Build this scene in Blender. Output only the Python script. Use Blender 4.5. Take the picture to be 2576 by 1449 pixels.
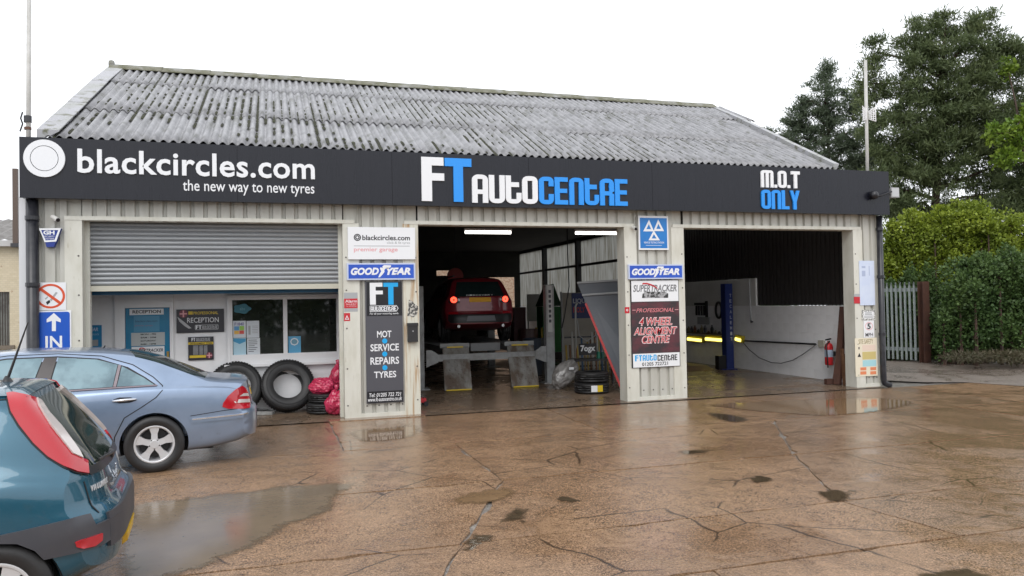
import bpy, bmesh, math, random
import numpy as np
from mathutils import Vector, Matrix
from mathutils.geometry import tessellate_polygon, delaunay_2d_cdt
from mathutils.bvhtree import BVHTree

for o in list(bpy.data.objects):
    bpy.data.objects.remove(o)
scene = bpy.context.scene
col = scene.collection
rnd = random.Random(7)
nrs = np.random.RandomState(11)

# ------------------------------------------------------------------ camera
FPX, PW, PH = 1935.0, 2576.0, 1449.0
CR = Vector((0.95528758, -0.29510458, -0.01841002))
CU = Vector((0.01197557, -0.02359659, 0.99964983))
CF = Vector((0.29543565, 0.95517354, 0.01900748))
CC = Vector((0.0, 0.0, 1.9))
cd = bpy.data.cameras.new('camera')
cam = bpy.data.objects.new('camera', cd)
col.objects.link(cam)
cd.sensor_width = 36.0
cd.lens = 36.0 * FPX / PW
cd.clip_start = 0.05
cd.clip_end = 2000
M = Matrix((CR, CU, -CF)).transposed().to_4x4()
M.translation = CC
cam.matrix_world = M
scene.camera = cam

# ------------------------------------------------------------------ sky, sun, exposure
SUN_EL, SUN_AZ = math.radians(48), math.radians(205)     # azimuth from +Y clockwise
world = bpy.data.worlds.new('World')
scene.world = world
world.use_nodes = True
wn = world.node_tree
wn.nodes.clear()
sky = wn.nodes.new('ShaderNodeTexSky')
sky.sky_type = 'NISHITA'
sky.sun_disc = False
sky.sun_elevation = SUN_EL
sky.sun_rotation = SUN_AZ
sky.air_density = 1.0
sky.dust_density = 3.0
hs = wn.nodes.new('ShaderNodeHueSaturation')
hs.inputs['Saturation'].default_value = 0.10          # cloud cover takes the blue out
mxw = wn.nodes.new('ShaderNodeMix')
mxw.data_type = 'RGBA'
mxw.inputs[0].default_value = 0.72                    # even cloud layer over the clear sky
mxw.inputs[7].default_value = (10.2, 10.5, 11.0, 1)
bgn = wn.nodes.new('ShaderNodeBackground')
bgn.inputs['Strength'].default_value = 0.10
wo = wn.nodes.new('ShaderNodeOutputWorld')
wn.links.new(sky.outputs[0], hs.inputs['Color'])
wn.links.new(hs.outputs[0], mxw.inputs[6])
wn.links.new(mxw.outputs[2], bgn.inputs['Color'])
wn.links.new(bgn.outputs[0], wo.inputs['Surface'])
sd = bpy.data.lights.new('sun', 'SUN')
sd.energy = 0.6
sd.angle = math.radians(35)
sd.color = (1.0, 0.97, 0.93)
sun = bpy.data.objects.new('sun', sd)
col.objects.link(sun)
sdir = Vector((math.sin(SUN_AZ) * math.cos(SUN_EL), math.cos(SUN_AZ) * math.cos(SUN_EL), math.sin(SUN_EL)))
sun.rotation_euler = (-sdir).to_track_quat('-Z', 'Y').to_euler()
sun.location = sdir * 60
vs = scene.view_settings
vs.view_transform = 'Standard'
vs.look = 'None'
vs.gamma = 1
vs.use_curve_mapping = False
vs.exposure = 0.75
scene.cycles.use_adaptive_sampling = True
scene.cycles.max_bounces = 8
scene.cycles.use_denoising = True

# ------------------------------------------------------------------ pixel -> place
def ray(px, py):
    return CR * ((px - PW / 2) / FPX) + CU * ((PH / 2 - py) / FPX) + CF
def onY(px, py, Y):
    d = ray(px, py)
    return CC + d * (Y / d.y)
def onX(px, py, X):
    d = ray(px, py)
    return CC + d * (X / d.x)
def onG(px, py, z=0.0):
    d = ray(px, py)
    return CC + d * ((z - CC.z) / d.z)
def at(px, py, t):
    return CC + ray(px, py) * t
def zm(ox, oy, s):
    return lambda x, y: ((ox + x / s) * 0.644, (oy + y / s) * 0.644)
def srect(p0, p1, Y):
    x0, y0 = p0
    x1, y1 = p1
    ym, xm = (y0 + y1) / 2, (x0 + x1) / 2
    return onY(x0, ym, Y).x, onY(xm, y1, Y).z, onY(x1, ym, Y).x, onY(xm, y0, Y).z

# ------------------------------------------------------------------ materials
MATS = {}
def mat(name, c, rough=0.6, metal=0.0, c2=None, scale=4.0, detail=4.0, thr=(0.4, 0.65), bump=0.0, bscale=None,
        coat=0.0, spec=0.5, emit=0.0, stretch=(1, 1, 1), rvar=0.0, c3=None, scale3=1.2, thr3=(0.5, 0.7), alpha=None, trans=0.0, coatr=0.03):
    if name in MATS:
        return MATS[name]
    m = bpy.data.materials.new(name)
    m.use_nodes = True
    nt = m.node_tree
    b = nt.nodes['Principled BSDF']
    b.inputs['Base Color'].default_value = (*c, 1)
    b.inputs['Roughness'].default_value = rough
    b.inputs['Metallic'].default_value = metal
    b.inputs['Specular IOR Level'].default_value = spec
    if coat:
        b.inputs['Coat Weight'].default_value = coat
        b.inputs['Coat Roughness'].default_value = coatr
    if trans:
        b.inputs['Transmission Weight'].default_value = trans
    if emit:
        b.inputs['Emission Color'].default_value = (*c, 1)
        b.inputs['Emission Strength'].default_value = emit
    tc = nt.nodes.new('ShaderNodeTexCoord')
    mp = nt.nodes.new('ShaderNodeMapping')
    mp.inputs['Scale'].default_value = stretch
    nt.links.new(tc.outputs['Object'], mp.inputs['Vector'])
    def noise(sc, de=4.0):
        n = nt.nodes.new('ShaderNodeTexNoise')
        n.inputs['Scale'].default_value = sc
        n.inputs['Detail'].default_value = de
        n.inputs['Roughness'].default_value = 0.6
        nt.links.new(mp.outputs[0], n.inputs['Vector'])
        return n
    def mixc(a, n, th, cb):
        r = nt.nodes.new('ShaderNodeMapRange')
        r.inputs['From Min'].default_value = th[0]
        r.inputs['From Max'].default_value = th[1]
        nt.links.new(n.outputs['Fac'], r.inputs['Value'])
        x = nt.nodes.new('ShaderNodeMix')
        x.data_type = 'RGBA'
        nt.links.new(r.outputs[0], x.inputs[0])
        if isinstance(a, tuple):
            x.inputs[6].default_value = (*a, 1)
        else:
            nt.links.new(a, x.inputs[6])
        x.inputs[7].default_value = (*cb, 1)
        return x.outputs[2]
    cur = c
    if c2 is not None:
        n1 = noise(scale, detail)
        cur = mixc(cur, n1, thr, c2)
        if rvar:
            r = nt.nodes.new('ShaderNodeMapRange')
            r.inputs['From Min'].default_value = thr[0]
            r.inputs['From Max'].default_value = thr[1]
            r.inputs['To Min'].default_value = rough
            r.inputs['To Max'].default_value = rough + rvar
            nt.links.new(n1.outputs['Fac'], r.inputs['Value'])
            nt.links.new(r.outputs[0], b.inputs['Roughness'])
    if c3 is not None:
        cur = mixc(cur, noise(scale3, 5), thr3, c3)
    if not isinstance(cur, tuple):
        nt.links.new(cur, b.inputs['Base Color'])
    if bump:
        n = noise(bscale or scale * 4, 3)
        bp = nt.nodes.new('ShaderNodeBump')
        bp.inputs['Strength'].default_value = min(1.0, bump)
        bp.inputs['Distance'].default_value = 0.01
        nt.links.new(n.outputs['Fac'], bp.inputs['Height'])
        nt.links.new(bp.outputs[0], b.inputs['Normal'])
    MATS[name] = m
    return m

# ------------------------------------------------------------------ mesh building
class MB:
    def __init__(s):
        s.v, s.f = [], []
    def add(s, vs_, fs):
        n = len(s.v)
        s.v += [tuple(p) for p in vs_]
        s.f += [tuple(i + n for i in f) for f in fs]
        return s
    def box(s, x0, y0, z0, x1, y1, z1):
        if x0 > x1: x0, x1 = x1, x0
        if y0 > y1: y0, y1 = y1, y0
        if z0 > z1: z0, z1 = z1, z0
        return s.add([(x0, y0, z0), (x1, y0, z0), (x1, y1, z0), (x0, y1, z0), (x0, y0, z1), (x1, y0, z1), (x1, y1, z1), (x0, y1, z1)],
                     [(0, 3, 2, 1), (4, 5, 6, 7), (0, 1, 5, 4), (1, 2, 6, 5), (2, 3, 7, 6), (3, 0, 4, 7)])
    def bar(s, a, b, w, h, up=(0, 0, 1)):
        a, b = Vector(a), Vector(b)
        d = (b - a).normalized()
        sx = d.cross(Vector(up))
        if sx.length < 1e-4:
            sx = d.cross(Vector((1, 0, 0)))
        sx.normalize()
        sz = sx.cross(d)
        vs_ = []
        for p in (a, b):
            for q, r in ((-1, -1), (1, -1), (1, 1), (-1, 1)):
                vs_.append(p + sx * (q * w / 2) + sz * (r * h / 2))
        return s.add(vs_, [(0, 1, 2, 3), (7, 6, 5, 4), (0, 4, 5, 1), (1, 5, 6, 2), (2, 6, 7, 3), (3, 7, 4, 0)])
    def tube(s, pts, r, n=8, cap=True):
        pts = [Vector(p) for p in pts]
        rs = r if isinstance(r, (list, tuple)) else [r] * len(pts)
        prev = None
        rings = []
        for i, p in enumerate(pts):
            d = (pts[min(i + 1, len(pts) - 1)] - pts[max(i - 1, 0)])
            d.normalize()
            if prev is None:
                q = d.cross(Vector((0, 0, 1)))
                if q.length < 0.1:
                    q = d.cross(Vector((1, 0, 0)))
            else:
                q = prev - d * prev.dot(d)
            q.normalize()
            prev = q
            w = d.cross(q)
            rings.append([p + (q * math.cos(2 * math.pi * k / n) + w * math.sin(2 * math.pi * k / n)) * rs[i] for k in range(n)])
        vs_ = [v for rg in rings for v in rg]
        fs = []
        for i in range(len(pts) - 1):
            for k in range(n):
                a, b = i * n + k, i * n + (k + 1) % n
                fs.append((a, a + n, b + n, b))
        if cap:
            fs.append(tuple(range(n)))
            fs.append(tuple(reversed(range((len(pts) - 1) * n, len(pts) * n))))
        return s.add(vs_, fs)
    def lathe(s, prof, n=32, axis='z', c=(0, 0, 0), closed=False):
        vs_, fs = [], []
        m = len(prof)
        for k in range(n):
            a = 2 * math.pi * k / n
            for (r, h) in prof:
                if axis == 'z': p = (r * math.cos(a), r * math.sin(a), h)
                elif axis == 'y': p = (r * math.cos(a), h, r * math.sin(a))
                else: p = (h, r * math.cos(a), r * math.sin(a))
                vs_.append((p[0] + c[0], p[1] + c[1], p[2] + c[2]))
        for k in range(n):
            k2 = (k + 1) % n
            for i in range(m if closed else m - 1):
                j = (i + 1) % m
                fs.append((k * m + i, k2 * m + i, k2 * m + j, k * m + j))
        return s.add(vs_, fs)
    def poly(s, loops, y0, y1):
        """polygon with holes in X,Z standing between y0 (front) and y1"""
        L = [[Vector((p[0], p[1], 0)) for p in lp] for lp in loops]
        tris = tessellate_polygon(L)
        flat = [p for lp in L for p in lp]
        n = len(flat)
        vs_ = [(p.x, y0, p.y) for p in flat] + [(p.x, y1, p.y) for p in flat]
        fs = []
        for t in tris:
            a, b, c = (flat[i] for i in t)
            ccw = (b - a).cross(c - a).z > 0
            tt = t if ccw else t[::-1]
            fs.append(tuple(tt))
            fs.append(tuple(i + n for i in reversed(tt)))
        k = 0
        for lp in L:
            m = len(lp)
            for i in range(m):
                a, b = k + i, k + (i + 1) % m
                fs.append((a, a + n, b + n, b))
            k += m
        return s.add(vs_, fs)
    def xf(s, mtx):
        s.v = [tuple(mtx @ Vector(p)) for p in s.v]
        return s
    def mesh(s, name, m, smooth=False, off=None):
        me = bpy.data.meshes.new(name)
        v = s.v if off is None else [(p[0] - off[0], p[1] - off[1], p[2] - off[2]) for p in s.v]
        me.from_pydata(v, [], s.f)
        if m is not None:
            me.materials.append(m)
        if smooth:
            me.polygons.foreach_set('use_smooth', [True] * len(me.polygons))
        me.update()
        return me
    def build(s, name, m, parent=None, smooth=False, fix=False, local=False):
        off = None
        if parent is not None and not local:
            off = woff(parent)
        me = s.mesh(name, m, smooth, off)
        if fix:
            bm = bmesh.new(); bm.from_mesh(me)
            bmesh.ops.recalc_face_normals(bm, faces=bm.faces)
            bm.to_mesh(me); bm.free()
        return link(name, me, parent)

def woff(o):
    p = Vector((0, 0, 0))
    while o is not None:
        p = p + o.location
        o = o.parent
    return p
def link(name, me, parent=None, loc=None):
    o = bpy.data.objects.new(name, me)
    col.objects.link(o)
    if parent is not None:
        o.parent = parent
    if loc is not None:
        o.location = loc
    return o
def tag(o, label=None, cat=None, group=None, kind=None):
    if label: o['label'] = label
    if cat: o['category'] = cat
    if group: o['group'] = group
    if kind: o['kind'] = kind
    return o
def thing(name, label, cat, loc=(0, 0, 0), group=None, rz=0.0):
    o = bpy.data.objects.new(name, None)
    col.objects.link(o)
    o.empty_display_size = 0.2
    o.location = loc
    o.rotation_euler = (0, 0, rz)
    return tag(o, label, cat, group)
def copy_tree(o, parent=None):
    c = o.copy()
    col.objects.link(c)
    c.parent = parent
    for ch in list(o.children):
        copy_tree(ch, c)
    return c
def smooth_by_angle(o, deg=35):
    me = o.data
    me.polygons.foreach_set('use_smooth', [True] * len(me.polygons))
    bm = bmesh.new(); bm.from_mesh(me)
    lim = math.radians(deg)
    for e in bm.edges:
        if len(e.link_faces) == 2 and e.calc_face_angle(0) > lim:
            e.smooth = False
    bm.to_mesh(me); bm.free()
    return o

def rr(x0, z0, x1, z1, r, n=5):
    """rounded rectangle outline"""
    pts = []
    for cx, cz, a0 in ((x1 - r, z0 + r, -90), (x1 - r, z1 - r, 0), (x0 + r, z1 - r, 90), (x0 + r, z0 + r, 180)):
        for k in range(n + 1):
            a = math.radians(a0 + 90 * k / n)
            pts.append((cx + r * math.cos(a), cz + r * math.sin(a)))
    return pts
def circ(cx, cz, rx, rz=None, n=40):
    rz = rx if rz is None else rz
    return [(cx + rx * math.cos(2 * math.pi * k / n), cz + rz * math.sin(2 * math.pi * k / n)) for k in range(n)]

# ------------------------------------------------------------------ lettering
def text(body, x0, z0, x1, z1, y, m, parent, bold=0.0, shear=0.0, thick=0.002, name='lettering', keep=False, spacing=1.0):
    """lettering facing -Y filling the rectangle"""
    cu = bpy.data.curves.new('t', 'FONT')
    cu.body = body
    cu.size = 1.0
    cu.offset = bold
    cu.shear = shear
    cu.resolution_u = 3
    cu.space_character = spacing
    cu.extrude = 0.0
    ob = bpy.data.objects.new('t', cu)
    col.objects.link(ob)
    me = bpy.data.meshes.new_from_object(ob)
    bpy.data.objects.remove(ob)
    bpy.data.curves.remove(cu)
    n = len(me.vertices)
    co = np.empty(n * 3)
    me.vertices.foreach_get('co', co)
    co = co.reshape(-1, 3)
    mn, mx = co.min(0), co.max(0)
    sx = (x1 - x0) / max(1e-6, mx[0] - mn[0])
    sz = (z1 - z0) / max(1e-6, mx[1] - mn[1])
    off = woff(parent) if parent is not None else Vector((0, 0, 0))
    faces = [tuple(p.vertices) for p in me.polygons]
    bpy.data.meshes.remove(me)
    X = x0 + (co[:, 0] - mn[0]) * sx - off.x
    Z = z0 + (co[:, 1] - mn[1]) * sz - off.z
    front = np.stack([X, np.full(n, y - thick - off.y), Z], 1)
    back = np.stack([X, np.full(n, y + 0.0005 - off.y), Z], 1)
    cnt = {}
    for f in faces:
        for i in range(len(f)):
            e = (f[i], f[(i + 1) % len(f)])
            cnt[e] = 1
    fs = list(faces) + [(b, a, a + n, b + n) for (a, b) in cnt if (b, a) not in cnt]
    me = bpy.data.meshes.new(name)
    me.from_pydata(np.concatenate([front, back]).tolist(), [], fs)
    me.materials.append(m)
    me.update()
    return link(name, me, parent)

GL = {  # block capitals: outline corners (x, z, radius), holes
 'A': (0.8, [(0, 0, 0), (.27, 0, 0), (.27, .5, 0), (.53, .5, 0), (.53, 0, 0), (.8, 0, 0), (.8, 1.6, .3), (0, 1.6, .3)], [[(.27, .75), (.53, .75), (.53, 1.35), (.27, 1.35)]]),
 'U': (0.8, [(0, 0, .3), (.8, 0, .3), (.8, 1.6, 0), (.53, 1.6, 0), (.53, .25, 0), (.27, .25, 0), (.27, 1.6, 0), (0, 1.6, 0)], []),
 't': (0.8, [(0, 0, .3), (.8, 0, .3), (.8, .62, 0), (.55, .62, 0), (.55, .25, 0), (.27, .25, 0), (.27, .95, 0), (.68, .95, 0), (.68, 1.22, 0), (.27, 1.22, 0), (.27, 1.6, 0), (0, 1.6, 0)], []),
 'O': (0.8, [(0, 0, .3), (.8, 0, .3), (.8, 1.6, .3), (0, 1.6, .3)], [[(.27, .27), (.53, .27), (.53, 1.33), (.27, 1.33)]]),
 'C': (0.8, [(0, 0, .3), (.8, 0, .3), (.8, .6, 0), (.53, .6, 0), (.53, .25, 0), (.27, .25, 0), (.27, 1.35, 0), (.53, 1.35, 0), (.53, 1.05, 0), (.8, 1.05, 0), (.8, 1.6, .3), (0, 1.6, .3)], []),
 'E': (0.74, [(0, 0, 0), (.72, 0, 0), (.72, .26, 0), (.27, .26, 0), (.27, .68, 0), (.68, .68, 0), (.68, .93, 0), (.27, .93, 0), (.27, 1.34, 0), (.72, 1.34, 0), (.72, 1.6, 0), (0, 1.6, 0)], []),
 'N': (0.8, [(0, 0, 0), (.27, 0, 0), (.27, 1.35, 0), (.53, 1.35, 0), (.53, 0, 0), (.8, 0, 0), (.8, 1.6, .3), (0, 1.6, .3)], []),
 'R': (0.8, [(0, 0, 0), (.27, 0, 0), (.27, .6, 0), (.53, .6, 0), (.53, 0, 0), (.8, 0, 0), (.8, .66, .1), (.68, .76, 0), (.8, .88, .1), (.8, 1.6, .3), (0, 1.6, .3)], [[(.27, .85), (.53, .85), (.53, 1.35), (.27, 1.35)]]),
 'M': (1.15, [(0, 0, 0), (.27, 0, 0), (.27, 1.35, 0), (.44, 1.35, 0), (.44, 0, 0), (.71, 0, 0), (.71, 1.35, 0), (.88, 1.35, 0), (.88, 0, 0), (1.15, 0, 0), (1.15, 1.6, .25), (0, 1.6, .25)], []),
 'L': (0.66, [(0, 0, 0), (.65, 0, 0), (.65, .26, 0), (.28, .26, 0), (.28, 1.6, 0), (0, 1.6, 0)], []),
 'Y': (0.84, [(.28, 0, 0), (.56, 0, 0), (.56, .62, 0), (.84, 1.6, 0), (.57, 1.6, 0), (.42, 1.02, 0), (.27, 1.6, 0), (0, 1.6, 0), (.28, .62, 0)], []),
 'T': (0.84, [(.27, 0, 0), (.57, 0, 0), (.57, 1.3, 0), (.84, 1.3, 0), (.84, 1.6, 0), (0, 1.6, 0), (0, 1.3, 0), (.27, 1.3, 0)], []),
 'F': (0.84, [(0, 0, 0), (.38, 0, 0), (.38, .75, 0), (.84, .75, 0), (.84, 1.02, 0), (.38, 1.02, 0), (.38, 1.3, 0), (.82, 1.3, 0), (.82, 1.6, 0), (0, 1.6, 0)], []),
 '.': (0.28, [(0, 0, 0), (.26, 0, 0), (.26, .28, 0), (0, .28, 0)], []),
}
def rpath(pts, n=4):
    out = []
    m = len(pts)
    for i, (x, z, r) in enumerate(pts):
        if r <= 0:
            out.append((x, z)); continue
        p = Vector((x, z)); a = Vector(pts[i - 1][:2]); b = Vector(pts[(i + 1) % m][:2])
        da, db = (a - p).normalized(), (b - p).normalized()
        r = min(r, (a - p).length * .49, (b - p).length * .49)
        s, e, c = p + da * r, p + db * r, p + (da + db) * r
        a0 = math.atan2(s.y - c.y, s.x - c.x); a1 = math.atan2(e.y - c.y, e.x - c.x)
        d = a1 - a0
        while d > math.pi: d -= 2 * math.pi
        while d < -math.pi: d += 2 * math.pi
        for k in range(n + 1):
            t = a0 + d * k / n
            out.append((c.x + r * math.cos(t), c.y + r * math.sin(t)))
    return out
def blocktext(body, x0, z0, x1, z1, y, m, parent, gap=.09, thick=.02, name='lettering'):
    tot = sum(GL[c][0] for c in body) + gap * (len(body) - 1)
    sx, sz = (x1 - x0) / tot, (z1 - z0) / 1.6
    mb = MB()
    x = 0
    for c in body:
        w, o, hs_ = GL[c]
        loops = [rpath(o)] + hs_
        loops = [[(x0 + (x + px) * sx, z0 + pz * sz) for px, pz in lp] for lp in loops]
        mb.poly(loops, y - thick, y + .0005)
        x += w + gap
    return mb.build(name, m, parent)
# ================================================================== SETTING
def ground_mat(name, ca, cb, cc, seed, wet=(0.42, 0.58), rdry=0.19, rwet=0.06, bump=0.24, crack=True):
    m = bpy.data.materials.new(name)
    m.use_nodes = True
    nt = m.node_tree
    b = nt.nodes['Principled BSDF']
    tc = nt.nodes.new('ShaderNodeTexCoord')
    mp = nt.nodes.new('ShaderNodeMapping')
    mp.inputs['Location'].default_value = (seed, seed * 1.7, 0)
    nt.links.new(tc.outputs['Object'], mp.inputs['Vector'])
    def N(sc, de, ro=0.6, dist=0.0):
        n = nt.nodes.new('ShaderNodeTexNoise')
        n.inputs['Scale'].default_value = sc
        n.inputs['Detail'].default_value = de
        n.inputs['Roughness'].default_value = ro
        n.inputs['Distortion'].default_value = dist
        nt.links.new(mp.outputs[0], n.inputs['Vector'])
        return n.outputs['Fac']
    def R(v, a, b_, lo=0.0, hi=1.0):
        r = nt.nodes.new('ShaderNodeMapRange')
        r.interpolation_type = 'SMOOTHSTEP'
        for k, x in (('From Min', a), ('From Max', b_), ('To Min', lo), ('To Max', hi)):
            r.inputs[k].default_value = x
        nt.links.new(v, r.inputs['Value'])
        return r.outputs[0]
    def X(f, a, b_):
        x = nt.nodes.new('ShaderNodeMix')
        x.data_type = 'RGBA'
        nt.links.new(f, x.inputs[0])
        for k, v in ((6, a), (7, b_)):
            if isinstance(v, tuple): x.inputs[k].default_value = (*v, 1)
            else: nt.links.new(v, x.inputs[k])
        return x.outputs[2]
    def MUL(a, b_, op='MULTIPLY'):
        x = nt.nodes.new('ShaderNodeMath'); x.operation = op
        for k, v in ((0, a), (1, b_)):
            if isinstance(v, float): x.inputs[k].default_value = v
            else: nt.links.new(v, x.inputs[k])
        return x.outputs[0]
    big = N(0.55, 5, 0.62, 0.6)
    mid = N(3.2, 6, 0.7, 0.3)
    agg = N(58.0, 4, 0.75)
    fine = N(80.0, 3, 0.7, 0.3)
    vo = nt.nodes.new('ShaderNodeTexVoronoi')
    vo.inputs['Scale'].default_value = 38.0
    nt.links.new(mp.outputs[0], vo.inputs['Vector'])
    c = X(R(big, 0.38, 0.62), ca, cb)
    c = X(R(mid, 0.46, 0.66, 0, 0.85), c, cc)
    c = X(R(N(1.3, 6, 0.7, 0.8), 0.50, 0.62, 0, 0.55), c, tuple(k * 1.35 + .012 for k in ca))
    c = X(R(N(9.0, 5, 0.75, 0.4), 0.53, 0.62, 0, 0.5), c, tuple(k * 0.5 for k in cb))
    spk = R(N(0.75, 4, 0.6, 0.4), 0.40, 0.60, 0.5, 1.0)
    c = X(MUL(R(agg, 0.48, 0.58, 0, 0.75), spk), c, tuple(min(1, 1.9 * k + 0.02) for k in ca))
    c = X(MUL(R(fine, 0.52, 0.59, 0, 0.8), spk), c, tuple(k * 0.32 for k in cb))
    c = X(MUL(R(N(24.0, 5, 0.8, 0.6), 0.54, 0.61, 0, 0.6), spk), c, tuple(min(1, 1.8 * k + 0.02) for k in ca))
    c = X(MUL(R(N(13.0, 6, 0.8, 1.2), 0.57, 0.62, 0, 0.8), spk), c, tuple(k * 0.34 for k in cb))
    if crack:
        wp = nt.nodes.new('ShaderNodeMix'); wp.data_type = 'RGBA'; wp.inputs[0].default_value = 0.09
        nc = nt.nodes.new('ShaderNodeTexNoise'); nc.inputs['Scale'].default_value = 2.2; nc.inputs['Detail'].default_value = 6
        nt.links.new(mp.outputs[0], nc.inputs['Vector'])
        nt.links.new(mp.outputs[0], wp.inputs[6]); nt.links.new(nc.outputs['Color'], wp.inputs[7])
        v2 = nt.nodes.new('ShaderNodeTexVoronoi'); v2.feature = 'DISTANCE_TO_EDGE'; v2.inputs['Scale'].default_value = 0.62
        nt.links.new(wp.outputs[2], v2.inputs['Vector'])
        crk = R(v2.outputs['Distance'], 0.0, 0.008, 1.0, 0.0)
        gate = R(N(0.8, 2), 0.45, 0.55)
        crk = MUL(crk, gate)
        c = X(MUL(crk, 0.9), c, tuple(k * 0.18 for k in cb))
    nt.links.new(c, b.inputs['Base Color'])
    wetm = R(MUL(big, MUL(mid, 0.45), 'ADD'), wet[0] + .16, wet[1] + .30)
    rg = R(wetm, 0, 1, rdry, rwet)
    nt.links.new(rg, b.inputs['Roughness'])
    b.inputs['Specular IOR Level'].default_value = 0.5
    h = MUL(MUL(agg, MUL(vo.outputs['Distance'], 0.6), 'ADD'), R(wetm, 0, 1, 1.0, 0.22))
    h2 = MUL(h, MUL(mid, 0.8), 'ADD')
    bp = nt.nodes.new('ShaderNodeBump')
    bp.inputs['Strength'].default_value = bump
    bp.inputs['Distance'].default_value = 0.02
    nt.links.new(h2, bp.inputs['Height'])
    nt.links.new(bp.outputs[0], b.inputs['Normal'])
    return m
M_WATER3 = mat('dark_pothole_water', (0.062, 0.045, 0.028), 0.05, bump=0.05, bscale=14, c2=(0.09, 0.065, 0.04), scale=6)
G_BASE = ground_mat('wet_dirt', (0.25, 0.235, 0.215), (0.20, 0.185, 0.165), (0.12, 0.11, 0.10), 3.1, crack=False)
G_SLAB = [ground_mat('wet_concrete_%s' % n, a, b_, c_, s, wet=w) for n, a, b_, c_, s, w in (
    ('a', (0.258, 0.160, 0.092), (0.186, 0.109, 0.060), (0.130, 0.080, 0.050), 0.0, (0.44, 0.60)),
    ('b', (0.236, 0.150, 0.090), (0.174, 0.105, 0.061), (0.124, 0.080, 0.052), 7.7, (0.40, 0.56)),
    ('c', (0.268, 0.168, 0.098), (0.195, 0.115, 0.064), (0.136, 0.085, 0.054), 15.2, (0.46, 0.64)))]
G_LANE = ground_mat('wet_tarmac', (0.145, 0.118, 0.098), (0.115, 0.094, 0.078), (0.16, 0.13, 0.105), 5.5, rdry=0.5, rwet=0.2, bump=0.3)
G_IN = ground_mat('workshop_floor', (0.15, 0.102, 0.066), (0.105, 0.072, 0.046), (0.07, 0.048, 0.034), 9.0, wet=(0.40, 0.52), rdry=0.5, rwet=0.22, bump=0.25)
M_WATER = mat('muddy_water', (0.165, 0.125, 0.086), 0.13, bump=0.10, bscale=16, c2=(0.20, 0.15, 0.10), scale=1.5)
M_WATER2 = mat('shallow_water', (0.19, 0.12, 0.066), 0.05, bump=0.06, bscale=14, c2=(0.235, 0.15, 0.082), scale=3)

tag(MB().add([(-400, -200, -.03), (500, -200, -.03), (500, 700, -.03), (-400, 700, -.03)], [(0, 1, 2, 3)]).build('ground', G_BASE), kind='structure')
yard = tag(MB().add([(-9, -3.5, -.022), (18.5, -3.5, -.022), (18.5, 13.3, -.022), (-9, 13.3, -.022)], [(0, 1, 2, 3)]).build('yard', G_BASE), kind='structure')
def rough_edge(a, b, step=.16, amp=.014):
    a, b = Vector(a), Vector(b)
    L = (b - a).length
    n = max(2, int(L / step))
    d = (b - a).normalized(); q = Vector((-d.y, d.x))
    out = []
    for k in range(n):
        j = rnd.uniform(-amp * .4, amp)
        if rnd.random() < .06: j += rnd.uniform(.02, .06)
        if k == 0: j = .016
        j += .009
        out.append(a + (b - a) * (k / n) + q * j)
    return out
def slab(pts, i):
    out = []
    for k in range(len(pts)):
        out += rough_edge(pts[k], pts[(k + 1) % len(pts)])
    tris = tessellate_polygon([[Vector((p.x, p.y, 0)) for p in out]])
    n = len(out)
    z = rnd.uniform(-.003, .001)
    mb = MB()
    fs = []
    for t in tris:
        a, b, c = (out[j] for j in t)
        fs.append(tuple(t) if (b - a).cross(c - a) > 0 else tuple(reversed(t)))
    mb.add([(p.x, p.y, z) for p in out] + [(p.x, p.y, -.03) for p in out], fs + [(j, j + n, (j + 1) % n + n, (j + 1) % n) for j in range(n)])
    return mb.build('concrete_slab', G_SLAB[i % 3], yard, fix=False)
rowsY = [12.95, 10.3, 7.95, 5.97, 4.78, 2.4, -3.2]
brk = [[(-9, -9), (-3.2, -3.2), (.83, .85), (4.6, 4.55), (8.6, 8.6), (12.5, 12.5), (18, 18)],
       [(-9, -9), (-3.0, -2.9), (2.31, 2.31), (7.4, 6.0), (11, 11.1), (18, 18)],
       [(-9, -9), (-2.2, -2.2), (2.31, 1.4), (6.0, 5.0), (9.8, 9.9), (18, 18)],
       [(-9, -9), (-2.6, -2.6), (1.4, .85), (5.0, 5.15), (9, 9), (18, 18)],
       [(-9, -9), (-2, -2), (2.9, 2.8), (6.6, 6.7), (12, 12), (18, 18)],
       [(-9, -9), (0, 0), (5, 5), (10, 10), (18, 18)]]
k = 0
for r, bs in enumerate(brk):
    y1, y0 = rowsY[r], rowsY[r + 1]
    for j in range(len(bs) - 1):
        (a1, a0), (b1, b0) = bs[j], bs[j + 1]
        slab([(a0, y0), (b0, y0), (b1, y1), (a1, y1)], k + r)
        k += 1
# lane beyond the corner of the garage
lane = [onG(2232, 958), onG(2330, 962), onG(2430, 962), onG(2576, 972), Vector((24, 9, 0)), Vector((60, 2, 0)), Vector((60, 14, 0)), Vector((24, 16.4, 0)), onG(2576, 912), onG(2340, 908), Vector((15.5, 19.2, 0)), Vector((12.4, 19.0, 0)), Vector((12.4, 14.1, 0))]
lm = MB()
tri = tessellate_polygon([[Vector((p.x, p.y, 0)) for p in lane]])
lm.add([(p.x, p.y, .004) for p in lane], [t if (lane[t[1]] - lane[t[0]]).cross(lane[t[2]] - lane[t[0]]).z > 0 else t[::-1] for t in tri])
tag(lm.build('lane', G_LANE), kind='structure')

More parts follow.
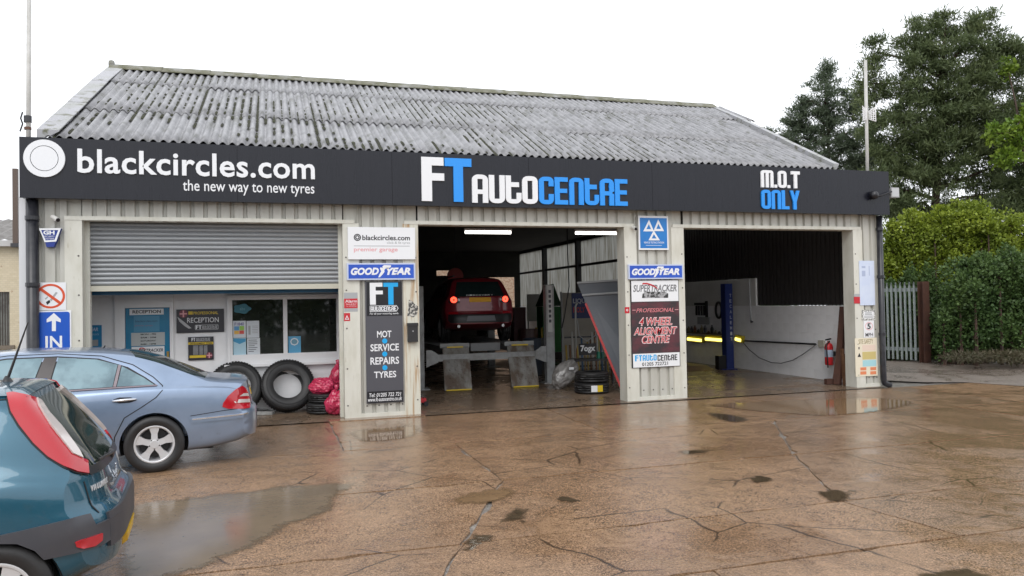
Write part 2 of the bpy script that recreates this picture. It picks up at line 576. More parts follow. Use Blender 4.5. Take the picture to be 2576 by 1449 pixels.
def puddle(px, z=.0045, m=None, world=None):
    pts = [onG(*p) for p in px] if world is None else [Vector((p[0], p[1], 0)) for p in world]
    # closed smooth curve with a ragged rim
    n = len(pts)
    out = []
    for i in range(n):
        p0, p1, p2, p3 = pts[i - 1], pts[i], pts[(i + 1) % n], pts[(i + 2) % n]
        L = max(2, int((p2 - p1).length / .05))
        L = min(L, 40)
        for s in range(L):
            t = s / L
            q = .5 * ((2 * p1) + (p2 - p0) * t + (2 * p0 - 5 * p1 + 4 * p2 - p3) * t * t + (3 * p1 - p0 - 3 * p2 + p3) * t ** 3)
            out.append(Vector((q.x + rnd.uniform(-.022, .022), q.y + rnd.uniform(-.045, .045), 0)))
    size = max(max(p.x for p in out) - min(p.x for p in out), max(p.y for p in out) - min(p.y for p in out))
    mar = min(.16, size * .16); st = max(.05, mar * .6)
    pts2 = [Vector((p.x, p.y)) for p in out]
    ne = len(pts2)
    arr = np.array([[p.x, p.y] for p in out])
    x = arr[:, 0].min()
    inner = []
    while x < arr[:, 0].max():
        y = arr[:, 1].min()
        while y < arr[:, 1].max():
            c = False; jj = ne - 1
            for ii in range(ne):
                if (arr[ii, 1] > y) != (arr[jj, 1] > y) and x < (arr[jj, 0] - arr[ii, 0]) * (y - arr[ii, 1]) / (arr[jj, 1] - arr[ii, 1]) + arr[ii, 0]: c = not c
                jj = ii
            if c and np.hypot(arr[:, 0] - x, arr[:, 1] - y).min() > st * .5: inner.append(Vector((x + rnd.uniform(-.3, .3) * st, y + rnd.uniform(-.3, .3) * st)))
            y += st
        x += st
    vv, ee, ff, *_ = delaunay_2d_cdt(pts2 + inner, [(ii, (ii + 1) % ne) for ii in range(ne)], [], 1, 1e-5)
    me = bpy.data.meshes.new('puddle')
    me.from_pydata([(v.x, v.y, z) for v in vv], [], [tuple(f) for f in ff])
    dist = [min(1.0, float(np.hypot(arr[:, 0] - v.x, arr[:, 1] - v.y).min()) / mar) for v in vv]
    at_ = me.attributes.new('depth', 'FLOAT', 'POINT')
    at_.data.foreach_set('value', dist)
    me.materials.append(m or M_WATER)
    me.update()
    bm = bmesh.new(); bm.from_mesh(me)
    for f in bm.faces:
        if f.normal.z < 0: f.normal_flip()
    bm.to_mesh(me); bm.free()
    return tag(link('puddle', me), kind='structure')
def shallow(m):
    # water thins out to nothing at the rim
    nt = m.node_tree
    b = nt.nodes['Principled BSDF']; out = [k for k in nt.nodes if k.type == 'OUTPUT_MATERIAL'][0]
    a = nt.nodes.new('ShaderNodeAttribute'); a.attribute_name = 'depth'
    tc = nt.nodes.new('ShaderNodeTexCoord'); n = nt.nodes.new('ShaderNodeTexNoise'); n.inputs['Scale'].default_value = 14; n.inputs['Detail'].default_value = 5
    nt.links.new(tc.outputs['Object'], n.inputs['Vector'])
    ad = nt.nodes.new('ShaderNodeMath'); ad.operation = 'MULTIPLY_ADD'; ad.inputs[1].default_value = 1.5; nt.links.new(a.outputs['Fac'], ad.inputs[0])
    nn_ = nt.nodes.new('ShaderNodeMath'); nn_.operation = 'MULTIPLY_ADD'; nn_.inputs[1].default_value = 1.6; nn_.inputs[2].default_value = -1.05; nt.links.new(n.outputs['Fac'], nn_.inputs[0])
    nt.links.new(nn_.outputs[0], ad.inputs[2])
    ad.use_clamp = True
    t = nt.nodes.new('ShaderNodeBsdfTransparent'); mx = nt.nodes.new('ShaderNodeMixShader')
    nt.links.new(ad.outputs[0], mx.inputs[0]); nt.links.new(t.outputs[0], mx.inputs[1]); nt.links.new(b.outputs[0], mx.inputs[2]); nt.links.new(mx.outputs[0], out.inputs['Surface'])
for m_ in (M_WATER, M_WATER2, M_WATER3): shallow(m_)
puddle([(300, 1300), (345, 1264), (480, 1250), (600, 1238), (700, 1222), (790, 1216), (860, 1212), (905, 1216), (898, 1228), (868, 1240), (858, 1266), (838, 1290), (790, 1306), (735, 1328), (690, 1358), (640, 1384), (570, 1408), (500, 1440), (400, 1470), (300, 1500), (280, 1400)])
puddle([(1132, 1258), (1150, 1245), (1200, 1234), (1262, 1225), (1292, 1228), (1302, 1242), (1285, 1256), (1240, 1266), (1190, 1272), (1150, 1268)], m=M_WATER2)
for ps in ([(1285, 1288), (1300, 1275), (1318, 1276), (1330, 1290), (1318, 1318), (1300, 1312), (1262, 1318), (1250, 1312)],
           [(1160, 1388), (1168, 1360), (1180, 1346), (1215, 1344), (1250, 1350), (1240, 1362), (1205, 1372), (1185, 1392)],
           [(2055, 1236), (2080, 1230), (2120, 1234), (2160, 1232), (2150, 1246), (2135, 1262), (2100, 1264), (2075, 1258)],
           [(1768, 1040), (1800, 1038), (1850, 1044), (1895, 1056), (1862, 1064), (1818, 1060)],
           [(1882, 1206), (1900, 1196), (1935, 1200), (1950, 1208), (1925, 1216), (1895, 1214)],
           [(1690, 1140), (1730, 1130), (1790, 1128), (1850, 1124), (1800, 1136), (1745, 1146)],
           [(2300, 1450), (2360, 1432), (2405, 1424), (2440, 1434), (2500, 1446), (2560, 1470), (2400, 1490)],
           [(1395, 1256), (1420, 1246), (1440, 1250), (1462, 1262), (1440, 1268), (1415, 1262)]):
    puddle(ps, m=M_WATER3)
puddle([(1780, 1020), (1900, 1010), (2060, 1004), (2180, 1000), (2300, 1010), (2250, 1030), (2100, 1046), (1960, 1040)], m=M_WATER2, z=.0035)
puddle([(880, 1085), (1000, 1072), (1058, 1070), (1048, 1098), (960, 1112), (895, 1108)], m=M_WATER2, z=.0035)

# ================================================================== GARAGE BUILDING
DY = 13.18
XL, XR = -3.3, 12.12
RIDGE_Y, RIDGE_Z, SL = 18.7, 7.25, 0.483
def roofz(y): return RIDGE_Z - SL * abs(RIDGE_Y - y)
M_CLAD = mat('cream_cladding', (0.50, 0.492, 0.445), 0.42, c2=(0.41, 0.398, 0.35), scale=1.6, stretch=(3, 3, .5), thr=(0.45, 0.75), c3=(0.33, 0.30, 0.23), scale3=3.5, thr3=(0.62, 0.85))
M_TRIM = mat('pale_trim', (0.62, 0.61, 0.545), 0.40, c2=(0.52, 0.505, 0.43), scale=2.2, stretch=(2, 2, .6), thr=(0.45, 0.72), c3=(0.37, 0.34, 0.25), scale3=6, thr3=(0.64, 0.82))
M_TRIMR = mat('rusty_trim', (0.60, 0.585, 0.50), 0.45, c2=(0.36, 0.20, 0.075), scale=3.0, stretch=(6, 6, .35), thr=(0.50, 0.70))
M_DARKIN = mat('dark_lining', (0.03, 0.028, 0.026), 0.8, c2=(0.045, 0.04, 0.036), scale=1.5)  # near-black lining with slight random mottling
M_STEEL = mat('dark_steel', (0.05, 0.05, 0.055), 0.5, metal=.3)
M_GREY = mat('grey_lift_paint', (0.33, 0.34, 0.345), 0.45, c2=(0.24, 0.24, 0.235), scale=5)
M_WHITEW = mat('white_painted_block', (0.87, 0.87, 0.88), 0.5, c2=(0.81, 0.81, 0.815), scale=2.0, bump=.15, bscale=60, c3=(0.60, 0.58, 0.55), scale3=1.3, thr3=(0.62, 0.85))
M_GALV = mat('galvanised', (0.42, 0.43, 0.44), 0.4, metal=.6, c2=(0.34, 0.35, 0.36), scale=8)
M_PIPE = mat('black_downpipe', (0.012, 0.013, 0.018), 0.3, c2=(0.03, 0.03, 0.035), scale=6)
M_ASB = None

bld = thing('garage_building', 'long cream clad garage with grey corrugated roof and three vehicle doors', 'garage', (4.4, DY, 0))

# --- cladding: boxed profile sheet, wide outer flats and narrow grooves
def cladding(x0, x1, z0, z1, y=DY, pitch=.2, groove=.07, dep=.040, name='cladding_sheet', ph=0.0, m=None):
    xs = []
    x = x0 - ((x0 - ph) % pitch)
    while x < x1 + pitch:
        for dx, yy in ((0, 0), (pitch - groove, 0), (pitch - groove + .014, dep), (pitch - .014, dep)):
            xs.append((x + dx, yy))
        x += pitch
    # clip
    P = []
    for i in range(len(xs) - 1):
        (a, ya), (b, yb) = xs[i], xs[i + 1]
        if b <= x0 or a >= x1: continue
        def yi(t): return ya + (yb - ya) * (t - a) / max(1e-9, b - a)
        la, lb = max(a, x0), min(b, x1)
        if not P: P.append((la, yi(la)))
        P.append((lb, yi(lb)))
    n = len(P)
    mb = MB()
    mb.add([(p[0], y + p[1], z0) for p in P] + [(p[0], y + p[1], z1) for p in P], [(i, i + 1, i + 1 + n, i + n) for i in range(n - 1)])
    return mb.build(name, m or M_CLAD, bld)
HZ = 3.335      # top of the head trims
Z_SIGN = 3.61
# pillars: (x0, trim width, x1)
PIL = [(-3.56, 0.0, .24, -2.80), (1.11, .27, .27, 2.39), (6.30, .25, .27, 7.56), (11.52, .23, .0, 12.12)]
screws = []
M_SCREW = mat('screw_head', (0.10, 0.09, 0.08), 0.5)
for i, (a, tl, tr, b) in enumerate(PIL):
    cladding(a + max(0, tl - .03), b - max(0, tr - .03), 0.06, 4.4, y=DY + .012, ph=a + tl + .055)
    # solid core behind the sheet, so that the pillar has its depth
    MB().box(a + .02, DY + .06, 0.0, b - .02, DY + .30, 4.3).build('pillar_core', M_TRIM, bld)
    MB().box(a + .004, DY - .004, 0.0, b - .004, DY + .05, .075).build('base_flashing', M_TRIM, bld)
    for side, w, x in ((-1, tl, a), (1, tr, b)):
        if w <= 0: continue
        xa, xb = (x, x + w) if side < 0 else (x - w, x)
        t = MB().box(xa, DY - .008, .004, xb, DY + .012, HZ - .045)
        # return into the reveal
        if side < 0: t.box(xa, DY + .012, .004, xa + .012, DY + .315, HZ - .05)
        else: t.box(xb - .012, DY + .012, .004, xb, DY + .315, HZ - .05)
        o = t.build('corner_trim', M_TRIMR if (i == 1 and side > 0) else M_TRIM, bld)
        if i == 1 and side > 0:
            o['label'] = 'rust streaked trim below the letter box'
        for kk, zz in enumerate(np.arange(.25, 3.2, .62)):
            screws.append(((xa + .05) if side < 0 else (xb - .05), DY - .009, zz + rnd.uniform(-.06, .06)))
    for zz in (.2, 1.2, 2.3):
        for xx in np.arange(a + tl + .1, b - tr - .03, .2):
            screws.append((xx, DY + .010, zz))
sm_ = MB().lathe([(0, -.008), (.010, -.008), (.014, 0), (0, 0)], 8, 'y').mesh('screw', M_SCREW)
for p in screws[:120]:
    link('screw', sm_, bld, Vector(p) - woff(bld))
# --- strip of cladding above the doors, head trims and soffits
DOORS = [(-2.80, 1.11), (2.39, 6.30), (7.56, 11.52)]
for a, b in DOORS:
    cladding(a + .001, b - .001, HZ - .06, 4.4, y=DY + .012, ph=a)
    MB().box(a - .24, DY - .016, HZ - .05, b + .20, DY + .012, HZ + .012).build('head_trim', M_TRIM, bld)
    MB().box(a, DY + .013, HZ - .05, b, DY + .315, HZ - .03).build('head_soffit', M_TRIM, bld)
    MB().box(a, DY + .06, HZ - .029, b, DY + .30, 4.3).build('door_header', M_DARKIN, bld)
# --- outer walls and inner lining (shell of the shed)
YB = 37.5
MB().box(-3.64, DY + .02, 0, -3.60, YB, 4.35).build('side_wall', mat('white_side_cladding', (0.62, 0.63, 0.65), .5), bld)
MB().box(-3.645, DY - .012, 0, -3.50, DY + .018, 3.62).build('corner_flashing', mat('white_side_cladding', (0.62, 0.63, 0.65), .5), bld)
MB().box(XR + .0, DY - .006, 0, XR + .012, DY + .5, 4.4).build('corner_flashing', M_TRIM, bld)
# right wall: block below, dark sheeting above near the front, daylight sheeting further back
WX = 12.0
wall = MB().box(WX + .008, DY + .31, 0, WX + .10, YB, 1.70).build('block_wall', M_WHITEW, bld)
bw, bh = .45, .2125
blk = MB()
blk.box(0, .0025, .0025, .02, bw - .0025, bh - .0025)
blkme = blk.mesh('block', M_WHITEW)
wo_ = woff(wall)
for r in range(8):
    y = DY + .32 + (0 if r % 2 else -.2)
    while y < 21.6:
        if y >= DY + .31:
            link('block', blkme, wall, Vector((WX, y, r * bh + .004)) - wo_)
        y += bw
hi = MB().box(WX + .03, 17.3, 1.70, WX + .10, 25.0, 2.42).build('upper_block_wall', M_WHITEW, bld)
MB().box(WX - .004, 17.3, 1.704, WX + .03, 25.0, 2.42).build('render_coat', mat('grey_white_render', (0.62, 0.62, 0.60), .6, c2=(.54, .54, .52), scale=1.2), hi)
# dark sheeting with ribs
rb = MB()
y = DY + .32
while y < 25.0:
    z0 = 1.71 if y < 17.28 else 2.425
    rb.box(WX + .05, y, z0, WX + .09, y + .09, 4.36)
    rb.box(WX + .09, y + .09, z0, WX + .10, y + .15, 4.36)
    y += .15
rb.build('dark_sheeting', mat('dark_brown_sheeting', (0.035, 0.032, 0.030), .45), bld)
# translucent sheeting at the back of the side wall
M_GRP = bpy.data.materials.new('translucent_sheeting')
M_GRP.use_nodes = True
nt = M_GRP.node_tree
nt.nodes.clear()
o_ = nt.nodes.new('ShaderNodeOutputMaterial'); tr_ = nt.nodes.new('ShaderNodeBsdfTranslucent'); df_ = nt.nodes.new('ShaderNodeBsdfDiffuse'); mx_ = nt.nodes.new('ShaderNodeMixShader')
tcn = nt.nodes.new('ShaderNodeTexCoord'); mpn = nt.nodes.new('ShaderNodeMapping'); nz = nt.nodes.new('ShaderNodeTexNoise'); cr_ = nt.nodes.new('ShaderNodeMapRange'); xx_ = nt.nodes.new('ShaderNodeMix')
xx_.data_type = 'RGBA'
mpn.inputs['Scale'].default_value = (1, 5, .35); nz.inputs['Scale'].default_value = 2.2; nz.inputs['Detail'].default_value = 6
cr_.inputs['From Min'].default_value = .40; cr_.inputs['From Max'].default_value = .70
xx_.inputs[6].default_value = (.52, .52, .49, 1); xx_.inputs[7].default_value = (.24, .22, .17, 1)
nt.links.new(tcn.outputs['Object'], mpn.inputs[0]); nt.links.new(mpn.outputs[0], nz.inputs['Vector']); nt.links.new(nz.outputs['Fac'], cr_.inputs['Value']); nt.links.new(cr_.outputs[0], xx_.inputs[0])
nt.links.new(xx_.outputs[2], tr_.inputs['Color']); nt.links.new(xx_.outputs[2], df_.inputs['Color'])
mx_.inputs[0].default_value = .35
nt.links.new(tr_.outputs[0], mx_.inputs[1]); nt.links.new(df_.outputs[0], mx_.inputs[2]); nt.links.new(mx_.outputs[0], o_.inputs['Surface'])
y = 25.1
while y < 37.2:
    P = []
    n = 14
    for k in range(n + 1):
        P.append((WX + .05 + .025 * math.cos(k * math.pi), y + 1.0 * k / n))
    mb = MB().add([(p[0], p[1], 1.70) for p in P] + [(p[0], p[1], 4.36) for p in P], [(i, i + 1, i + n + 2, i + n + 1) for i in range(n)])
    mb.build('daylight_sheet', M_GRP, bld)
    y += 1.0
for y in (25.0, 29.3, 33.4):
    MB().box(WX - .18, y - .1, 0, WX + .02, y + .1, 4.4).build('steel_column', M_STEEL, bld)
MB().box(WX - .06, 25.1, 3.32, WX + .02, 37.4, 3.42).build('sheeting_rail', M_STEEL, bld)
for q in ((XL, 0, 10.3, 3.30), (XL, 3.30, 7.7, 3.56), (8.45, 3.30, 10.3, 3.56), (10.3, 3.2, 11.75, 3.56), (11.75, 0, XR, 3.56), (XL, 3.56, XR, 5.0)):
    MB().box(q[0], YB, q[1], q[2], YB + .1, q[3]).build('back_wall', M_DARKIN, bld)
# second span behind the ridge: unseen flat cover added to keep the interior dark
MB().add([(XL, 24.4, 4.5), (XR, 24.4, 4.5), (XR, YB + .1, 4.5), (XL, YB + .1, 4.5), (XL, 24.4, 4.6), (XR, 24.4, 4.6), (XR, YB + .1, 4.6), (XL, YB + .1, 4.6)],
         [(0, 3, 2, 1), (4, 5, 6, 7), (0, 1, 5, 4), (2, 3, 7, 6), (1, 2, 6, 5), (3, 0, 4, 7)]).build('added_rear_roof', M_DARKIN, bld)
MB().box(WX + .01, DY + .3, 4.36, XR, YB, 4.5).build('wall_plate', M_STEEL, bld)
# partition between reception bay and workshop
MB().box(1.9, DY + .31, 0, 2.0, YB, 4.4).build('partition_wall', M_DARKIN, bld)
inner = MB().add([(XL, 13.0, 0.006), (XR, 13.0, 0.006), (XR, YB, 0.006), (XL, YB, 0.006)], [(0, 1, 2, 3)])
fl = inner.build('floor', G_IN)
tag(fl, kind='structure')
MB().box(.84, 12.93, -.02, 2.42, 13.18, .012).build('threshold_strip', G_SLAB[1], fl)

# --- gable walls under the roof
for x, d in ((XL - .02, 1), (11.55, -1)):
    MB().add([(x, DY + .05, 4.3), (x, 24.3, 4.3), (x, RIDGE_Y, RIDGE_Z - .08)], [(0, 1, 2)]).build('gable_wall', M_WHITEW if d > 0 else M_CLAD, bld)
# --- roof: corrugated sheets in three courses
def asb_mat(name, sd):
    return mat(name, (0.27, 0.268, 0.28), 0.38, c2=(0.175, 0.175, 0.182), scale=5, stretch=(1.2, .6, .6), thr=(0.42, 0.62), bump=.5, bscale=30,
               c3=(0.10, 0.10, 0.085), scale3=sd, thr3=(0.52, 0.68))
M_ASBS = [asb_mat('corrugated_cement_a', 3.1), asb_mat('corrugated_cement_b', 4.3)]
M_MOSS_SHADE = mat('roof_moss_shade', (0.042, 0.045, 0.02), .9, c2=(0.022, 0.022, 0.016), scale=12, bump=.8, bscale=50)
M_RIDGE = mat('mossy_ridge', (0.17, 0.165, 0.125), .7, c2=(0.085, 0.085, 0.04), scale=5, bump=.6, bscale=30, c3=(0.26, .26, .25), scale3=3)
run = 5.72
ca = math.atan(SL)
deck = MB()
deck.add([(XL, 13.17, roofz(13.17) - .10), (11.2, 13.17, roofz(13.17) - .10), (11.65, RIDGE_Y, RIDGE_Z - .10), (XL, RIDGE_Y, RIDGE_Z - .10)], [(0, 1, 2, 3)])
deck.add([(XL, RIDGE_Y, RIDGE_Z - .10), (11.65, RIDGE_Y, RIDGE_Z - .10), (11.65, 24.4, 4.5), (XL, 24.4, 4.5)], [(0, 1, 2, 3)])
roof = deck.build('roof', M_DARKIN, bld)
PITCH = 0.146
NC = 7
def sheet_mesh(L, nm, m, rows=5, seed=0):
    rs = random.Random(seed)
    cols = NC * 10 + 1
    W_ = NC * PITCH + .02
    vs_, fs = [], []
    for side in (0, 1):
        for j in range(rows + 1):
            s = L * j / rows
            for i in range(cols):
                x = W_ * i / (cols - 1)
                w = .5 - .5 * math.cos(2 * math.pi * x / PITCH)
                h = .058 * w ** .8
                vs_.append((x, s, h - (.009 if side else 0)))
    for side in (0, 1):
        o = side * (rows + 1) * cols
        for j in range(rows):
            for i in range(cols - 1):
                q = (o + j * cols + i, o + j * cols + i + 1, o + (j + 1) * cols + i + 1, o + (j + 1) * cols + i)
                fs.append(q if not side else q[::-1])
    o = (rows + 1) * cols
    for i in range(cols - 1):
        fs.append((i + 1, i, o + i, o + i + 1))
    mb = MB(); mb.v = vs_; mb.f = fs
    return mb.mesh(nm, m, True)
slope_len = (RIDGE_Y - 13.17) / math.cos(ca)
course = [(0.0, 2.15), (1.95, 2.75), (4.45, slope_len - 4.45)]   # distance up the slope of the lower end, length
smesh = {}
for ci, (s0, L) in enumerate(course):
    for v in range(2):
        smesh[ci, v] = sheet_mesh(L, 'roof_sheet', M_ASBS[v], 4)
ro = woff(roof)
nx = 0
x = XL - .02
verge_pts = []
while x < 11.25:
    for ci, (s0, L) in enumerate(course):
        xmax = 11.14 + (s0 + L / 2) / slope_len * .5
        if x + NC * PITCH > xmax + .55: continue
        yy = 13.17 + s0 * math.cos(ca)
        zz = roofz(13.17) + s0 * math.sin(ca) - .06 + ci * .014
        o = link('roof_sheet', smesh[ci, rnd.randint(0, 1)], roof, Vector((x + rnd.uniform(-.006, .006), yy + rnd.uniform(-.015, .015), zz + rnd.uniform(-.004, .004))) - ro)
        o.rotation_euler = (ca + rnd.uniform(-.002, .002), 0, rnd.uniform(-.002, .002))
    x += NC * PITCH
# narrow sheets cut to the sloping right verge
def cut_sheet(s0, L, x0, xa, xb):
    mb = MB(); n = 40; rows = 4
    for j in range(rows + 1):
        xe = xa + (xb - xa) * j / rows
        for i in range(n + 1):
            xx = x0 + (xe - x0) * i / n
            w = .5 - .5 * math.cos(2 * math.pi * (xx - (XL - .02)) / PITCH)
            s = s0 + L * j / rows
            mb.v.append((xx, 13.17 + s * math.cos(ca), roofz(13.17) + s * math.sin(ca) - .055 + .058 * w ** .8))
    for j in range(rows):
        for i in range(n):
            mb.f.append((j * (n + 1) + i, j * (n + 1) + i + 1, (j + 1) * (n + 1) + i + 1, (j + 1) * (n + 1) + i))
    return mb.build('roof_sheet', M_ASBS[0], roof, smooth=True)
for ci, (s0, L) in enumerate(course):
    xmax = 11.14 + (s0 + L / 2) / slope_len * .5
    xe = XL - .02
    while xe + NC * PITCH <= xmax + .55 and xe < 11.25: xe += NC * PITCH
    xa, xb = 11.18 + s0 / slope_len * .5, 11.18 + (s0 + L) / slope_len * .5
    if min(xa, xb) > xe + .05: cut_sheet(s0, L, xe, xa, xb)
# moss in the grooves, with extra dark pieces that paint in the groove shade
ms = MB()
for k in range(6500):
    gx = XL - .02 + PITCH * rnd.randint(0, 99)
    if rnd.random() < .35: gx = XL - .02 + NC * PITCH * rnd.randint(0, 14)
    s = rnd.uniform(.1, slope_len - .1)
    if gx > 10.9: continue
    if (math.sin(gx * 1.3 + s * .9) + math.sin(gx * .45 - s * 1.7)) < rnd.uniform(-1.2, 1.6): continue
    L = rnd.uniform(.03, .17) * (1.8 if rnd.random() < .12 else 1); w = rnd.uniform(.016, .040); h = rnd.uniform(.010, .030)
    c0 = Vector((gx, 13.17 + s * math.cos(ca), roofz(13.17) + s * math.sin(ca) - .052 + .014))
    d = Vector((0, math.cos(ca), math.sin(ca))); up = Vector((0, -math.sin(ca), math.cos(ca)))
    pts = []
    for j in range(6):
        a = 2 * math.pi * j / 6
        pts.append(c0 + d * (L * math.cos(a) * rnd.uniform(.7, 1.1)) + Vector((1, 0, 0)) * (w * math.sin(a)))
    top = c0 + up * h
    n = len(ms.v)
    ms.v += [tuple(p) for p in pts] + [tuple(top + d * L * .3), tuple(top - d * L * .3)]
    ms.f += [(n, n + 1, n + 6), (n + 1, n + 2, n + 7, n + 6), (n + 2, n + 3, n + 7), (n + 3, n + 4, n + 7), (n + 4, n + 5, n + 6, n + 7), (n + 5, n, n + 6)]
tag(ms.build('moss_groove_shade', M_MOSS_SHADE, roof, smooth=True), kind='stuff')
# ridge tiles
x = XL - .08
while x < 11.6:
    L = min(1.06, 11.72 - x)
    mb = MB()
    P = []
    for a in range(-3, 4):
        t = a / 3
        P.append((RIDGE_Y + t * .30, RIDGE_Z + .075 - abs(t) ** 1.4 * .17))
    n = len(P)
    mb.add([(x, p[0], p[1]) for p in P] + [(x + L, p[0], p[1] + .012) for p in P] + [(x, p[0], p[1] - .02) for p in P] + [(x + L, p[0], p[1] - .008) for p in P],
           [(i, i + 1, i + 1 + n, i + n) for i in range(n - 1)] + [(i + 2 * n, i + 3 * n, i + 1 + 3 * n, i + 1 + 2 * n) for i in range(n - 1)] +
           [(0, n, 3 * n, 2 * n)] + [(i, i + 2 * n, i + 1 + 2 * n, i + 1) for i in range(n - 1)])
    o = mb.build('ridge_tile', M_RIDGE, roof, fix=True)
    x += 1.0
MB().lathe([(0, -.05), (.09, -.05), (.11, 0), (.09, .05), (0, .05)], 10, 'x', (XL - .06, RIDGE_Y - .02, RIDGE_Z + .05)).build('ridge_end', M_RIDGE, roof)
# verge boards
def verge(x0, x1, w, name, m):
    n = 3
    for k in range(n):
        ya, yb = 13.17 + (RIDGE_Y - 13.17) * k / n, 13.17 + (RIDGE_Y - 13.17) * (k + 1) / n + .05
        xa, xb = x0 + (x1 - x0) * k / n, x0 + (x1 - x0) * (k + 1) / n
        z = .075 + k * .008
        mb = MB().add([(xa, ya, roofz(ya) + z), (xa + w, ya, roofz(ya) + z), (xb + w, yb, roofz(yb) + z), (xb, yb, roofz(yb) + z),
                       (xa, ya, roofz(ya) - .12), (xa + w, ya, roofz(ya) + z - .02), (xb + w, yb, roofz(yb) + z - .02), (xb, yb, roofz(yb) - .12)],
                      [(0, 1, 2, 3), (4, 7, 6, 5), (0, 4, 5, 1), (1, 5, 6, 2), (2, 6, 7, 3), (3, 7, 4, 0)])
        mb.build(name, m, roof)
M_VERGE = mat('pale_verge', (0.34, 0.34, 0.36), .45, c2=(0.29, 0.295, 0.28), scale=2, c3=(0.12, .12, .08), scale3=5, thr3=(.56, .68))
verge(XL - .10, XL - .10, .30, 'verge_board', M_VERGE)
verge(11.08, 11.60, .14, 'verge_board', M_VERGE)
# roof purlins and trusses inside
for y in (14.6, 16.2, 17.8):
    MB().box(2.05, y, roofz(y) - .35, 11.5, y + .08, roofz(y) - .2).build('purlin', M_STEEL, bld)

# --- reception bay
RY = 14.65
rw = MB().box(XL, RY + .024, 0, -2.62, RY + .12, 2.62)
rw.box(-1.69, RY + .024, 0, -.80, RY + .12, 2.62); rw.box(-.80, RY + .024, 0, 1.19, RY + .12, .885); rw.box(1.19, RY + .024, 0, 1.9, RY + .12, 2.62)
rw.box(-2.62, RY + .024, 2.15, -1.69, RY + .12, 2.62); rw.box(-.80, RY + .024, 2.12, 1.19, RY + .12, 2.62)
recw = rw.build('reception_wall', M_WHITEW, bld)
rbm = MB().box(.002, .018, .002, .448, .034, .2105).mesh('block', M_WHITEW)
half = MB().box(.002, .018, .002, .223, .034, .2105).mesh('block', M_WHITEW)
roff = woff(recw)
for r in range(12):
    z = r * .2125 + .007
    x = XL + (.225 if r % 2 else 0)
    def clear(xa, xb):
        for (a, b, c, d) in ((-2.64, -1.67, -1, 2.16), (-.82, 1.21, .86, 2.14)):
            if xb > a and xa < b and z + .2 > c and z < d: return False
        return True
    while x < 1.88:
        if clear(x, x + .45): link('block', rbm, recw, Vector((x, RY, z)) - roff)
        else:
            for dx in (0, .225):
                if clear(x + dx, x + dx + .225): link('block', half, recw, Vector((x + dx, RY, z)) - roff)
        x += .45
MB().box(XL, 13.75, 2.20, 1.88, RY + .0, 2.26).build('reception_soffit', mat('blue_soffit', (0.02, 0.12, 0.24), .4), bld)
MB().box(XL, 13.70, 2.14, 1.88, 13.75, 2.30).build('blue_beam', mat('blue_soffit', (0.02, 0.12, 0.24), .4), bld)
MB().box(XL, 13.62, 2.30, 1.88, 13.68, 4.3).build('reception_ceiling_board', M_DARKIN, bld)
M_UPVC = mat('white_upvc', (0.84, 0.845, 0.855), .25)
M_GLASS = mat('dark_window_glass', (0.012, 0.016, 0.014), .03, spec=.6, c2=(0.02, 0.025, 0.02), scale=2)
zw = zm(300, 1130, 2.4533)
def wp(x, y): return onY(*zw(x, y), RY - .02)
wx0, wx1, wz0, wz1 = -.80, 1.19, .885, 2.12
pz0, pz1 = (wp(1735, 620).z + wp(2250, 605).z) / 2, (wp(1735, 100).z + wp(2250, 92).z) / 2
PN = [(wp(1492, 360).x, wp(1978, 360).x), (wp(2018, 350).x, wp(2488, 350).x)]
win = MB()
win.box(wx0, RY - .04, wz0, wx1, RY + .05, pz0); win.box(wx0, RY - .04, pz1, wx1, RY + .05, wz1)
for a, b in ((wx0, PN[0][0]), (PN[0][1], PN[1][0]), (PN[1][1], wx1)):
    win.box(a, RY - .04, pz0, b, RY + .05, pz1)
wn_ = win.build('window', M_UPVC, bld)
for a, b in PN:
    MB().box(a, RY + .005, pz0, b, RY + .015, pz1).build('pane', M_GLASS, wn_)
fr = MB()
for e in ((wx0, wz0, wx1, wz0 + .045), (wx0, wz1 - .045, wx1, wz1), (wx0, wz0 + .045, wx0 + .045, wz1 - .045), (wx1 - .045, wz0 + .045, wx1, wz1 - .045)):
    fr.box(e[0], RY - .062, e[1], e[2], RY - .0405, e[3])
fr.build('outer_frame', M_UPVC, wn_)
MB().box(wx0 - .06, RY - .09, wz0 - .05, wx1 + .03, RY + .02, wz0).build('sill', M_UPVC, wn_)
# door
dr = MB()
dr.box(-2.62, RY - .03, 0, -2.46, RY + .06, 2.15); dr.box(-1.75, RY - .03, 0, -1.69, RY + .06, 2.15); dr.box(-2.46, RY - .03, 1.93, -1.75, RY + .06, 2.15)
door = dr.build('door', M_UPVC, bld)
MB().box(-2.455, RY - .008, .02, -1.755, RY + .03, 1.925).build('door_leaf', mat('blue_door_film', (0.012, 0.20, 0.36), .25, c2=(0.01, 0.16, 0.31), scale=3), door)
MB().box(-1.80, RY - .06, .98, -1.765, RY - .008, 1.16).build('handle', mat('brass', (0.4, 0.27, 0.08), .35, metal=.8), door)
MB().box(-2.22, RY - .10, 2.155, -1.85, RY + .0, 2.235).build('door_lamp', mat('grey_plastic', (0.30, 0.30, 0.30), .5), door)
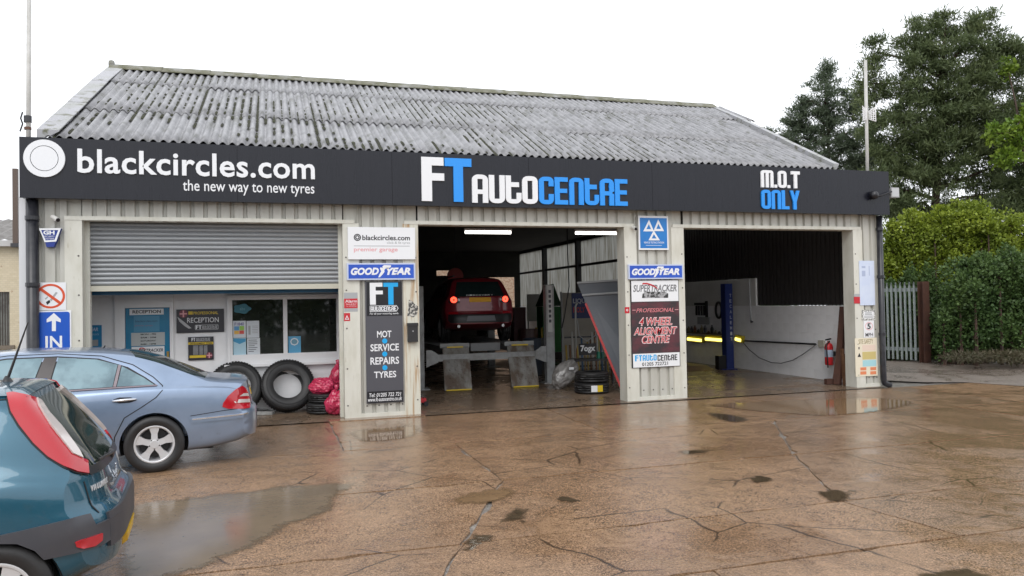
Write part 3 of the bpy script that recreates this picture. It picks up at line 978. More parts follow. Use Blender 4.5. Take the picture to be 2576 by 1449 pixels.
# --- roller shutter, slat by slat
SY = 13.42
sh0, sh1 = 2.20, HZ - .035
M_SHUT = mat('shutter_grey', (0.33, 0.345, 0.36), .36, c2=(0.29, 0.30, 0.31), scale=3, stretch=(.3, 1, 6), metal=.15)
shut = MB().box(-2.80, SY + .045, sh0, 1.11, SY + .06, sh1 + .2).build('roller_shutter', M_SHUT, bld)
pit = .0712
slm = MB()
P = []
for k in range(9):
    t = k / 8
    P.append((.040 * (1 - (2 * t - 1) ** 2) ** .5, pit * .93 * t))
P = [(0, 0)] + [(-.0 + a, b + .002) for a, b in P] + [(0, pit * .96)]
n = len(P)
slm.add([(-2.79, -p[0], p[1]) for p in P] + [(1.10, -p[0], p[1]) for p in P], [(i, i + n, i + n + 1, i + 1) for i in range(n - 1)])
slme = slm.mesh('slat', M_SHUT, True)
z = sh0 + .085
so = woff(shut)
while z < sh1 + .02:
    link('slat', slme, shut, Vector((0, SY + .045, z)) - so)
    z += pit
MB().box(-2.79, SY - .005, sh0 - .005, 1.10, SY + .05, sh0 + .08).build('bottom_rail', mat('shutter_rail', (0.50, 0.48, 0.40), .4), shut)
for xa in (-2.80, 1.05):
    MB().box(xa, SY - .03, 0, xa + .06, SY + .09, sh1).build('guide_rail', M_TRIM, shut)
# ================================================================== SIGNS
def flat(name, c, r=.35, **k): return mat(name, c, r, **k)
S_WHITE = flat('sign_white', (0.76, 0.77, 0.79), .3)
S_BLACK = flat('sign_black', (0.012, 0.012, 0.016), .3)
S_DARK = flat('sign_charcoal', (0.009, 0.010, 0.016), .26, c2=(0.015, 0.016, 0.023), scale=1.4, spec=.36, stretch=(5, 5, .5), thr=(.4, .75), rvar=.12)
S_BLUE = flat('letter_blue', (0.012, 0.27, 0.80), .3)
S_CYAN = flat('letter_cyan', (0.01, 0.36, 0.75), .3)
S_ROYAL = flat('royal_blue', (0.018, 0.075, 0.46), .3, c2=(0.03, 0.11, 0.55), scale=2)
S_RED = flat('sign_red', (0.50, 0.018, 0.03), .35)
S_PINK = flat('faded_red', (0.72, 0.36, 0.38), .4)
S_GREY = flat('banner_grey', (0.075, 0.075, 0.088), .4)
S_LGREY = flat('light_print_grey', (0.36, 0.37, 0.38), .4)
S_YEL = flat('sign_yellow', (0.70, 0.50, 0.03), .4)
S_ALU = flat('aluminium_edge', (0.55, 0.60, 0.75), .3, metal=.3)

def sgn(name, label, cat, r, Y, m, thick=.012, group=None, rad=0.0):
    x0, z0, x1, z1 = r
    e = thing(name, label, cat, ((x0 + x1) / 2, Y, z0), group)
    lp = rr(x0, z0, x1, z1, rad) if rad else [(x0, z0), (x1, z0), (x1, z1), (x0, z1)]
    MB().poly([lp], Y - thick, Y).build('panel', m, e)
    return e
class L:      # maps a zoomed view's pixels onto a wall plane
    def __init__(s, ox, oy, sc, Y):
        s.f = zm(ox, oy, sc); s.Y = Y
    def r(s, x0, y0, x1, y1):
        return srect(s.f(x0, y0), s.f(x1, y1), s.Y)
    def p(s, x, y):
        v = onY(*s.f(x, y), s.Y); return (v.x, v.z)
def plate(e, lp, y, m, name='print', t=.002):
    return MB().poly(lp, y - t, y + .0005).build(name, m, e)
def rect(r): return [[(r[0], r[1]), (r[2], r[1]), (r[2], r[3]), (r[0], r[3])]]

# ---- fascia sign
FY = 12.96
fs_ = thing('fascia_sign', 'long charcoal fascia sign over the three doors with garage lettering', 'sign', (4.4, FY, 3.6))
fx0, fx1, fz0, fz1 = onY(48, 420, FY).x, onY(2237, 485, FY).x, 3.585, 4.49
M_SEAM = mat('sign_edge', (0.012, 0.013, 0.018), .4)
seams = [fx0] + [onY(x, 430, FY).x for x in (597, 986, 1330, 1640)] + [onY(1940, 470, FY).x, fx1]
for a, b in zip(seams[:-1], seams[1:]):
    MB().box(a + .002, FY, fz0, b - .002, FY + .03, fz1).build('sign_panel', S_DARK, fs_)
MB().box(fx0 + .01, FY + .031, fz0 + .01, fx1 - .01, FY + .19, fz1 - .006).build('sign_box', M_SEAM, fs_)
a3 = L(0, 500, 1.84, FY)
c = a3.p(322, 220); rx = (a3.p(472, 220)[0] - a3.p(172, 220)[0]) / 2; rz = (a3.p(322, 86)[1] - a3.p(322, 355)[1]) / 2
ir = .685
plate(fs_, [circ(c[0], c[1], rx, rz, 56), circ(c[0], c[1], rx * ir, rz * ir, 48)], FY, S_WHITE, 'ring', .03)
plate(fs_, [circ(c[0], c[1], rx * (ir - .035), rz * (ir - .035), 48)], FY, S_WHITE, 'disc', .03)
x0, zb = a3.p(560, 318); zt = a3.p(560, 150)[1]; x1 = a3.p(2262, 300)[0]
text('blackcircles.com', x0, zb - .012, x1, zt, FY, S_WHITE, fs_, bold=.018, thick=.03, spacing=1.04)
r = a3.p(1315, 445); r2 = a3.p(2260, 470)
text('the new way to new tyres', r[0], a3.p(1740, 472)[1] - .03, r2[0], a3.p(1335, 372)[1], FY, S_WHITE, fs_, bold=.004, thick=.012)
a4 = L(1400, 550, 2.1467, FY)
q = a4.r(527, 140, 717, 508); blocktext('F', q[0], q[1], q[2], q[3], FY, S_WHITE, fs_, thick=.035)
q = a4.r(722, 150, 946, 514); blocktext('T', q[0], q[1], q[2], q[3], FY, S_BLUE, fs_, thick=.035)
q = a4.r(950, 292, 1499, 526); blocktext('AUtO', q[0], q[1], q[2], q[3], FY, S_WHITE, fs_, thick=.035, gap=.045)
q = a4.r(1510, 314, 2253, 540); blocktext('CENtRE', q[0], q[1], q[2], q[3], FY, S_BLUE, fs_, thick=.035, gap=.06)
a5 = L(2400, 600, 2.24, FY)
q = a5.r(1277, 152, 1616, 301); blocktext('M.O.T', q[0], q[1], q[2], q[3], FY, S_WHITE, fs_, thick=.03, gap=.08)
q = a5.r(1281, 322, 1614, 488); blocktext('ONLY', q[0], q[1], q[2], q[3], FY, S_BLUE, fs_, thick=.03, gap=.07)

# ---- signs on the pillar between reception and the workshop door
PY = DY - .012
a8 = L(1340, 870, 5.573, PY)
e = sgn('tyre_shop_sign', 'white rectangular tyre shop sign, topmost on the pillar beside the roller shutter', 'sign', a8.r(100, 105, 1560, 800), PY, S_WHITE, .05)
py = PY - .05
c = a8.p(305, 325); R_ = a8.p(383, 325)[0] - c[0]
plate(e, [circ(c[0], c[1], R_), circ(c[0], c[1], R_ * .72)], py, S_BLACK); plate(e, [circ(c[0], c[1], R_ * .60), circ(c[0], c[1], R_ * .32)], py, S_BLACK)
q = a8.r(412, 278, 1446, 388); text('blackcircles.com', q[0], q[1], q[2], q[3], py, S_BLACK, e, bold=.02)
q = a8.r(945, 412, 1446, 482); text('click & fit tyres', q[0], q[1], q[2], q[3], py, S_LGREY, e)
plate(e, rect(a8.r(230, 505, 1442, 517)), py, S_LGREY)
q = a8.r(230, 545, 1180, 655); text('premier garage', q[0], q[1], q[2], q[3], py, S_PINK, e, bold=.015)
def goodyear(lab, A, box, g, ft, yr):
    e = sgn('tyre_brand_sign', lab, 'sign', A.r(*box), PY, S_ALU, .045, 'blue tyre brand signs')
    x0, z0, x1, z1 = A.r(*box)
    i = .025
    plate(e, rect((x0 + i, z0 + i, x1 - i, z1 - i)), PY - .045, S_ROYAL, 'blue_face')
    y = PY - .047
    q = A.r(*g); text('GOOD', q[0], q[1], q[2], q[3], y, S_WHITE, e, bold=.05, shear=.25)
    q = A.r(*yr); text('YEAR', q[0], q[1], q[2], q[3], y, S_WHITE, e, bold=.05, shear=.25)
    fx0, fz0, fx1, fz1 = A.r(*ft)
    shp = [(.02, .0), (.16, .02), (.35, .24), (.50, .45), (.47, .56), (.55, .70), (.78, .72), (.97, .84), (.99, .98), (.45, 1.0), (.34, .88), (.36, .76), (.22, .82), (.15, .74), (.25, .5), (.10, .22)]
    plate(e, [[(fx0 + (fx1 - fx0) * a, fz0 + (fz1 - fz0) * b) for a, b in shp]], y, S_WHITE, 'winged_foot')
    return e
goodyear('blue GOODYEAR sign below the white tyre shop sign', a8, (80, 880, 1562, 1245), (163, 980, 772, 1142), (750, 925, 1042, 1192), (925, 980, 1462, 1137))
a4b = L(1300, 800, 1.61, PY)
e = sgn('service_banner', 'tall grey banner listing MOT, SERVICE, REPAIRS and TYRES on the pillar', 'banner', a4b.r(207, 481, 440, 1245), PY, S_GREY, .012)
y = PY - .012
plate(e, rect(a4b.r(212, 485, 434, 698)), y, S_BLACK, 'dark_head'); plate(e, rect(a4b.r(216, 1170, 440, 1242)), y, S_BLACK, 'dark_foot')
y -= .002
q = a4b.r(232, 490, 314, 628); blocktext('F', q[0], q[1], q[2], q[3], y, S_WHITE, e, thick=.002)
q = a4b.r(318, 490, 410, 628); blocktext('T', q[0], q[1], q[2], q[3], y, S_CYAN, e, thick=.002)
b_ = a4b.r(232, 633, 412, 672)
hh = (b_[3] - b_[1]) / 2
arrow = [(b_[0], b_[1]), (b_[2] - hh * .6, b_[1]), (b_[2], b_[1] + hh), (b_[2] - hh * .6, b_[3]), (b_[0], b_[3])]
w_ = .008
inner_ = [(b_[0] + w_, b_[1] + w_), (b_[2] - hh * .6 - w_ * .5, b_[1] + w_), (b_[2] - w_ * 1.4, b_[1] + hh), (b_[2] - hh * .6 - w_ * .5, b_[3] - w_), (b_[0] + w_, b_[3] - w_)]
plate(e, [arrow, inner_], y, S_WHITE, 'frame')
q = a4b.r(238, 639, 398, 667); blocktext('AUtOCENtRE', q[0], q[1], q[2], q[3], y, S_WHITE, e, thick=.002)
q = a4b.r(232, 677, 412, 693); text('For all your motoring needs', q[0], q[1], q[2], q[3], y, S_WHITE, e, shear=.2)
for body, bx in (('MOT', (278, 792, 368, 834)), ('SERVICE', (236, 874, 415, 919)), ('REPAIRS', (236, 957, 416, 1003)), ('TYRES', (259, 1046, 398, 1087))):
    q = a4b.r(*bx); text(body, q[0], q[1], q[2], q[3], y + .002, S_WHITE, e, bold=.018)
for p in ((326, 856), (326, 938), (327, 1024)):
    c = a4b.p(*p); plate(e, [circ(c[0], c[1], .043, n=20)], y + .002, S_CYAN, 'dot')
q = a4b.r(228, 1181, 429, 1205); text('Tel: 01205 722 721', q[0], q[1], q[2], q[3], y, S_WHITE, e, bold=.01, shear=.15)
q = a4b.r(220, 1207, 434, 1233); text('www.ft-autocentre.co.uk', q[0], q[1], q[2], q[3], y, S_WHITE, e, bold=.01, shear=.15)
PT = DY - .008
a4c = L(1300, 800, 1.61, PT)
e = sgn('alarm_sticker', 'red and silver Alarm sticker on the trim left of the grey banner', 'sticker', a4c.r(71, 552, 156, 672), PT, S_LGREY, .002)
plate(e, rect(a4c.r(71, 590, 156, 650)), PT - .002, S_RED); q = a4c.r(78, 597, 152, 615); text('Alarm', q[0], q[1], q[2], q[3], PT - .004, S_WHITE, e, bold=.01)
for i in range(2):
    q = a4c.r(84, 620 + i * 13, 148, 628 + i * 13); text('Doors & Roof' if i == 0 else 'no unloading', q[0], q[1], q[2], q[3], PT - .004, S_WHITE, e)
e = sgn('warning_sticker', 'small red warning sticker with white triangle under the Alarm sticker', 'sticker', a4c.r(70, 681, 109, 731), PT, S_RED, .002)
plate(e, [[a4c.p(76, 722), a4c.p(103, 722), a4c.p(89, 694)]], PT - .002, S_WHITE)
plate(e, [[a4c.p(83, 718), a4c.p(96, 718), a4c.p(89, 704)]], PT - .004, S_RED)
e = thing('torn_sticker', 'torn weathered black and white sticker above the letter box', 'sticker', (2.3, PT, 1.7))
pts = [a4c.p(*p) for p in ((478, 597), (500, 605), (512, 622), (538, 640), (536, 655), (530, 690), (505, 708), (480, 700), (468, 700), (474, 660))]
plate(e, [pts], PT, mat('torn_print', (0.55, 0.53, 0.48), .6, c2=(0.05, 0.05, 0.05), scale=22, thr=(.45, .52)), 'paper')
bx = a4c.r(468, 747, 530, 862)
e = thing('letter_box', 'small dark grey letter box screwed to the workshop door trim', 'letter box', (2.27, PT, bx[1]))
MB().box(bx[0], PT - .09, bx[1], bx[2], PT, bx[3]).build('box', mat('letterbox_grey', (0.022, 0.022, 0.024), .45), e)
MB().box(bx[0] - .006, PT - .105, bx[3] - .035, bx[2] + .006, PT + .0, bx[3] + .012).build('lid', mat('letterbox_grey', (0.022, 0.022, 0.024), .45), e)
MB().lathe([(0, -.006), (.012, -.006), (.012, 0)], 10, 'y', ((bx[0] + bx[2]) / 2, PT - .09, (bx[1] + bx[3]) / 2 + .03)).build('lock', M_GALV, e)

# ---- signs on the pillar between the two open doors
a6 = L(2400, 820, 2.3, PY)
e = sgn('mot_sign', 'blue sign with three white triangles on the pillar between the open doors', 'sign', a6.r(212, 55, 478, 360), PY, S_WHITE, .03)
S_MOT = flat('mot_blue', (0.012, 0.16, 0.50), .3, c2=(.015, .20, .56), scale=2)
plate(e, rect(a6.r(224, 74, 466, 345)), PY - .03, S_MOT, 'blue_face')
y = PY - .032
for ap, bl, br in (((304, 90), (252, 194), (348, 194)), ((385, 88), (343, 192), (438, 192)), ((345, 186), (298, 275), (400, 275))):
    A_, B_, C_ = a6.p(*ap), a6.p(*bl), a6.p(*br)
    g = ((A_[0] + B_[0] + C_[0]) / 3, (A_[1] + B_[1] + C_[1]) / 3)
    inn = [(g[0] + (p[0] - g[0]) * .44, g[1] + (p[1] - g[1]) * .44) for p in (B_, C_, A_)]
    plate(e, [[B_, C_, A_], inn], y, S_WHITE, 'triangle'); y -= .0022
for i, (b_, tx) in enumerate((((258, 286, 438, 303), 'VEHICLE TESTING STATION'), ((275, 312, 418, 328), 'IN YOUR AREA'))):
    q = a6.r(*b_); text(tx, q[0], q[1], q[2], q[3], PY - .032, S_WHITE, e) if i == 0 else plate(e, rect((q[0], q[1] + .012, q[2], q[3] - .012)), PY - .032, S_ALU)
goodyear('blue GOODYEAR sign above the alignment banner', a6, (118, 490, 607, 622), (147, 527, 358, 588), (340, 508, 434, 606), (385, 525, 574, 585))
e = sgn('alignment_banner', 'tall red and charcoal 4 WHEEL ALIGNMENT banner between the open doors', 'banner', a6.r(147, 630, 582, 1412), PY, S_BLACK, .012)
y = PY - .012
plate(e, rect(a6.r(150, 635, 571, 822)), y, S_WHITE, 'white_head'); plate(e, rect(a6.r(165, 1286, 584, 1408)), y, S_WHITE, 'white_foot')
plate(e, rect(a6.r(153, 828, 580, 1284)), y, mat('banner_maroon', (0.035, 0.026, 0.03), .4, c2=(0.16, 0.03, 0.045), scale=1.6, stretch=(.6, 1, 1.2), thr=(.48, .66)), 'maroon_field')
y -= .002
q = a6.r(165, 672, 556, 735); text('SUPERTRACKER', q[0], q[1], q[2], q[3], y, mat('metal_print', (0.16, .16, .17), .4), e, bold=.02, shear=.2)
arc = [a6.p(*p) for p in ((245, 672), (252, 655), (290, 655), (330, 668), (370, 690), (395, 720), (372, 702), (330, 682), (292, 668), (258, 668))]
plate(e, [arc], y - .002, S_RED, 'red_swoosh')
tr = [a6.p(*p) for p in ((245, 792), (250, 752), (275, 735), (455, 735), (480, 752), (480, 790))]
plate(e, [tr], y, mat('tyre_print', (0.03, .03, .03), .5, c2=(.35, .35, .36), scale=14, thr=(.5, .55)), 'tyre_picture')
q = a6.r(192, 882, 532, 918); text('PROFESSIONAL', q[0], q[1], q[2], q[3], y, mat('pale_red', (0.62, 0.20, 0.22), .4), e, shear=.3, bold=.01)
plate(e, rect(a6.r(158, 898, 188, 903)), y, S_PINK); plate(e, rect(a6.r(540, 893, 572, 898)), y, S_PINK)
for body, bx in (('4 WHEEL', (222, 968, 512, 1034)), ('ALIGNMENT', (174, 1056, 557, 1116)), ('CENTRE', (248, 1132, 492, 1193))):
    q = a6.r(*bx)
    text(body, q[0] - .012, q[1] - .012, q[2] + .012, q[3] + .012, y, mat('pink_glow_print', (0.85, .70, .70), .4), e, bold=.045, shear=.25, name='letter_outline')
    text(body, q[0], q[1], q[2], q[3], y - .002, S_RED, e, bold=.004, shear=.25)
q = a6.r(182, 1302, 376, 1356); blocktext('FTAUtO', q[0], q[1], q[2], q[3], y, S_CYAN, e, thick=.002, gap=.14)
q = a6.r(384, 1300, 562, 1352); blocktext('CENtRE', q[0], q[1], q[2], q[3], y, S_BLACK, e, thick=.002, gap=.14)
q = a6.r(246, 1366, 478, 1397); text('01205 722721', q[0], q[1], q[2], q[3], y, S_BLACK, e, bold=.012)
a6t = L(2400, 820, 2.3, PT)
e = sgn('red_sticker', 'small square red sticker left of the alignment banner', 'sticker', a6t.r(93, 873, 135, 929), PT, S_RED, .002)
c = a6t.p(114, 900); plate(e, [circ(c[0], c[1], .022, n=16), circ(c[0], c[1], .012, n=12)], PT - .002, S_WHITE)

# ---- left pillar
a2 = L(0, 600, 1.611, PY)
p0, p1, p2, p3 = a2.p(255, 474), a2.p(392, 472), a2.p(362, 556), a2.p(290, 560)
q0, q1 = a2.p(300, 594), a2.p(348, 592)
e = thing('alarm_box', 'blue and white bell box of the security alarm under the left camera', 'alarm box', (-3.0, PY, q0[1]))
BB = mat('alarm_blue', (0.012, 0.035, 0.24), .3)
def frust(lp, y0, y1, sc):
    cx = sum(p[0] for p in lp) / len(lp); cz = sum(p[1] for p in lp) / len(lp)
    n = len(lp)
    return MB().add([(cx + (p[0] - cx) * sc, y0, cz + (p[1] - cz) * sc) for p in lp] + [(p[0], y1, p[1]) for p in lp],
                    [tuple(range(n)), tuple(range(2 * n - 1, n - 1, -1))] + [(i, i + n, (i + 1) % n + n, (i + 1) % n) for i in range(n)])
frust([p0, p3, q0, q1, p2, p1], PY - .075, PY, .93).build('case', BB, e, fix=True)
plate(e, [[p0, p3, p2, p1], [a2.p(268, 484), a2.p(296, 549), a2.p(352, 546), a2.p(376, 484)]], PY - .075, S_WHITE, 'white_border', .006)
q = a2.r(282, 487, 352, 513); text('GH', q[0], q[1], q[2], q[3], PY - .075, S_WHITE, e, bold=.04, thick=.004)
q = a2.r(286, 519, 352, 529); text('SECURITY', q[0], q[1], q[2], q[3], PY - .075, S_WHITE, e, thick=.004)
q = a2.r(290, 534, 350, 543); text('SYSTEMS', q[0], q[1], q[2], q[3], PY - .075, S_WHITE, e, thick=.004)
e = sgn('no_smoking_sign', 'white no smoking sign with red crossed ring beside the downpipe', 'sign', a2.r(225, 811, 416, 985), PY, S_WHITE, .006)
c = a2.p(319, 897); Rr = (a2.p(411, 897)[0] - a2.p(227, 897)[0]) / 2; Rz = (a2.p(319, 820)[1] - a2.p(319, 975)[1]) / 2
S_ORED = flat('ring_red', (0.62, 0.075, 0.02), .35)
plate(e, [circ(c[0], c[1], Rr, Rz), circ(c[0], c[1], Rr * .83, Rz * .83)], PY - .006, S_ORED, 'ring')
ad = math.radians(-40)
def bar2(cx, cz, ang, l, w): 
    ux, uz = math.cos(ang), math.sin(ang)
    return [(cx - ux * l + uz * w, cz - uz * l - ux * w), (cx + ux * l + uz * w, cz + uz * l - ux * w), (cx + ux * l - uz * w, cz + uz * l + ux * w), (cx - ux * l - uz * w, cz - uz * l + ux * w)]
plate(e, [bar2(c[0], c[1], ad, Rr * .86, .020)], PY - .009, S_ORED, 'bar')
plate(e, [[a2.p(290, 935), a2.p(312, 920), a2.p(318, 935), a2.p(298, 952)]], PY - .006, S_BLACK, 'cigarette_tip')
plate(e, [[a2.p(315, 920), a2.p(352, 870), a2.p(364, 876), a2.p(322, 932)]], PY - .006, S_LGREY, 'cigarette')
plate(e, [[a2.p(283, 912), a2.p(300, 898), a2.p(304, 905), a2.p(288, 920)]], PY - .006, S_LGREY, 'smoke')
r_ = a2.r(230, 988, 450, 1236)
r_ = (r_[0], onY(200, 881, PY).z, r_[2], r_[3])
e = sgn('in_sign', 'blue sign with white arrow and the word IN on the left pillar', 'sign', r_, PY, S_WHITE, .008)
plate(e, [rr(r_[0] + .02, r_[1] + .02, r_[2] - .02, r_[3] - .02, .035)], PY - .008, flat('in_blue', (0.008, 0.085, 0.47), .3), 'blue_face')
y = PY - .010
plate(e, [[a2.p(*p) for p in ((328, 1117), (353, 1117), (353, 1052), (383, 1062), (383, 1042), (340, 1003), (295, 1042), (295, 1062), (328, 1052))]], y, S_WHITE, 'arrow')
q = a2.r(287, 1147, 392, 1226); text('IN', q[0], q[1], q[2], q[3], y, S_WHITE, e, bold=.02)

# ---- right pillar notices
ar = L(3250, 950, 2.413, PY)
e = sgn('notice_board', 'tall pale blue faded notice on the right hand pillar', 'notice', ar.r(258, 166, 400, 585), PY, flat('faded_notice', (0.55, 0.62, 0.78), .3, c2=(.62, .68, .80), scale=3), .006)
for b_ in ((278, 215, 312, 235), (280, 260, 312, 312), (345, 215, 352, 305)): plate(e, rect(ar.r(*b_)), PY - .006, flat('faded_ink', (0.38, 0.44, 0.60), .4))
e = sgn('fire_sticker', 'red and grey sticker left of the faded notice on the right pillar', 'sticker', ar.r(206, 478, 268, 568), PY, S_LGREY, .003)
plate(e, rect(ar.r(206, 505, 268, 568)), PY - .003, S_RED)
e = sgn('access_notice', 'small white notice with hatched border above the speed limit sign', 'notice', ar.r(280, 628, 406, 726), PY, flat('hatched_border', (0.72, 0.72, 0.68), .4, c2=(.12, .12, .12), scale=45, thr=(.48, .52)), .004)
plate(e, rect(ar.r(296, 645, 392, 710)), PY - .004, S_WHITE)
for i, b_ in enumerate(((310, 652, 372, 662), (308, 668, 376, 676), (300, 684, 384, 690), (300, 696, 384, 702))): plate(e, rect(ar.r(*b_)), PY - .006, S_LGREY)
e = sgn('speed_limit_sign', 'white 5 MPH speed limit sign on the right hand pillar', 'sign', ar.r(298, 728, 396, 890), PY, S_WHITE, .005)
c = ar.p(347, 782); plate(e, [circ(c[0], c[1], .095, .085, 28), circ(c[0], c[1], .082, .072, 28)], PY - .005, S_PINK, 'ring')
q = ar.r(331, 755, 363, 810); text('5', q[0], q[1], q[2], q[3], PY - .005, S_BLACK, e, bold=.03)
q = ar.r(314, 845, 384, 880); text('MPH', q[0], q[1], q[2], q[3], PY - .005, S_BLACK, e, bold=.01)
e = sgn('safety_poster', 'colourful safety poster with yellow, blue and orange panels on the right pillar', 'poster', ar.r(218, 893, 426, 1254), PY, flat('poster_paper', (0.72, 0.66, 0.52), .4), .004)
y = PY - .004
q = ar.r(250, 905, 385, 948); text('SITE SAFETY', q[0], q[1], q[2], q[3], y, flat('poster_ink', (0.25, .2, .08), .5), e)
plate(e, rect(ar.r(285, 958, 408, 1012)), y, flat('poster_peach', (0.72, .58, .48), .4))
plate(e, rect(ar.r(285, 1022, 412, 1094)), y, flat('poster_ochre', (0.55, .45, .18), .4))
plate(e, rect(ar.r(288, 1100, 416, 1160)), y, flat('poster_aqua', (0.35, .60, .65), .4))
for b_ in ((266, 1170, 322, 1198), (360, 1168, 414, 1196), (266, 1208, 322, 1238), (360, 1206, 414, 1236)): plate(e, rect(ar.r(*b_)), y, flat('poster_orange', (0.68, .22, .10), .4))
A_, B_, C_ = ar.p(240, 1072), ar.p(272, 1072), ar.p(256, 1034)
plate(e, [[A_, B_, C_]], y, S_BLACK, 'warning_triangle'); plate(e, rect(ar.r(248, 978, 258, 1000)), y, S_BLACK)

# ---- reception signs
QY = RY - .002
az = L(300, 1130, 2.4533, QY)
e = sgn('tyre_poster', 'blue tyre poster on the wall left of the reception door', 'poster', az.r(0, 345, 240, 556), QY, flat('poster_blue', (0.02, 0.20, 0.42), .35, c2=(.03, .26, .50), scale=4), .006)
q = az.r(62, 368, 205, 402); text('GOODYEAR', q[0] - .12, q[1], q[2], q[3], QY - .006, S_ALU, e, bold=.02, shear=.2)
q = az.r(70, 418, 215, 450); text('Tyres in stock', q[0] - .05, q[1], q[2], q[3], QY - .006, flat('pale_print', (0.30, .50, .66), .4), e)
plate(e, rect(az.r(70, 485, 205, 545)), QY - .006, S_LGREY)
DYY = RY - .010
ad_ = L(300, 1180, 4.831, DYY)
e = sgn('reception_plate', 'white RECEPTION plate at the top of the blue door', 'sign', ad_.r(995, 128, 1640, 240), DYY, S_WHITE, .005)
q = ad_.r(1052, 150, 1588, 212); text('RECEPTION', q[0], q[1], q[2], q[3], DYY - .005, S_BLACK, e, bold=.03)
e = sgn('door_poster', 'pale blue poster on the door glass under the RECEPTION plate', 'poster', ad_.r(1075, 262, 1560, 560), DYY, flat('film_blue', (0.06, .26, .42), .3), .002)
q = ad_.r(1105, 340, 1520, 378); text('blackcircles.com', q[0], q[1], q[2], q[3], DYY - .002, flat('navy_print', (0.01, .05, .12), .4), e, bold=.01)
q = ad_.r(1100, 428, 1435, 462); text('premier garage', q[0], q[1], q[2], q[3], DYY - .002, flat('purple_print', (0.30, .12, .2), .4), e)
e = sgn('opening_hours_plate', 'pale grey opening hours plate MON - FRI on the blue door', 'sign', ad_.r(1028, 574, 1662, 822), DYY, flat('hours_grey', (0.46, .49, .49), .4), .005)
for i, tx in enumerate(('MON - FRI', '8AM - 5PM', 'SATURDAY', '8AM - 12PM')):
    q = ad_.r(1205, 592 + i * 62, 1495, 620 + i * 62); text(tx, q[0], q[1], q[2], q[3], DYY - .005, S_BLACK, e, bold=.03)
rq = ad_.r(1035, 838, 1655, 1150)
e = sgn('tracker_plate', 'white plate with red swoosh below the opening hours on the blue door', 'sign', rq, DYY, S_WHITE, .005)
q = ad_.r(1090, 880, 1632, 940); text('SUPERTRACKER', q[0], q[1], q[2], q[3], DYY - .005, S_BLACK, e, bold=.02, shear=.2)
plate(e, [[ad_.p(*p) for p in ((1180, 905), (1178, 875), (1210, 856), (1260, 862), (1320, 900), (1255, 878), (1215, 872), (1196, 888), (1192, 910))]], DYY - .008, S_RED)
e = sgn('reception_board', 'black RECEPTION board with yellow lettering between door and window', 'sign', az.r(955, 190, 1412, 415), QY, flat('board_black', (0.026, .024, .03), .35), .012)
y = QY - .012
q = az.r(1118, 212, 1355, 240); text('PROFESSIONAL', q[0], q[1], q[2], q[3], y, S_YEL, e, bold=.02)
plate(e, rect(az.r(1070, 212, 1112, 242)), y, S_YEL)
q = az.r(1058, 270, 1360, 318); text('RECEPTION', q[0], q[1], q[2], q[3], y, S_WHITE, e, bold=.005)
b_ = az.r(1132, 338, 1358, 388); plate(e, [rr(*b_, .02), rr(b_[0] + .008, b_[1] + .008, b_[2] - .008, b_[3] - .008, .015)], y, S_LGREY, 'frame')
q = az.r(1140, 346, 1195, 382); blocktext('FT', q[0], q[1], q[2], q[3], y, S_WHITE, e, thick=.002)
q = az.r(1200, 346, 1350, 380); blocktext('AUtOCENtRE', q[0], q[1], q[2], q[3], y, S_LGREY, e, thick=.002)
c = az.p(1022, 235); plate(e, [circ(c[0], c[1], .07, n=24)], y, flat('badge_maroon', (0.18, .03, .05), .4), 'badge')
plate(e, [bar2(c[0], c[1], 0, .06, .012)], y - .002, S_PINK); plate(e, [bar2(c[0], c[1], math.pi / 2, .06, .012)], y - .0042, S_PINK)
plate(e, [[az.p(*p) for p in ((962, 262), (1000, 290), (1045, 325), (1100, 372), (1075, 378), (1030, 350), (985, 310))]], y, flat('silver_print', (0.45, .45, .46), .3), 'spanner_picture')
e = sgn('price_board', 'black tyre price board with yellow bands under the RECEPTION board', 'sign', az.r(1068, 455, 1312, 678), QY, flat('board_black', (0.026, .024, .03), .35), .012)
plate(e, rect(az.r(1068, 506, 1310, 528)), y, S_YEL); plate(e, rect(az.r(1082, 632, 1238, 656)), y, S_YEL)
q = az.r(1100, 465, 1135, 498); blocktext('FT', q[0], q[1], q[2], q[3], y, S_WHITE, e, thick=.002)
q = az.r(1142, 465, 1280, 498); blocktext('AUtOCENtRE', q[0], q[1], q[2], q[3], y, S_LGREY, e, thick=.002)
q = az.r(1085, 510, 1295, 525); text('DEVELOPMENT TYRES', q[0], q[1], q[2], q[3], y - .002, S_BLACK, e, bold=.02)
for i in range(8):
    for xa, xb in ((1115, 1165), (1175, 1210), (1218, 1252)):
        q = az.r(xa, 540 + i * 11.2, xb, 546 + i * 11.2); plate(e, rect(q), y, S_LGREY)
c = az.p(1270, 632); plate(e, [circ(c[0], c[1], .055, n=24)], y, flat('badge_maroon', (0.18, .03, .05), .4), 'badge')
plate(e, [bar2(c[0], c[1], 0, .045, .01)], y - .002, S_PINK); plate(e, [bar2(c[0], c[1], math.pi / 2, .045, .01)], y - .0042, S_PINK)
GY = RY + .004
aw = L(300, 1130, 2.4533, GY)
def wpost(lab, b_, m, cat='poster'):
    return sgn('window_poster', lab, cat, aw.r(*b_), GY, m, .002, 'papers in the reception window')
PAP = flat('paper_white', (0.62, .66, .70), .4)
e = wpost('white poster with four coloured squares in the reception window', (1497, 302, 1620, 465), PAP)
for b_, cc in (((1508, 355, 1555, 395), (.10, .30, .55)), ((1558, 352, 1603, 393), (.30, .55, .08)), ((1508, 397, 1555, 430), (.75, .45, .08)), ((1558, 395, 1603, 428), (.65, .08, .06))):
    plate(e, rect(aw.r(*b_)), GY - .002, flat('sq%d' % int(cc[0] * 100), cc, .4), 'square')
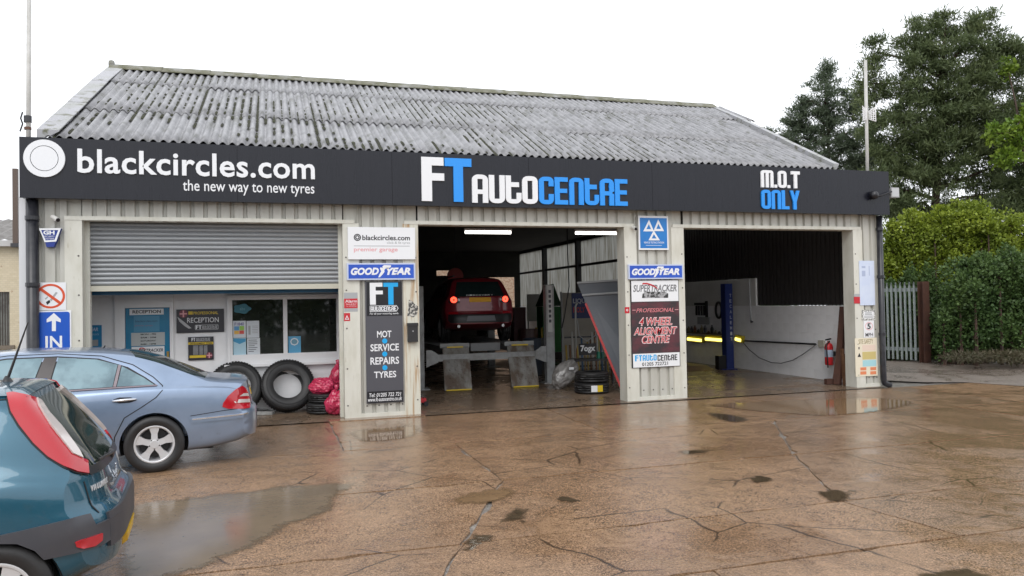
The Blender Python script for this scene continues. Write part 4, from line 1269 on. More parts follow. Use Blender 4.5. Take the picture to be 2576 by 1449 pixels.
q = aw.r(1512, 318, 1602, 348); text('F1840', q[0], q[1], q[2], q[3], GY - .002, flat('violet_print', (.12, .10, .30), .4), e, bold=.02)
e = wpost('white certificate with grey print, upper right paper in the reception window', (1627, 302, 1748, 465), PAP)
plate(e, rect(aw.r(1645, 350, 1665, 435)), GY - .002, S_LGREY)
for i in range(5): plate(e, rect(aw.r(1680, 350 + i * 16, 1735, 355 + i * 16)), GY - .002, S_LGREY)
e = wpost('sheet with a blue wave on top in the lower corner of the reception window', (1500, 468, 1622, 630), flat('paper_aqua', (.42, .62, .72), .4))
plate(e, [[aw.p(*p) for p in ((1502, 472), (1502, 500), (1560, 525), (1618, 500), (1618, 472))]], GY - .002, flat('wave_blue', (.05, .30, .52), .4))
e = wpost('typed notice, lower right paper in the reception window', (1632, 468, 1756, 628), PAP)
for i, w in enumerate((80, 86, 84, 60, 86, 74, 52)): plate(e, rect(aw.r(1645, 484 + i * 18, 1645 + w, 490 + i * 18)), GY - .002, flat('dark_print', (.10, .11, .12), .5))
e = wpost('light blue poster with a round white badge in the right window pane', (2028, 450, 2147, 610), flat('paper_sky', (.10, .38, .62), .4))
c = aw.p(2085, 502); plate(e, [circ(c[0], c[1], .075, .07, 8)], GY - .002, S_WHITE, 'badge'); plate(e, [circ(c[0], c[1], .055, .05, 8)], GY - .004, flat('badge_blue', (.16, .34, .45), .4), 'badge_middle')
e = thing('window_sticker', 'small teal cloud shaped sticker high in the left window pane', 'sticker', (-.5, GY, 1.8))
pts = []
c0 = aw.p(1585, 187)
for k in range(48):
    a = 2 * math.pi * k / 48
    rr_ = 1 + .09 * math.cos(5 * a)
    pts.append((c0[0] + .145 * rr_ * math.cos(a), c0[1] + .085 * rr_ * math.sin(a)))
plate(e, [pts], GY, flat('sticker_teal', (.02, .16, .22), .4), 'cloud')
q = aw.r(1562, 172, 1612, 200); text('abs', q[0], q[1], q[2], q[3], GY - .002, flat('sticker_print', (.15, .36, .42), .4), e)

# ================================================================== THINGS ON THE FACADE
M_CAMW = mat('camera_white', (0.62, 0.61, 0.58), .35)
def cctv(lab, px, Y, tip, group='security cameras on the front'):
    p = onY(*px, Y)
    e = thing('security_camera', lab, 'camera', (p.x, Y, p.z), group)
    d = Vector(tip).normalized()
    MB().lathe([(0, 0), (.035, 0), (.035, -.02), (0, -.02)], 14, 'y', (p.x, Y, p.z)).build('mount', M_CAMW, e)
    a = Vector((p.x, Y - .02, p.z)); b = a + Vector((0, -.05, 0))
    MB().tube([a, b], .014).build('arm', M_CAMW, e)
    MB().tube([b - d * .05, b + d * .10], .036, 14).build('body', M_CAMW, e, smooth=False)
    MB().tube([b + d * .10, b + d * .106], .030, 14).build('lens', S_BLACK, e)
f2 = zm(0, 600, 1.611)
cctv('white bullet camera above the alarm box on the left pillar', f2(350, 408), PY, (.75, -.8, -.45))
f6 = zm(2400, 820, 2.3)
cctv('white bullet camera beside the blue triangle sign', f6(162, 165), PY, (-.1, -.9, -.25))
# floodlight and dark camera at the right end of the fascia
p = onY(2192, 492, FY)
e = thing('dome_camera', 'black camera on a bracket at the right end of the fascia sign', 'camera', (p.x, FY, p.z))
MB().lathe([(0, -.16), (.05, -.155), (.085, -.11), (.09, -.05), (.06, -.0), (0, 0)], 16, 'y', (p.x, FY, p.z)).build('housing', S_BLACK, e, smooth=True)
MB().tube([(p.x + .05, FY - .03, p.z - .02), (p.x + .2, FY - .05, p.z + .0), (fx1 + .02, FY - .04, p.z + .09)], .02).build('bracket', S_BLACK, e)
p = onY(2250, 485, FY)
e = thing('floodlight', 'small grey floodlight sticking out past the end of the fascia sign', 'floodlight', (p.x, FY + .1, p.z))
MB().box(fx1 + .002, FY + .05, p.z - .02, fx1 + .05, FY + .12, p.z + .06).build('bracket', M_STEEL, e)
MB().box(fx1 + .03, FY - .02, p.z - .10, fx1 + .24, FY + .13, p.z + .11).build('lamp_body', mat('flood_grey', (0.30, .30, .30), .4), e)
MB().box(fx1 + .045, FY - .026, p.z - .085, fx1 + .225, FY - .02, p.z + .095).build('lamp_glass', mat('flood_glass', (0.45, .46, .47), .1), e)
# downpipes
def pipe(lab, x, w, shoe, group='black rainwater downpipes'):
    e = thing('downpipe', lab, 'downpipe', (x, DY - .06, 0), group)
    yy = DY - .065
    pts = [(x, yy, 3.58), (x, yy, .14)] + ([(x + .02, yy, .08), (x + .15, yy - .03, .02)] if shoe else [(x, yy, .0)])
    MB().tube(pts, w, 14).build('pipe', M_PIPE, e, smooth=True)
    for z in (1.1, 2.3, 3.3):
        MB().lathe([(w, -.03), (w + .012, -.03), (w + .012, .03), (w, .03)], 14, 'z', (x, yy, z)).build('clip', M_PIPE, e)
pipe('thick black downpipe on the left corner beside the no smoking sign', onY(82, 700, DY - .065).x, .085, False)
pipe('black downpipe on the right corner with a shoe at the ground', onY(2217, 750, DY - .065).x, .062, True)
# poles
def pole(lab, px, ybot, ytop, Y, extra):
    b = onY(px, ybot, Y)
    t_ = onY(extra.get('tx', px), ytop, Y)
    e = thing('steel_pole', lab, 'pole', (b.x, Y, 3.7), 'pale steel poles behind the fascia')
    MB().tube([(b.x, Y, 3.65), (t_.x, Y, t_.z)], .034, 12).build('shaft', mat('pale_pole', (0.50, .49, .47), .4, c2=(.42, .41, .38), scale=6), e, smooth=True)
    MB().box(b.x - .06, Y - .02, 3.7, b.x + .06, Y + .12, 4.2).build('bracket', M_STEEL, e)
    return e, b, t_
e, b, t_ = pole('tall pale pole rising from the left end of the fascia with a clamp', 70, 338, -12, 13.25, {'tx': 73})
zc = onY(70, 300, 13.25).z
MB().lathe([(.034, -.05), (.055, -.05), (.055, .05), (.034, .05)], 12, 'z', (b.x, 13.25, zc)).build('clamp', M_STEEL, e)
MB().lathe([(.034, -.02), (.05, -.02), (.05, .02), (.034, .02)], 12, 'z', (b.x, 13.25, zc - .14)).build('clamp', mat('rusty_clamp', (.12, .06, .04), .7), e)
MB().tube([(b.x - .06, 13.22, zc + .1), (b.x - .08, 13.2, zc), (b.x - .06, 13.22, zc - .08), (b.x - .09, 13.2, zc - .2)], .012).build('cable', S_BLACK, e)
MB().tube([(t_.x, 13.25, t_.z - .02), (t_.x - .05, 13.25, t_.z + .12), (t_.x - .3, 13.25, t_.z + .2)], .03).build('arm', mat('pale_pole', (0.5, .49, .47), .4), e)
e, b, t_ = pole('pale pole at the right end of the fascia carrying a wire grid aerial', 2181, 430, 152, 13.25, {'tx': 2177})
pc = onY(2179, 291, 13.25)
ga = MB()
for s in (-1, 1):
    for k in range(7):
        zz = pc.z - .19 + .38 * k / 6
        ga.tube([(pc.x + s * .03, 13.22, zz * .4 + pc.z * .6), (pc.x + s * .17, 13.16, zz * .8 + pc.z * .2 + .02)], .010, 5)
    for k in range(3):
        xx = .06 + .05 * k
        ga.tube([(pc.x + s * xx, 13.19 - xx * .2, pc.z - .10 - .2 * xx), (pc.x + s * xx, 13.19 - xx * .2, pc.z + .12 + .25 * xx)], .009, 5)
ga.build('grid_aerial', mat('aerial_white', (0.80, .80, .80), .4), e)
# ================================================================== SURROUNDINGS
def leaf_mat(name, c, c2, c3=None, tr=.25):
    m = bpy.data.materials.new(name)
    m.use_nodes = True
    nt = m.node_tree
    b = nt.nodes['Principled BSDF']
    b.inputs['Roughness'].default_value = .5
    b.inputs['Specular IOR Level'].default_value = .35
    tc = nt.nodes.new('ShaderNodeTexCoord')
    n = nt.nodes.new('ShaderNodeTexNoise'); n.inputs['Scale'].default_value = .8; n.inputs['Detail'].default_value = 5
    n2 = nt.nodes.new('ShaderNodeTexWhiteNoise'); n2.noise_dimensions = '1D'
    at_ = nt.nodes.new('ShaderNodeAttribute'); at_.attribute_name = 'leaf'
    nt.links.new(tc.outputs['Object'], n.inputs['Vector'])
    nt.links.new(at_.outputs['Fac'], n2.inputs['W'])
    r = nt.nodes.new('ShaderNodeMapRange'); r.inputs['From Min'].default_value = .35; r.inputs['From Max'].default_value = .65
    nt.links.new(n.outputs['Fac'], r.inputs['Value'])
    x = nt.nodes.new('ShaderNodeMix'); x.data_type = 'RGBA'
    x.inputs[6].default_value = (*c, 1); x.inputs[7].default_value = (*c2, 1)
    nt.links.new(r.outputs[0], x.inputs[0])
    y = nt.nodes.new('ShaderNodeMix'); y.data_type = 'RGBA'
    r2 = nt.nodes.new('ShaderNodeMapRange'); r2.inputs['From Min'].default_value = .55; r2.inputs['From Max'].default_value = 1.0; r2.inputs['To Max'].default_value = .8
    nt.links.new(n2.outputs['Value'], r2.inputs['Value'])
    nt.links.new(r2.outputs[0], y.inputs[0])
    nt.links.new(x.outputs[2], y.inputs[6])
    y.inputs[7].default_value = (*(c3 or tuple(k * .5 for k in c)), 1)
    nt.links.new(y.outputs[2], b.inputs['Base Color'])
    t = nt.nodes.new('ShaderNodeBsdfTranslucent'); nt.links.new(y.outputs[2], t.inputs['Color'])
    ms_ = nt.nodes.new('ShaderNodeMixShader'); ms_.inputs[0].default_value = tr
    out = [k for k in nt.nodes if k.type == 'OUTPUT_MATERIAL'][0]
    nt.links.new(b.outputs[0], ms_.inputs[1]); nt.links.new(t.outputs[0], ms_.inputs[2]); nt.links.new(ms_.outputs[0], out.inputs['Surface'])
    return m
def quads_mesh(name, P, D, S, ln, wd, m):
    """leaf blades: base point P, direction D, side S (all N x 3), length and width per blade"""
    n = len(P)
    ln = ln[:, None]; wd = wd[:, None]
    nrm = np.cross(D, S)
    a = P - S * wd * .15
    b = P + D * ln * .5 + S * wd * .5 + nrm * ln * .06
    c = P + D * ln
    d = P + D * ln * .5 - S * wd * .5 + nrm * ln * .06
    V = np.stack([a, b, c, d], 1).reshape(-1, 3)
    me = bpy.data.meshes.new(name)
    me.vertices.add(4 * n); me.vertices.foreach_set('co', V.astype(np.float32).ravel())
    me.loops.add(4 * n); me.loops.foreach_set('vertex_index', np.arange(4 * n, dtype=np.int32))
    me.polygons.add(n); me.polygons.foreach_set('loop_start', np.arange(0, 4 * n, 4, dtype=np.int32))
    at_ = me.attributes.new('leaf', 'FLOAT', 'FACE')
    at_.data.foreach_set('value', nrs.rand(n).astype(np.float32) * 100)
    me.materials.append(m)
    me.update(calc_edges=True)
    return me
def unit(v): return v / np.maximum(1e-6, np.linalg.norm(v, axis=1, keepdims=True))
def side_of(D):
    r = nrs.randn(*D.shape)
    return unit(np.cross(D, r))
def pine_crown(lumps, per=70, dens=1.0, blade=(.24, .42), wd=(.030, .055), rad=(.32, .62)):
    """lumps: list of (centre, radius vector); needle tufts clustered on twigs within each lump"""
    Ps, Ds = [], []
    for c, r in lumps:
        c, r = np.array(c), np.array(r)
        nt_ = max(6, int(dens * 9.5 * (r[0] * r[2]) ** .9 + 4))
        u = unit(nrs.randn(nt_, 3))
        rad_ = nrs.rand(nt_, 1) ** .45
        cc = c + u * r * rad_
        for k in range(nt_):
            q = nrs.uniform(*rad)
            d = unit(nrs.randn(per, 3) + u[k] * .55 + np.array([0, 0, .75]))
            base = cc[k] + nrs.randn(per, 3) * q * np.array([.55, .55, .30])
            Ps.append(base); Ds.append(d)
    return np.concatenate(Ps), np.concatenate(Ds)
def pxl(px, py, rx, ry, t, depth=.8):
    c = at(px, py, t)
    sx, sz = rx / FPX * t, ry / FPX * t
    return ((c.x, c.y, c.z), (sx, sx * depth, sz))
M_BARK = mat('pine_bark', (0.07, 0.04, 0.028), .9, c2=(0.045, .03, .024), scale=4, bump=.8, bscale=18)
def tree(name, label, lumps, m, base_px, t, crown, trunk_r=.22, lean=.0, group='trees behind the garage', limbs=True):
    b = at(*base_px, t); b.z = -.05
    top = Vector(lumps[0][0])
    e = thing(name, label, 'tree', b, group)
    tm = MB()
    pts = [b]
    for k in range(1, 6):
        s = k / 5
        pts.append(b.lerp(Vector((top.x, top.y, top.z + .6)), s) + Vector((math.sin(s * 5 + b.x) * .15, 0, 0)))
    tm.tube(pts, [trunk_r * (1 - .8 * k / 5) for k in range(6)], 9)
    if limbs:
        for c, r in lumps[1:]:
            c = Vector(c)
            s = min(.95, max(.35, (c.z - b.z - r[2] * .6) / max(.1, top.z - b.z)))
            a = b.lerp(top, s)
            tm.tube([a, a.lerp(c, .5) + Vector((0, 0, .25)), c], [trunk_r * .35, trunk_r * .22, .02], 6)
    tm.build('trunk', M_BARK, e, smooth=True)
    P, D = crown
    S_ = side_of(D)
    off = np.array(e.location)
    return e, P - off, D, S_
def put_crown(e, P, D, S_, ln, wd, m):
    n = len(P)
    me = quads_mesh('crown', P, D, S_, nrs.uniform(*ln, n), nrs.uniform(*wd, n), m)
    link('crown', me, e)
L_PINE = leaf_mat('pine_needles', (0.105, 0.142, 0.058), (0.15, 0.185, 0.078), (0.06, 0.086, 0.04), tr=.35)
L_PINE2 = leaf_mat('pine_needles_grey', (0.105, 0.140, 0.085), (0.135, 0.17, 0.105), (0.065, 0.088, 0.058), tr=.35)
L_YEL = leaf_mat('yellow_green_leaf', (0.17, 0.23, 0.025), (0.27, 0.33, 0.035), (0.08, 0.12, 0.018))
L_GRN = leaf_mat('bright_leaf', (0.11, 0.20, 0.02), (0.20, 0.28, 0.03), (0.05, 0.10, 0.012))
L_IVY = leaf_mat('dark_hedge_leaf', (0.062, 0.115, 0.034), (0.105, 0.165, 0.046), (0.03, 0.062, 0.022))
L_BRN = leaf_mat('dead_scrub', (0.085, 0.075, 0.045), (0.12, 0.10, 0.06), (0.05, 0.065, 0.025))
big = [pxl(*a, 36) for a in ((2370, 160, 110, 95), (2440, 110, 75, 60), (2300, 190, 95, 80), (2230, 300, 95, 80), (2330, 300, 110, 90), (2450, 260, 110, 100), (2510, 190, 70, 90),
                             (2420, 400, 130, 90), (2310, 420, 110, 80), (2215, 440, 70, 60), (2520, 380, 90, 100), (2470, 490, 140, 70), (2300, 510, 80, 50), (2560, 480, 80, 80), (2190, 210, 40, 50), (2200, 130, 25, 35),
                             (2600, 250, 70, 110), (2620, 400, 80, 120), (2380, 60, 45, 30), (2300, 90, 45, 40), (2250, 515, 70, 45), (2340, 545, 110, 40), (2440, 555, 120, 45), (2540, 550, 90, 50), (2190, 480, 50, 40), (2240, 380, 80, 60), (2560, 150, 60, 60), (2480, 60, 35, 30), (2400, 250, 110, 90), (2360, 380, 110, 80), (2490, 330, 100, 80))]
e, P, D, S_ = tree('pine_tree', 'largest dark pine tree rising right of the fascia sign', big, L_PINE, (2330, 560), 36, pine_crown(big, per=100, dens=1.6, rad=(.26, .50)), .28)
put_crown(e, P, D, S_, (.18, .36), (.035, .060), L_PINE)
sec = [pxl(*a, 42) for a in ((2075, 240, 50, 60), (2080, 185, 35, 35), (2045, 290, 60, 50), (1995, 320, 55, 40), (2110, 310, 60, 60), (2060, 360, 90, 45), (1975, 385, 45, 40), (2150, 380, 50, 60), (2030, 410, 80, 30), (2110, 420, 70, 40), (2165, 330, 45, 60), (2170, 410, 50, 50), (2140, 260, 35, 45), (1960, 350, 40, 30), (1950, 410, 40, 30), (2030, 350, 70, 50), (2190, 440, 50, 40), (2010, 260, 25, 25))]
e, P, D, S_ = tree('pine_tree', 'smaller grey green pine tree behind the right slope of the roof', sec, L_PINE2, (2085, 560), 42, pine_crown(sec, per=90, dens=1.35, rad=(.22, .42)), .2)
put_crown(e, P, D, S_, (.18, .36), (.035, .058), L_PINE2)
def leaf_shell(lumps, n_per_m2, squash=.5):
    Ps, Ds = [], []
    for c, r in lumps:
        c, r = np.array(c), np.array(r)
        area = 4 * math.pi * ((r[0] * r[1]) ** 1.6 + (r[0] * r[2]) ** 1.6 + (r[1] * r[2]) ** 1.6) ** (1 / 1.6) / 3 ** (1 / 1.6)
        n = int(area * n_per_m2)
        u = unit(nrs.randn(n, 3))
        # leaves sit on small sprays that stand out unevenly
        ns = max(6, n // 90)
        su = unit(nrs.randn(ns, 3)); sh = np.where(nrs.rand(ns) < .16, nrs.uniform(1.1, 1.32, ns), nrs.uniform(.66, 1.10, ns))
        idx = np.argmax(u @ su.T, axis=1)
        rad_ = sh[idx] * np.where(nrs.rand(n) < .35, nrs.uniform(.35, .8, n), nrs.uniform(.80, 1.06, n))
        p = c + u * r * rad_[:, None]
        d = unit(u * .8 + nrs.randn(n, 3) * .7 + np.array([0, 0, .15]))
        Ps.append(p); Ds.append(d)
    P, D = np.concatenate(Ps), np.concatenate(Ds)
    k = P[:, 2] > .03
    return P[k], D[k]
brt = [pxl(2570, 340, 46, 40, 33.5), pxl(2535, 172, 20, 24, 35), pxl(2505, 335, 26, 26, 33.2), pxl(2535, 395, 36, 26, 33.2), pxl(2625, 300, 60, 90, 33.5)]
e, P, D, S_ = tree('broadleaf_tree', 'bright yellow green tree showing between the pines at the right edge', brt, L_GRN, (2640, 560), 33, leaf_shell(brt, 120), .18)
put_crown(e, P, D, S_, (.14, .26), (.09, .16), L_GRN)
def bush(name, label, cat, lumps, dens, ln, wd, m, group=None):
    extra = []
    for cc, r in lumps:
        for k in range(5):
            a = rnd.uniform(0, 2 * math.pi); b = rnd.uniform(-.1, 1.3)
            f = rnd.uniform(.16, .34)
            extra.append(((cc[0] + r[0] * .95 * math.cos(a) * math.cos(b), cc[1] + r[1] * .95 * math.sin(a) * math.cos(b), cc[2] + r[2] * .98 * math.sin(b)), (r[0] * f, r[1] * f, r[2] * f * rnd.uniform(.8, 1.9))))
    lumps = lumps + extra
    c = Vector(lumps[0][0]); c.z = 0
    e = thing(name, label, cat, c, group)
    P, D = leaf_shell(lumps, dens)
    # inner fill of darker depth: twigs
    tw = MB()
    for cc, r in lumps:
        cc = Vector(cc)
        tw.tube([Vector((cc.x, cc.y, 0)), cc], [.05, .015], 5)
        for k in range(5):
            q = cc + Vector((rnd.uniform(-1, 1) * r[0], rnd.uniform(-1, 1) * r[1], rnd.uniform(-.3, .9) * r[2])) * .7
            tw.tube([Vector((cc.x, cc.y, max(0, cc.z - r[2] * .5))), q], [.02, .006], 4)
    tw.build('stem', M_BARK, e)
    put_crown(e, P - np.array(c), D, side_of(D), ln, wd, m)
    return e
yb = [pxl(*a, 24) for a in ((2300, 600, 70, 60), (2390, 575, 85, 50), (2470, 590, 80, 55), (2535, 650, 60, 60), (2270, 680, 60, 75), (2350, 680, 80, 90), (2440, 680, 90, 90), (2300, 770, 80, 80), (2380, 780, 90, 90), (2240, 640, 30, 70), (2260, 800, 60, 80), (2330, 860, 80, 50), (2240, 870, 50, 50), (2200, 720, 50, 90), (2570, 600, 60, 60), (2500, 700, 80, 90), (2440, 545, 50, 40))]
bush('golden_bush', 'large yellow green bush behind the palisade fence', 'bush', yb, 520, (.07, .14), (.05, .085), L_YEL)
hb = [pxl(*a, 21) for a in ((2450, 740, 80, 85), (2530, 720, 80, 70), (2580, 760, 70, 100), (2410, 810, 60, 70), (2480, 830, 90, 60), (2550, 840, 80, 60), (2390, 870, 40, 35), (2650, 790, 90, 110), (2720, 800, 90, 100))]
bush('dark_hedge', 'dark green hedge to the right of the brown steel post', 'hedge', hb, 600, (.06, .12), (.05, .08), L_IVY)
fb = [pxl(*a, 23) for a in ((2250, 800, 50, 90), (2300, 790, 50, 90), (2345, 800, 45, 100), (2270, 880, 50, 40), (2330, 885, 50, 40), (2215, 830, 40, 80))]
bush('fence_shrub', 'dark shrubs directly behind the palisade pales', 'shrub', fb, 420, (.06, .12), (.05, .08), L_IVY)
# scrub at the hedge foot
lp = [pxl(*a, 19.6) for a in ((2430, 898, 60, 9), (2520, 897, 80, 12), (2610, 900, 80, 14))]
P, D = leaf_shell(lp, 420)
tag(link('undergrowth', quads_mesh('undergrowth', P, D, side_of(D), nrs.uniform(.06, .16, len(P)), nrs.uniform(.012, .03, len(P)), L_BRN)), 'brown dead undergrowth at the foot of the hedge', 'undergrowth', kind='stuff')
# dark wood across the road, seen in the window and paint reflections only
wl = []
for k in range(26):
    x = -34 + k * 3.2
    wl.append(((x + rnd.uniform(-1, 1), -27 + rnd.uniform(-2, 2), rnd.uniform(1.6, 2.6)), (2.6, 1.8, rnd.uniform(2.0, 3.2))))
P, D = leaf_shell(wl, 26)
tag(link('woodland', quads_mesh('woodland', P, D, side_of(D), nrs.uniform(.3, .55, len(P)), nrs.uniform(.2, .34, len(P)), L_PINE)), 'dark belt of trees on the far side of the yard', 'woodland', kind='stuff')

wl = []
for k in range(30):
    x = -40 + k * 4.4
    wl.append(((x + rnd.uniform(-1.5, 1.5), 62 + rnd.uniform(-3, 3) - max(0, x - 20) * .55, rnd.uniform(1.6, 2.6)), (3.2, 2.2, rnd.uniform(2.2, 3.4))))
P, D = leaf_shell(wl, 22)
tag(link('far_woodland', quads_mesh('far_woodland', P, D, side_of(D), nrs.uniform(.35, .6, len(P)), nrs.uniform(.25, .4, len(P)), L_IVY)), 'low dark belt of trees far behind the garage', 'woodland', kind='stuff')
# palisade fence
f0, f1 = onG(2226, 907), onG(2312, 912)
fdir = (f1 - f0).normalized()
e = thing('palisade_fence', 'galvanised steel palisade fence behind the corner of the garage', 'fence', (f0.x, f0.y, 0))
sp = (f1 - f0).length / 7.6
fm = mat('galvanised_green', (0.33, 0.37, 0.36), .45, metal=.35, c2=(.26, .30, .30), scale=6)
def pale_mesh():
    mb = MB(); w, h = .034, 2.28
    P = [(-w, 0.012), (-w * .5, 0), (-.012, .012), (.012, .012), (w * .5, 0), (w, .012)]
    n = len(P)
    for z in (0.06, h - .12):
        mb.v += [(p[0], -p[1], z) for p in P]
    mb.v += [(p[0] * .45, -p[1] - .02 * abs(p[0]) / w, h - (0.0 if abs(p[0]) < .03 else .03)) for p in P]
    for r in range(2):
        mb.f += [(r * n + i, r * n + i + 1, (r + 1) * n + i + 1, (r + 1) * n + i) for i in range(n - 1)]
    mb.v += [(v[0], v[1] + .006, v[2]) for v in mb.v[:3 * n]]
    for r in range(2):
        mb.f += [(3 * n + r * n + i, 3 * n + (r + 1) * n + i, 3 * n + (r + 1) * n + i + 1, 3 * n + r * n + i + 1) for i in range(n - 1)]
    return mb.mesh('pale', fm)
pm = pale_mesh()
ang = math.atan2(fdir.y, fdir.x)
kk = -24
while kk < 8:
    p = f0 + fdir * (sp * kk)
    if p.x > 12.5:
        o = link('pale', pm, e, Vector((p.x, p.y, 0)) - e.location)
        o.rotation_euler = (0, 0, ang)
    kk += 1
nq = Vector((-fdir.y, fdir.x, 0))
for z in (.36, 2.06):
    a = f0 - fdir * 4.2 + nq * .03; b = f1 + nq * .03
    MB().bar((a.x, a.y, z), (b.x, b.y, z), .04, .10).build('rail', fm, e)
pp = f1 + fdir * .18
e = thing('steel_post', 'thick rusty brown steel post at the end of the palisade fence', 'post', (pp.x, pp.y, 0))
rm = mat('rust_brown', (0.075, 0.030, 0.018), .75, c2=(0.05, .022, .015), scale=5, bump=.3)
ib = MB().box(pp.x - .11, pp.y - .10, 0, pp.x + .11, pp.y - .08, 2.28); ib.box(pp.x - .11, pp.y + .08, 0, pp.x + .11, pp.y + .10, 2.28); ib.box(pp.x - .012, pp.y - .08, 0, pp.x + .012, pp.y + .08, 2.28)
ib.build('beam', rm, e)

# neighbouring building at the left edge
NB = 21.0
nb0 = at(50, 700, NB)
e = thing('neighbour_building', 'cream painted brick outbuilding with barred window at the left edge', 'building', (nb0.x - 2, nb0.y, 0))
bm_ = bpy.data.materials.new('cream_brick')
bm_.use_nodes = True
nt = bm_.node_tree; b = nt.nodes['Principled BSDF']; b.inputs['Roughness'].default_value = .7
tc = nt.nodes.new('ShaderNodeTexCoord'); mpp = nt.nodes.new('ShaderNodeMapping'); mpp.inputs['Rotation'].default_value = (math.radians(90), 0, 0)
bt = nt.nodes.new('ShaderNodeTexBrick'); bt.inputs['Scale'].default_value = 4.4
bt.inputs['Color1'].default_value = (.55, .47, .33, 1); bt.inputs['Color2'].default_value = (.60, .52, .38, 1); bt.inputs['Mortar'].default_value = (.47, .41, .30, 1); bt.inputs['Mortar Size'].default_value = .012
nz = nt.nodes.new('ShaderNodeTexNoise'); nz.inputs['Scale'].default_value = 2.3; nz.inputs['Detail'].default_value = 6
mr = nt.nodes.new('ShaderNodeMapRange'); mr.inputs['From Min'].default_value = .64; mr.inputs['From Max'].default_value = .70
xm = nt.nodes.new('ShaderNodeMix'); xm.data_type = 'RGBA'; xm.inputs[7].default_value = (.25, .10, .05, 1)
bp = nt.nodes.new('ShaderNodeBump'); bp.inputs['Strength'].default_value = .5; bp.inputs['Distance'].default_value = .01
nt.links.new(tc.outputs['Object'], mpp.inputs[0]); nt.links.new(mpp.outputs[0], bt.inputs['Vector']); nt.links.new(tc.outputs['Object'], nz.inputs['Vector']); nt.links.new(nz.outputs['Fac'], mr.inputs['Value'])
nt.links.new(mr.outputs[0], xm.inputs[0]); nt.links.new(bt.outputs['Color'], xm.inputs[6]); nt.links.new(xm.outputs[2], b.inputs['Base Color']); nt.links.new(bt.outputs['Fac'], bp.inputs['Height']); bp.invert = True; nt.links.new(bp.outputs[0], b.inputs['Normal'])
xr_, yr_ = nb0.x + 1.2, nb0.y
zt = at(30, 610, NB).z
w0, w1 = at(-12, 735, NB), at(28, 868, NB)
wl_ = MB()
wl_.box(xr_ - 9, yr_, 0, w0.x, yr_ + .25, zt); wl_.box(w1.x, yr_, 0, xr_, yr_ + .25, zt); wl_.box(w0.x, yr_, 0, w1.x, yr_ + .25, w1.z); wl_.box(w0.x, yr_, w0.z, w1.x, yr_ + .25, zt)
wl_.build('wall', bm_, e)
MB().box(xr_ - 9, yr_ + .26, 0, xr_ - .01, yr_ + 7, zt - .05).build('rear_volume', bm_, e)
rf = MB()
n = 60
for j, (yy, zz) in enumerate(((yr_ - .18, zt + .02), (yr_ + 3.4, zt + .95))):
    for i in range(n + 1):
        rf.v.append((xr_ - 9.1 + 9.3 * i / n, yy, zz + (.05 if i % 2 else 0)))
for i in range(n): rf.f.append((i, i + 1, n + 2 + i, n + 1 + i))
rf.build('roof', mat('old_grey_roof', (0.20, .19, .18), .7, c2=(.13, .12, .11), scale=4), e)
MB().box(xr_ - 9.1, yr_ - .22, zt - .12, xr_ + .1, yr_ - .12, zt + .04).build('gutter', mat('pale_gutter', (0.45, .44, .43), .5), e)
wv = MB().box(w0.x, yr_ + .10, w1.z, w1.x, yr_ + .14, w0.z).build('window', mat('grimy_glass', (0.30, .31, .29), .3, c2=(.16, .16, .15), scale=5), e)
k = 0
x = w0.x + .03
while x < w1.x:
    MB().box(x, yr_ + .01, w1.z, x + .02, yr_ + .03, w0.z).build('bar', mat('bar_brown', (0.05, .035, .028), .6), wv)
    x += .062
MB().box(w0.x - .1, yr_ - .07, w1.z - .10, w1.x + .12, yr_ + .05, w1.z).build('sill', mat('sill_stone', (0.16, .13, .10), .7), wv)
cpost = at(38, 600, NB - .3)
e = thing('flue_post', 'tall brown flue rising above the outbuilding roof at the left edge', 'flue', (cpost.x, cpost.y, zt))
ztop = at(38, 423, NB - .3).z
MB().box(cpost.x - .06, cpost.y, zt - .15, cpost.x + .06, cpost.y + .12, ztop).build('flue', mat('flue_brown', (0.10, .07, .055), .6), e)
MB().box(cpost.x - .10, cpost.y - .04, zt - .15, cpost.x + .10, cpost.y + .16, zt - .05).build('flashing', M_STEEL, e)
# low dark stone wall in front of it
lw = at(15, 893, 16.5)
e = thing('rubble_wall', 'low dark rubble wall in front of the outbuilding behind the blue saloon', 'wall', (lw.x, lw.y, 0))
MB().box(lw.x - 4, lw.y, 0, lw.x + .35, lw.y + .4, .93).build('masonry', mat('dark_rubble', (0.045, .04, .04), .8, c2=(.09, .08, .075), scale=6, bump=.9, bscale=8), e)
for k in range(9):
    MB().box(lw.x - 4 + k * .48, lw.y - .04, .934, lw.x - 3.55 + k * .48, lw.y + .44, 1.0 + rnd.uniform(0, .03)).build('coping_stone', mat('dark_coping', (0.07, .055, .05), .7, bump=.5, bscale=12), e)
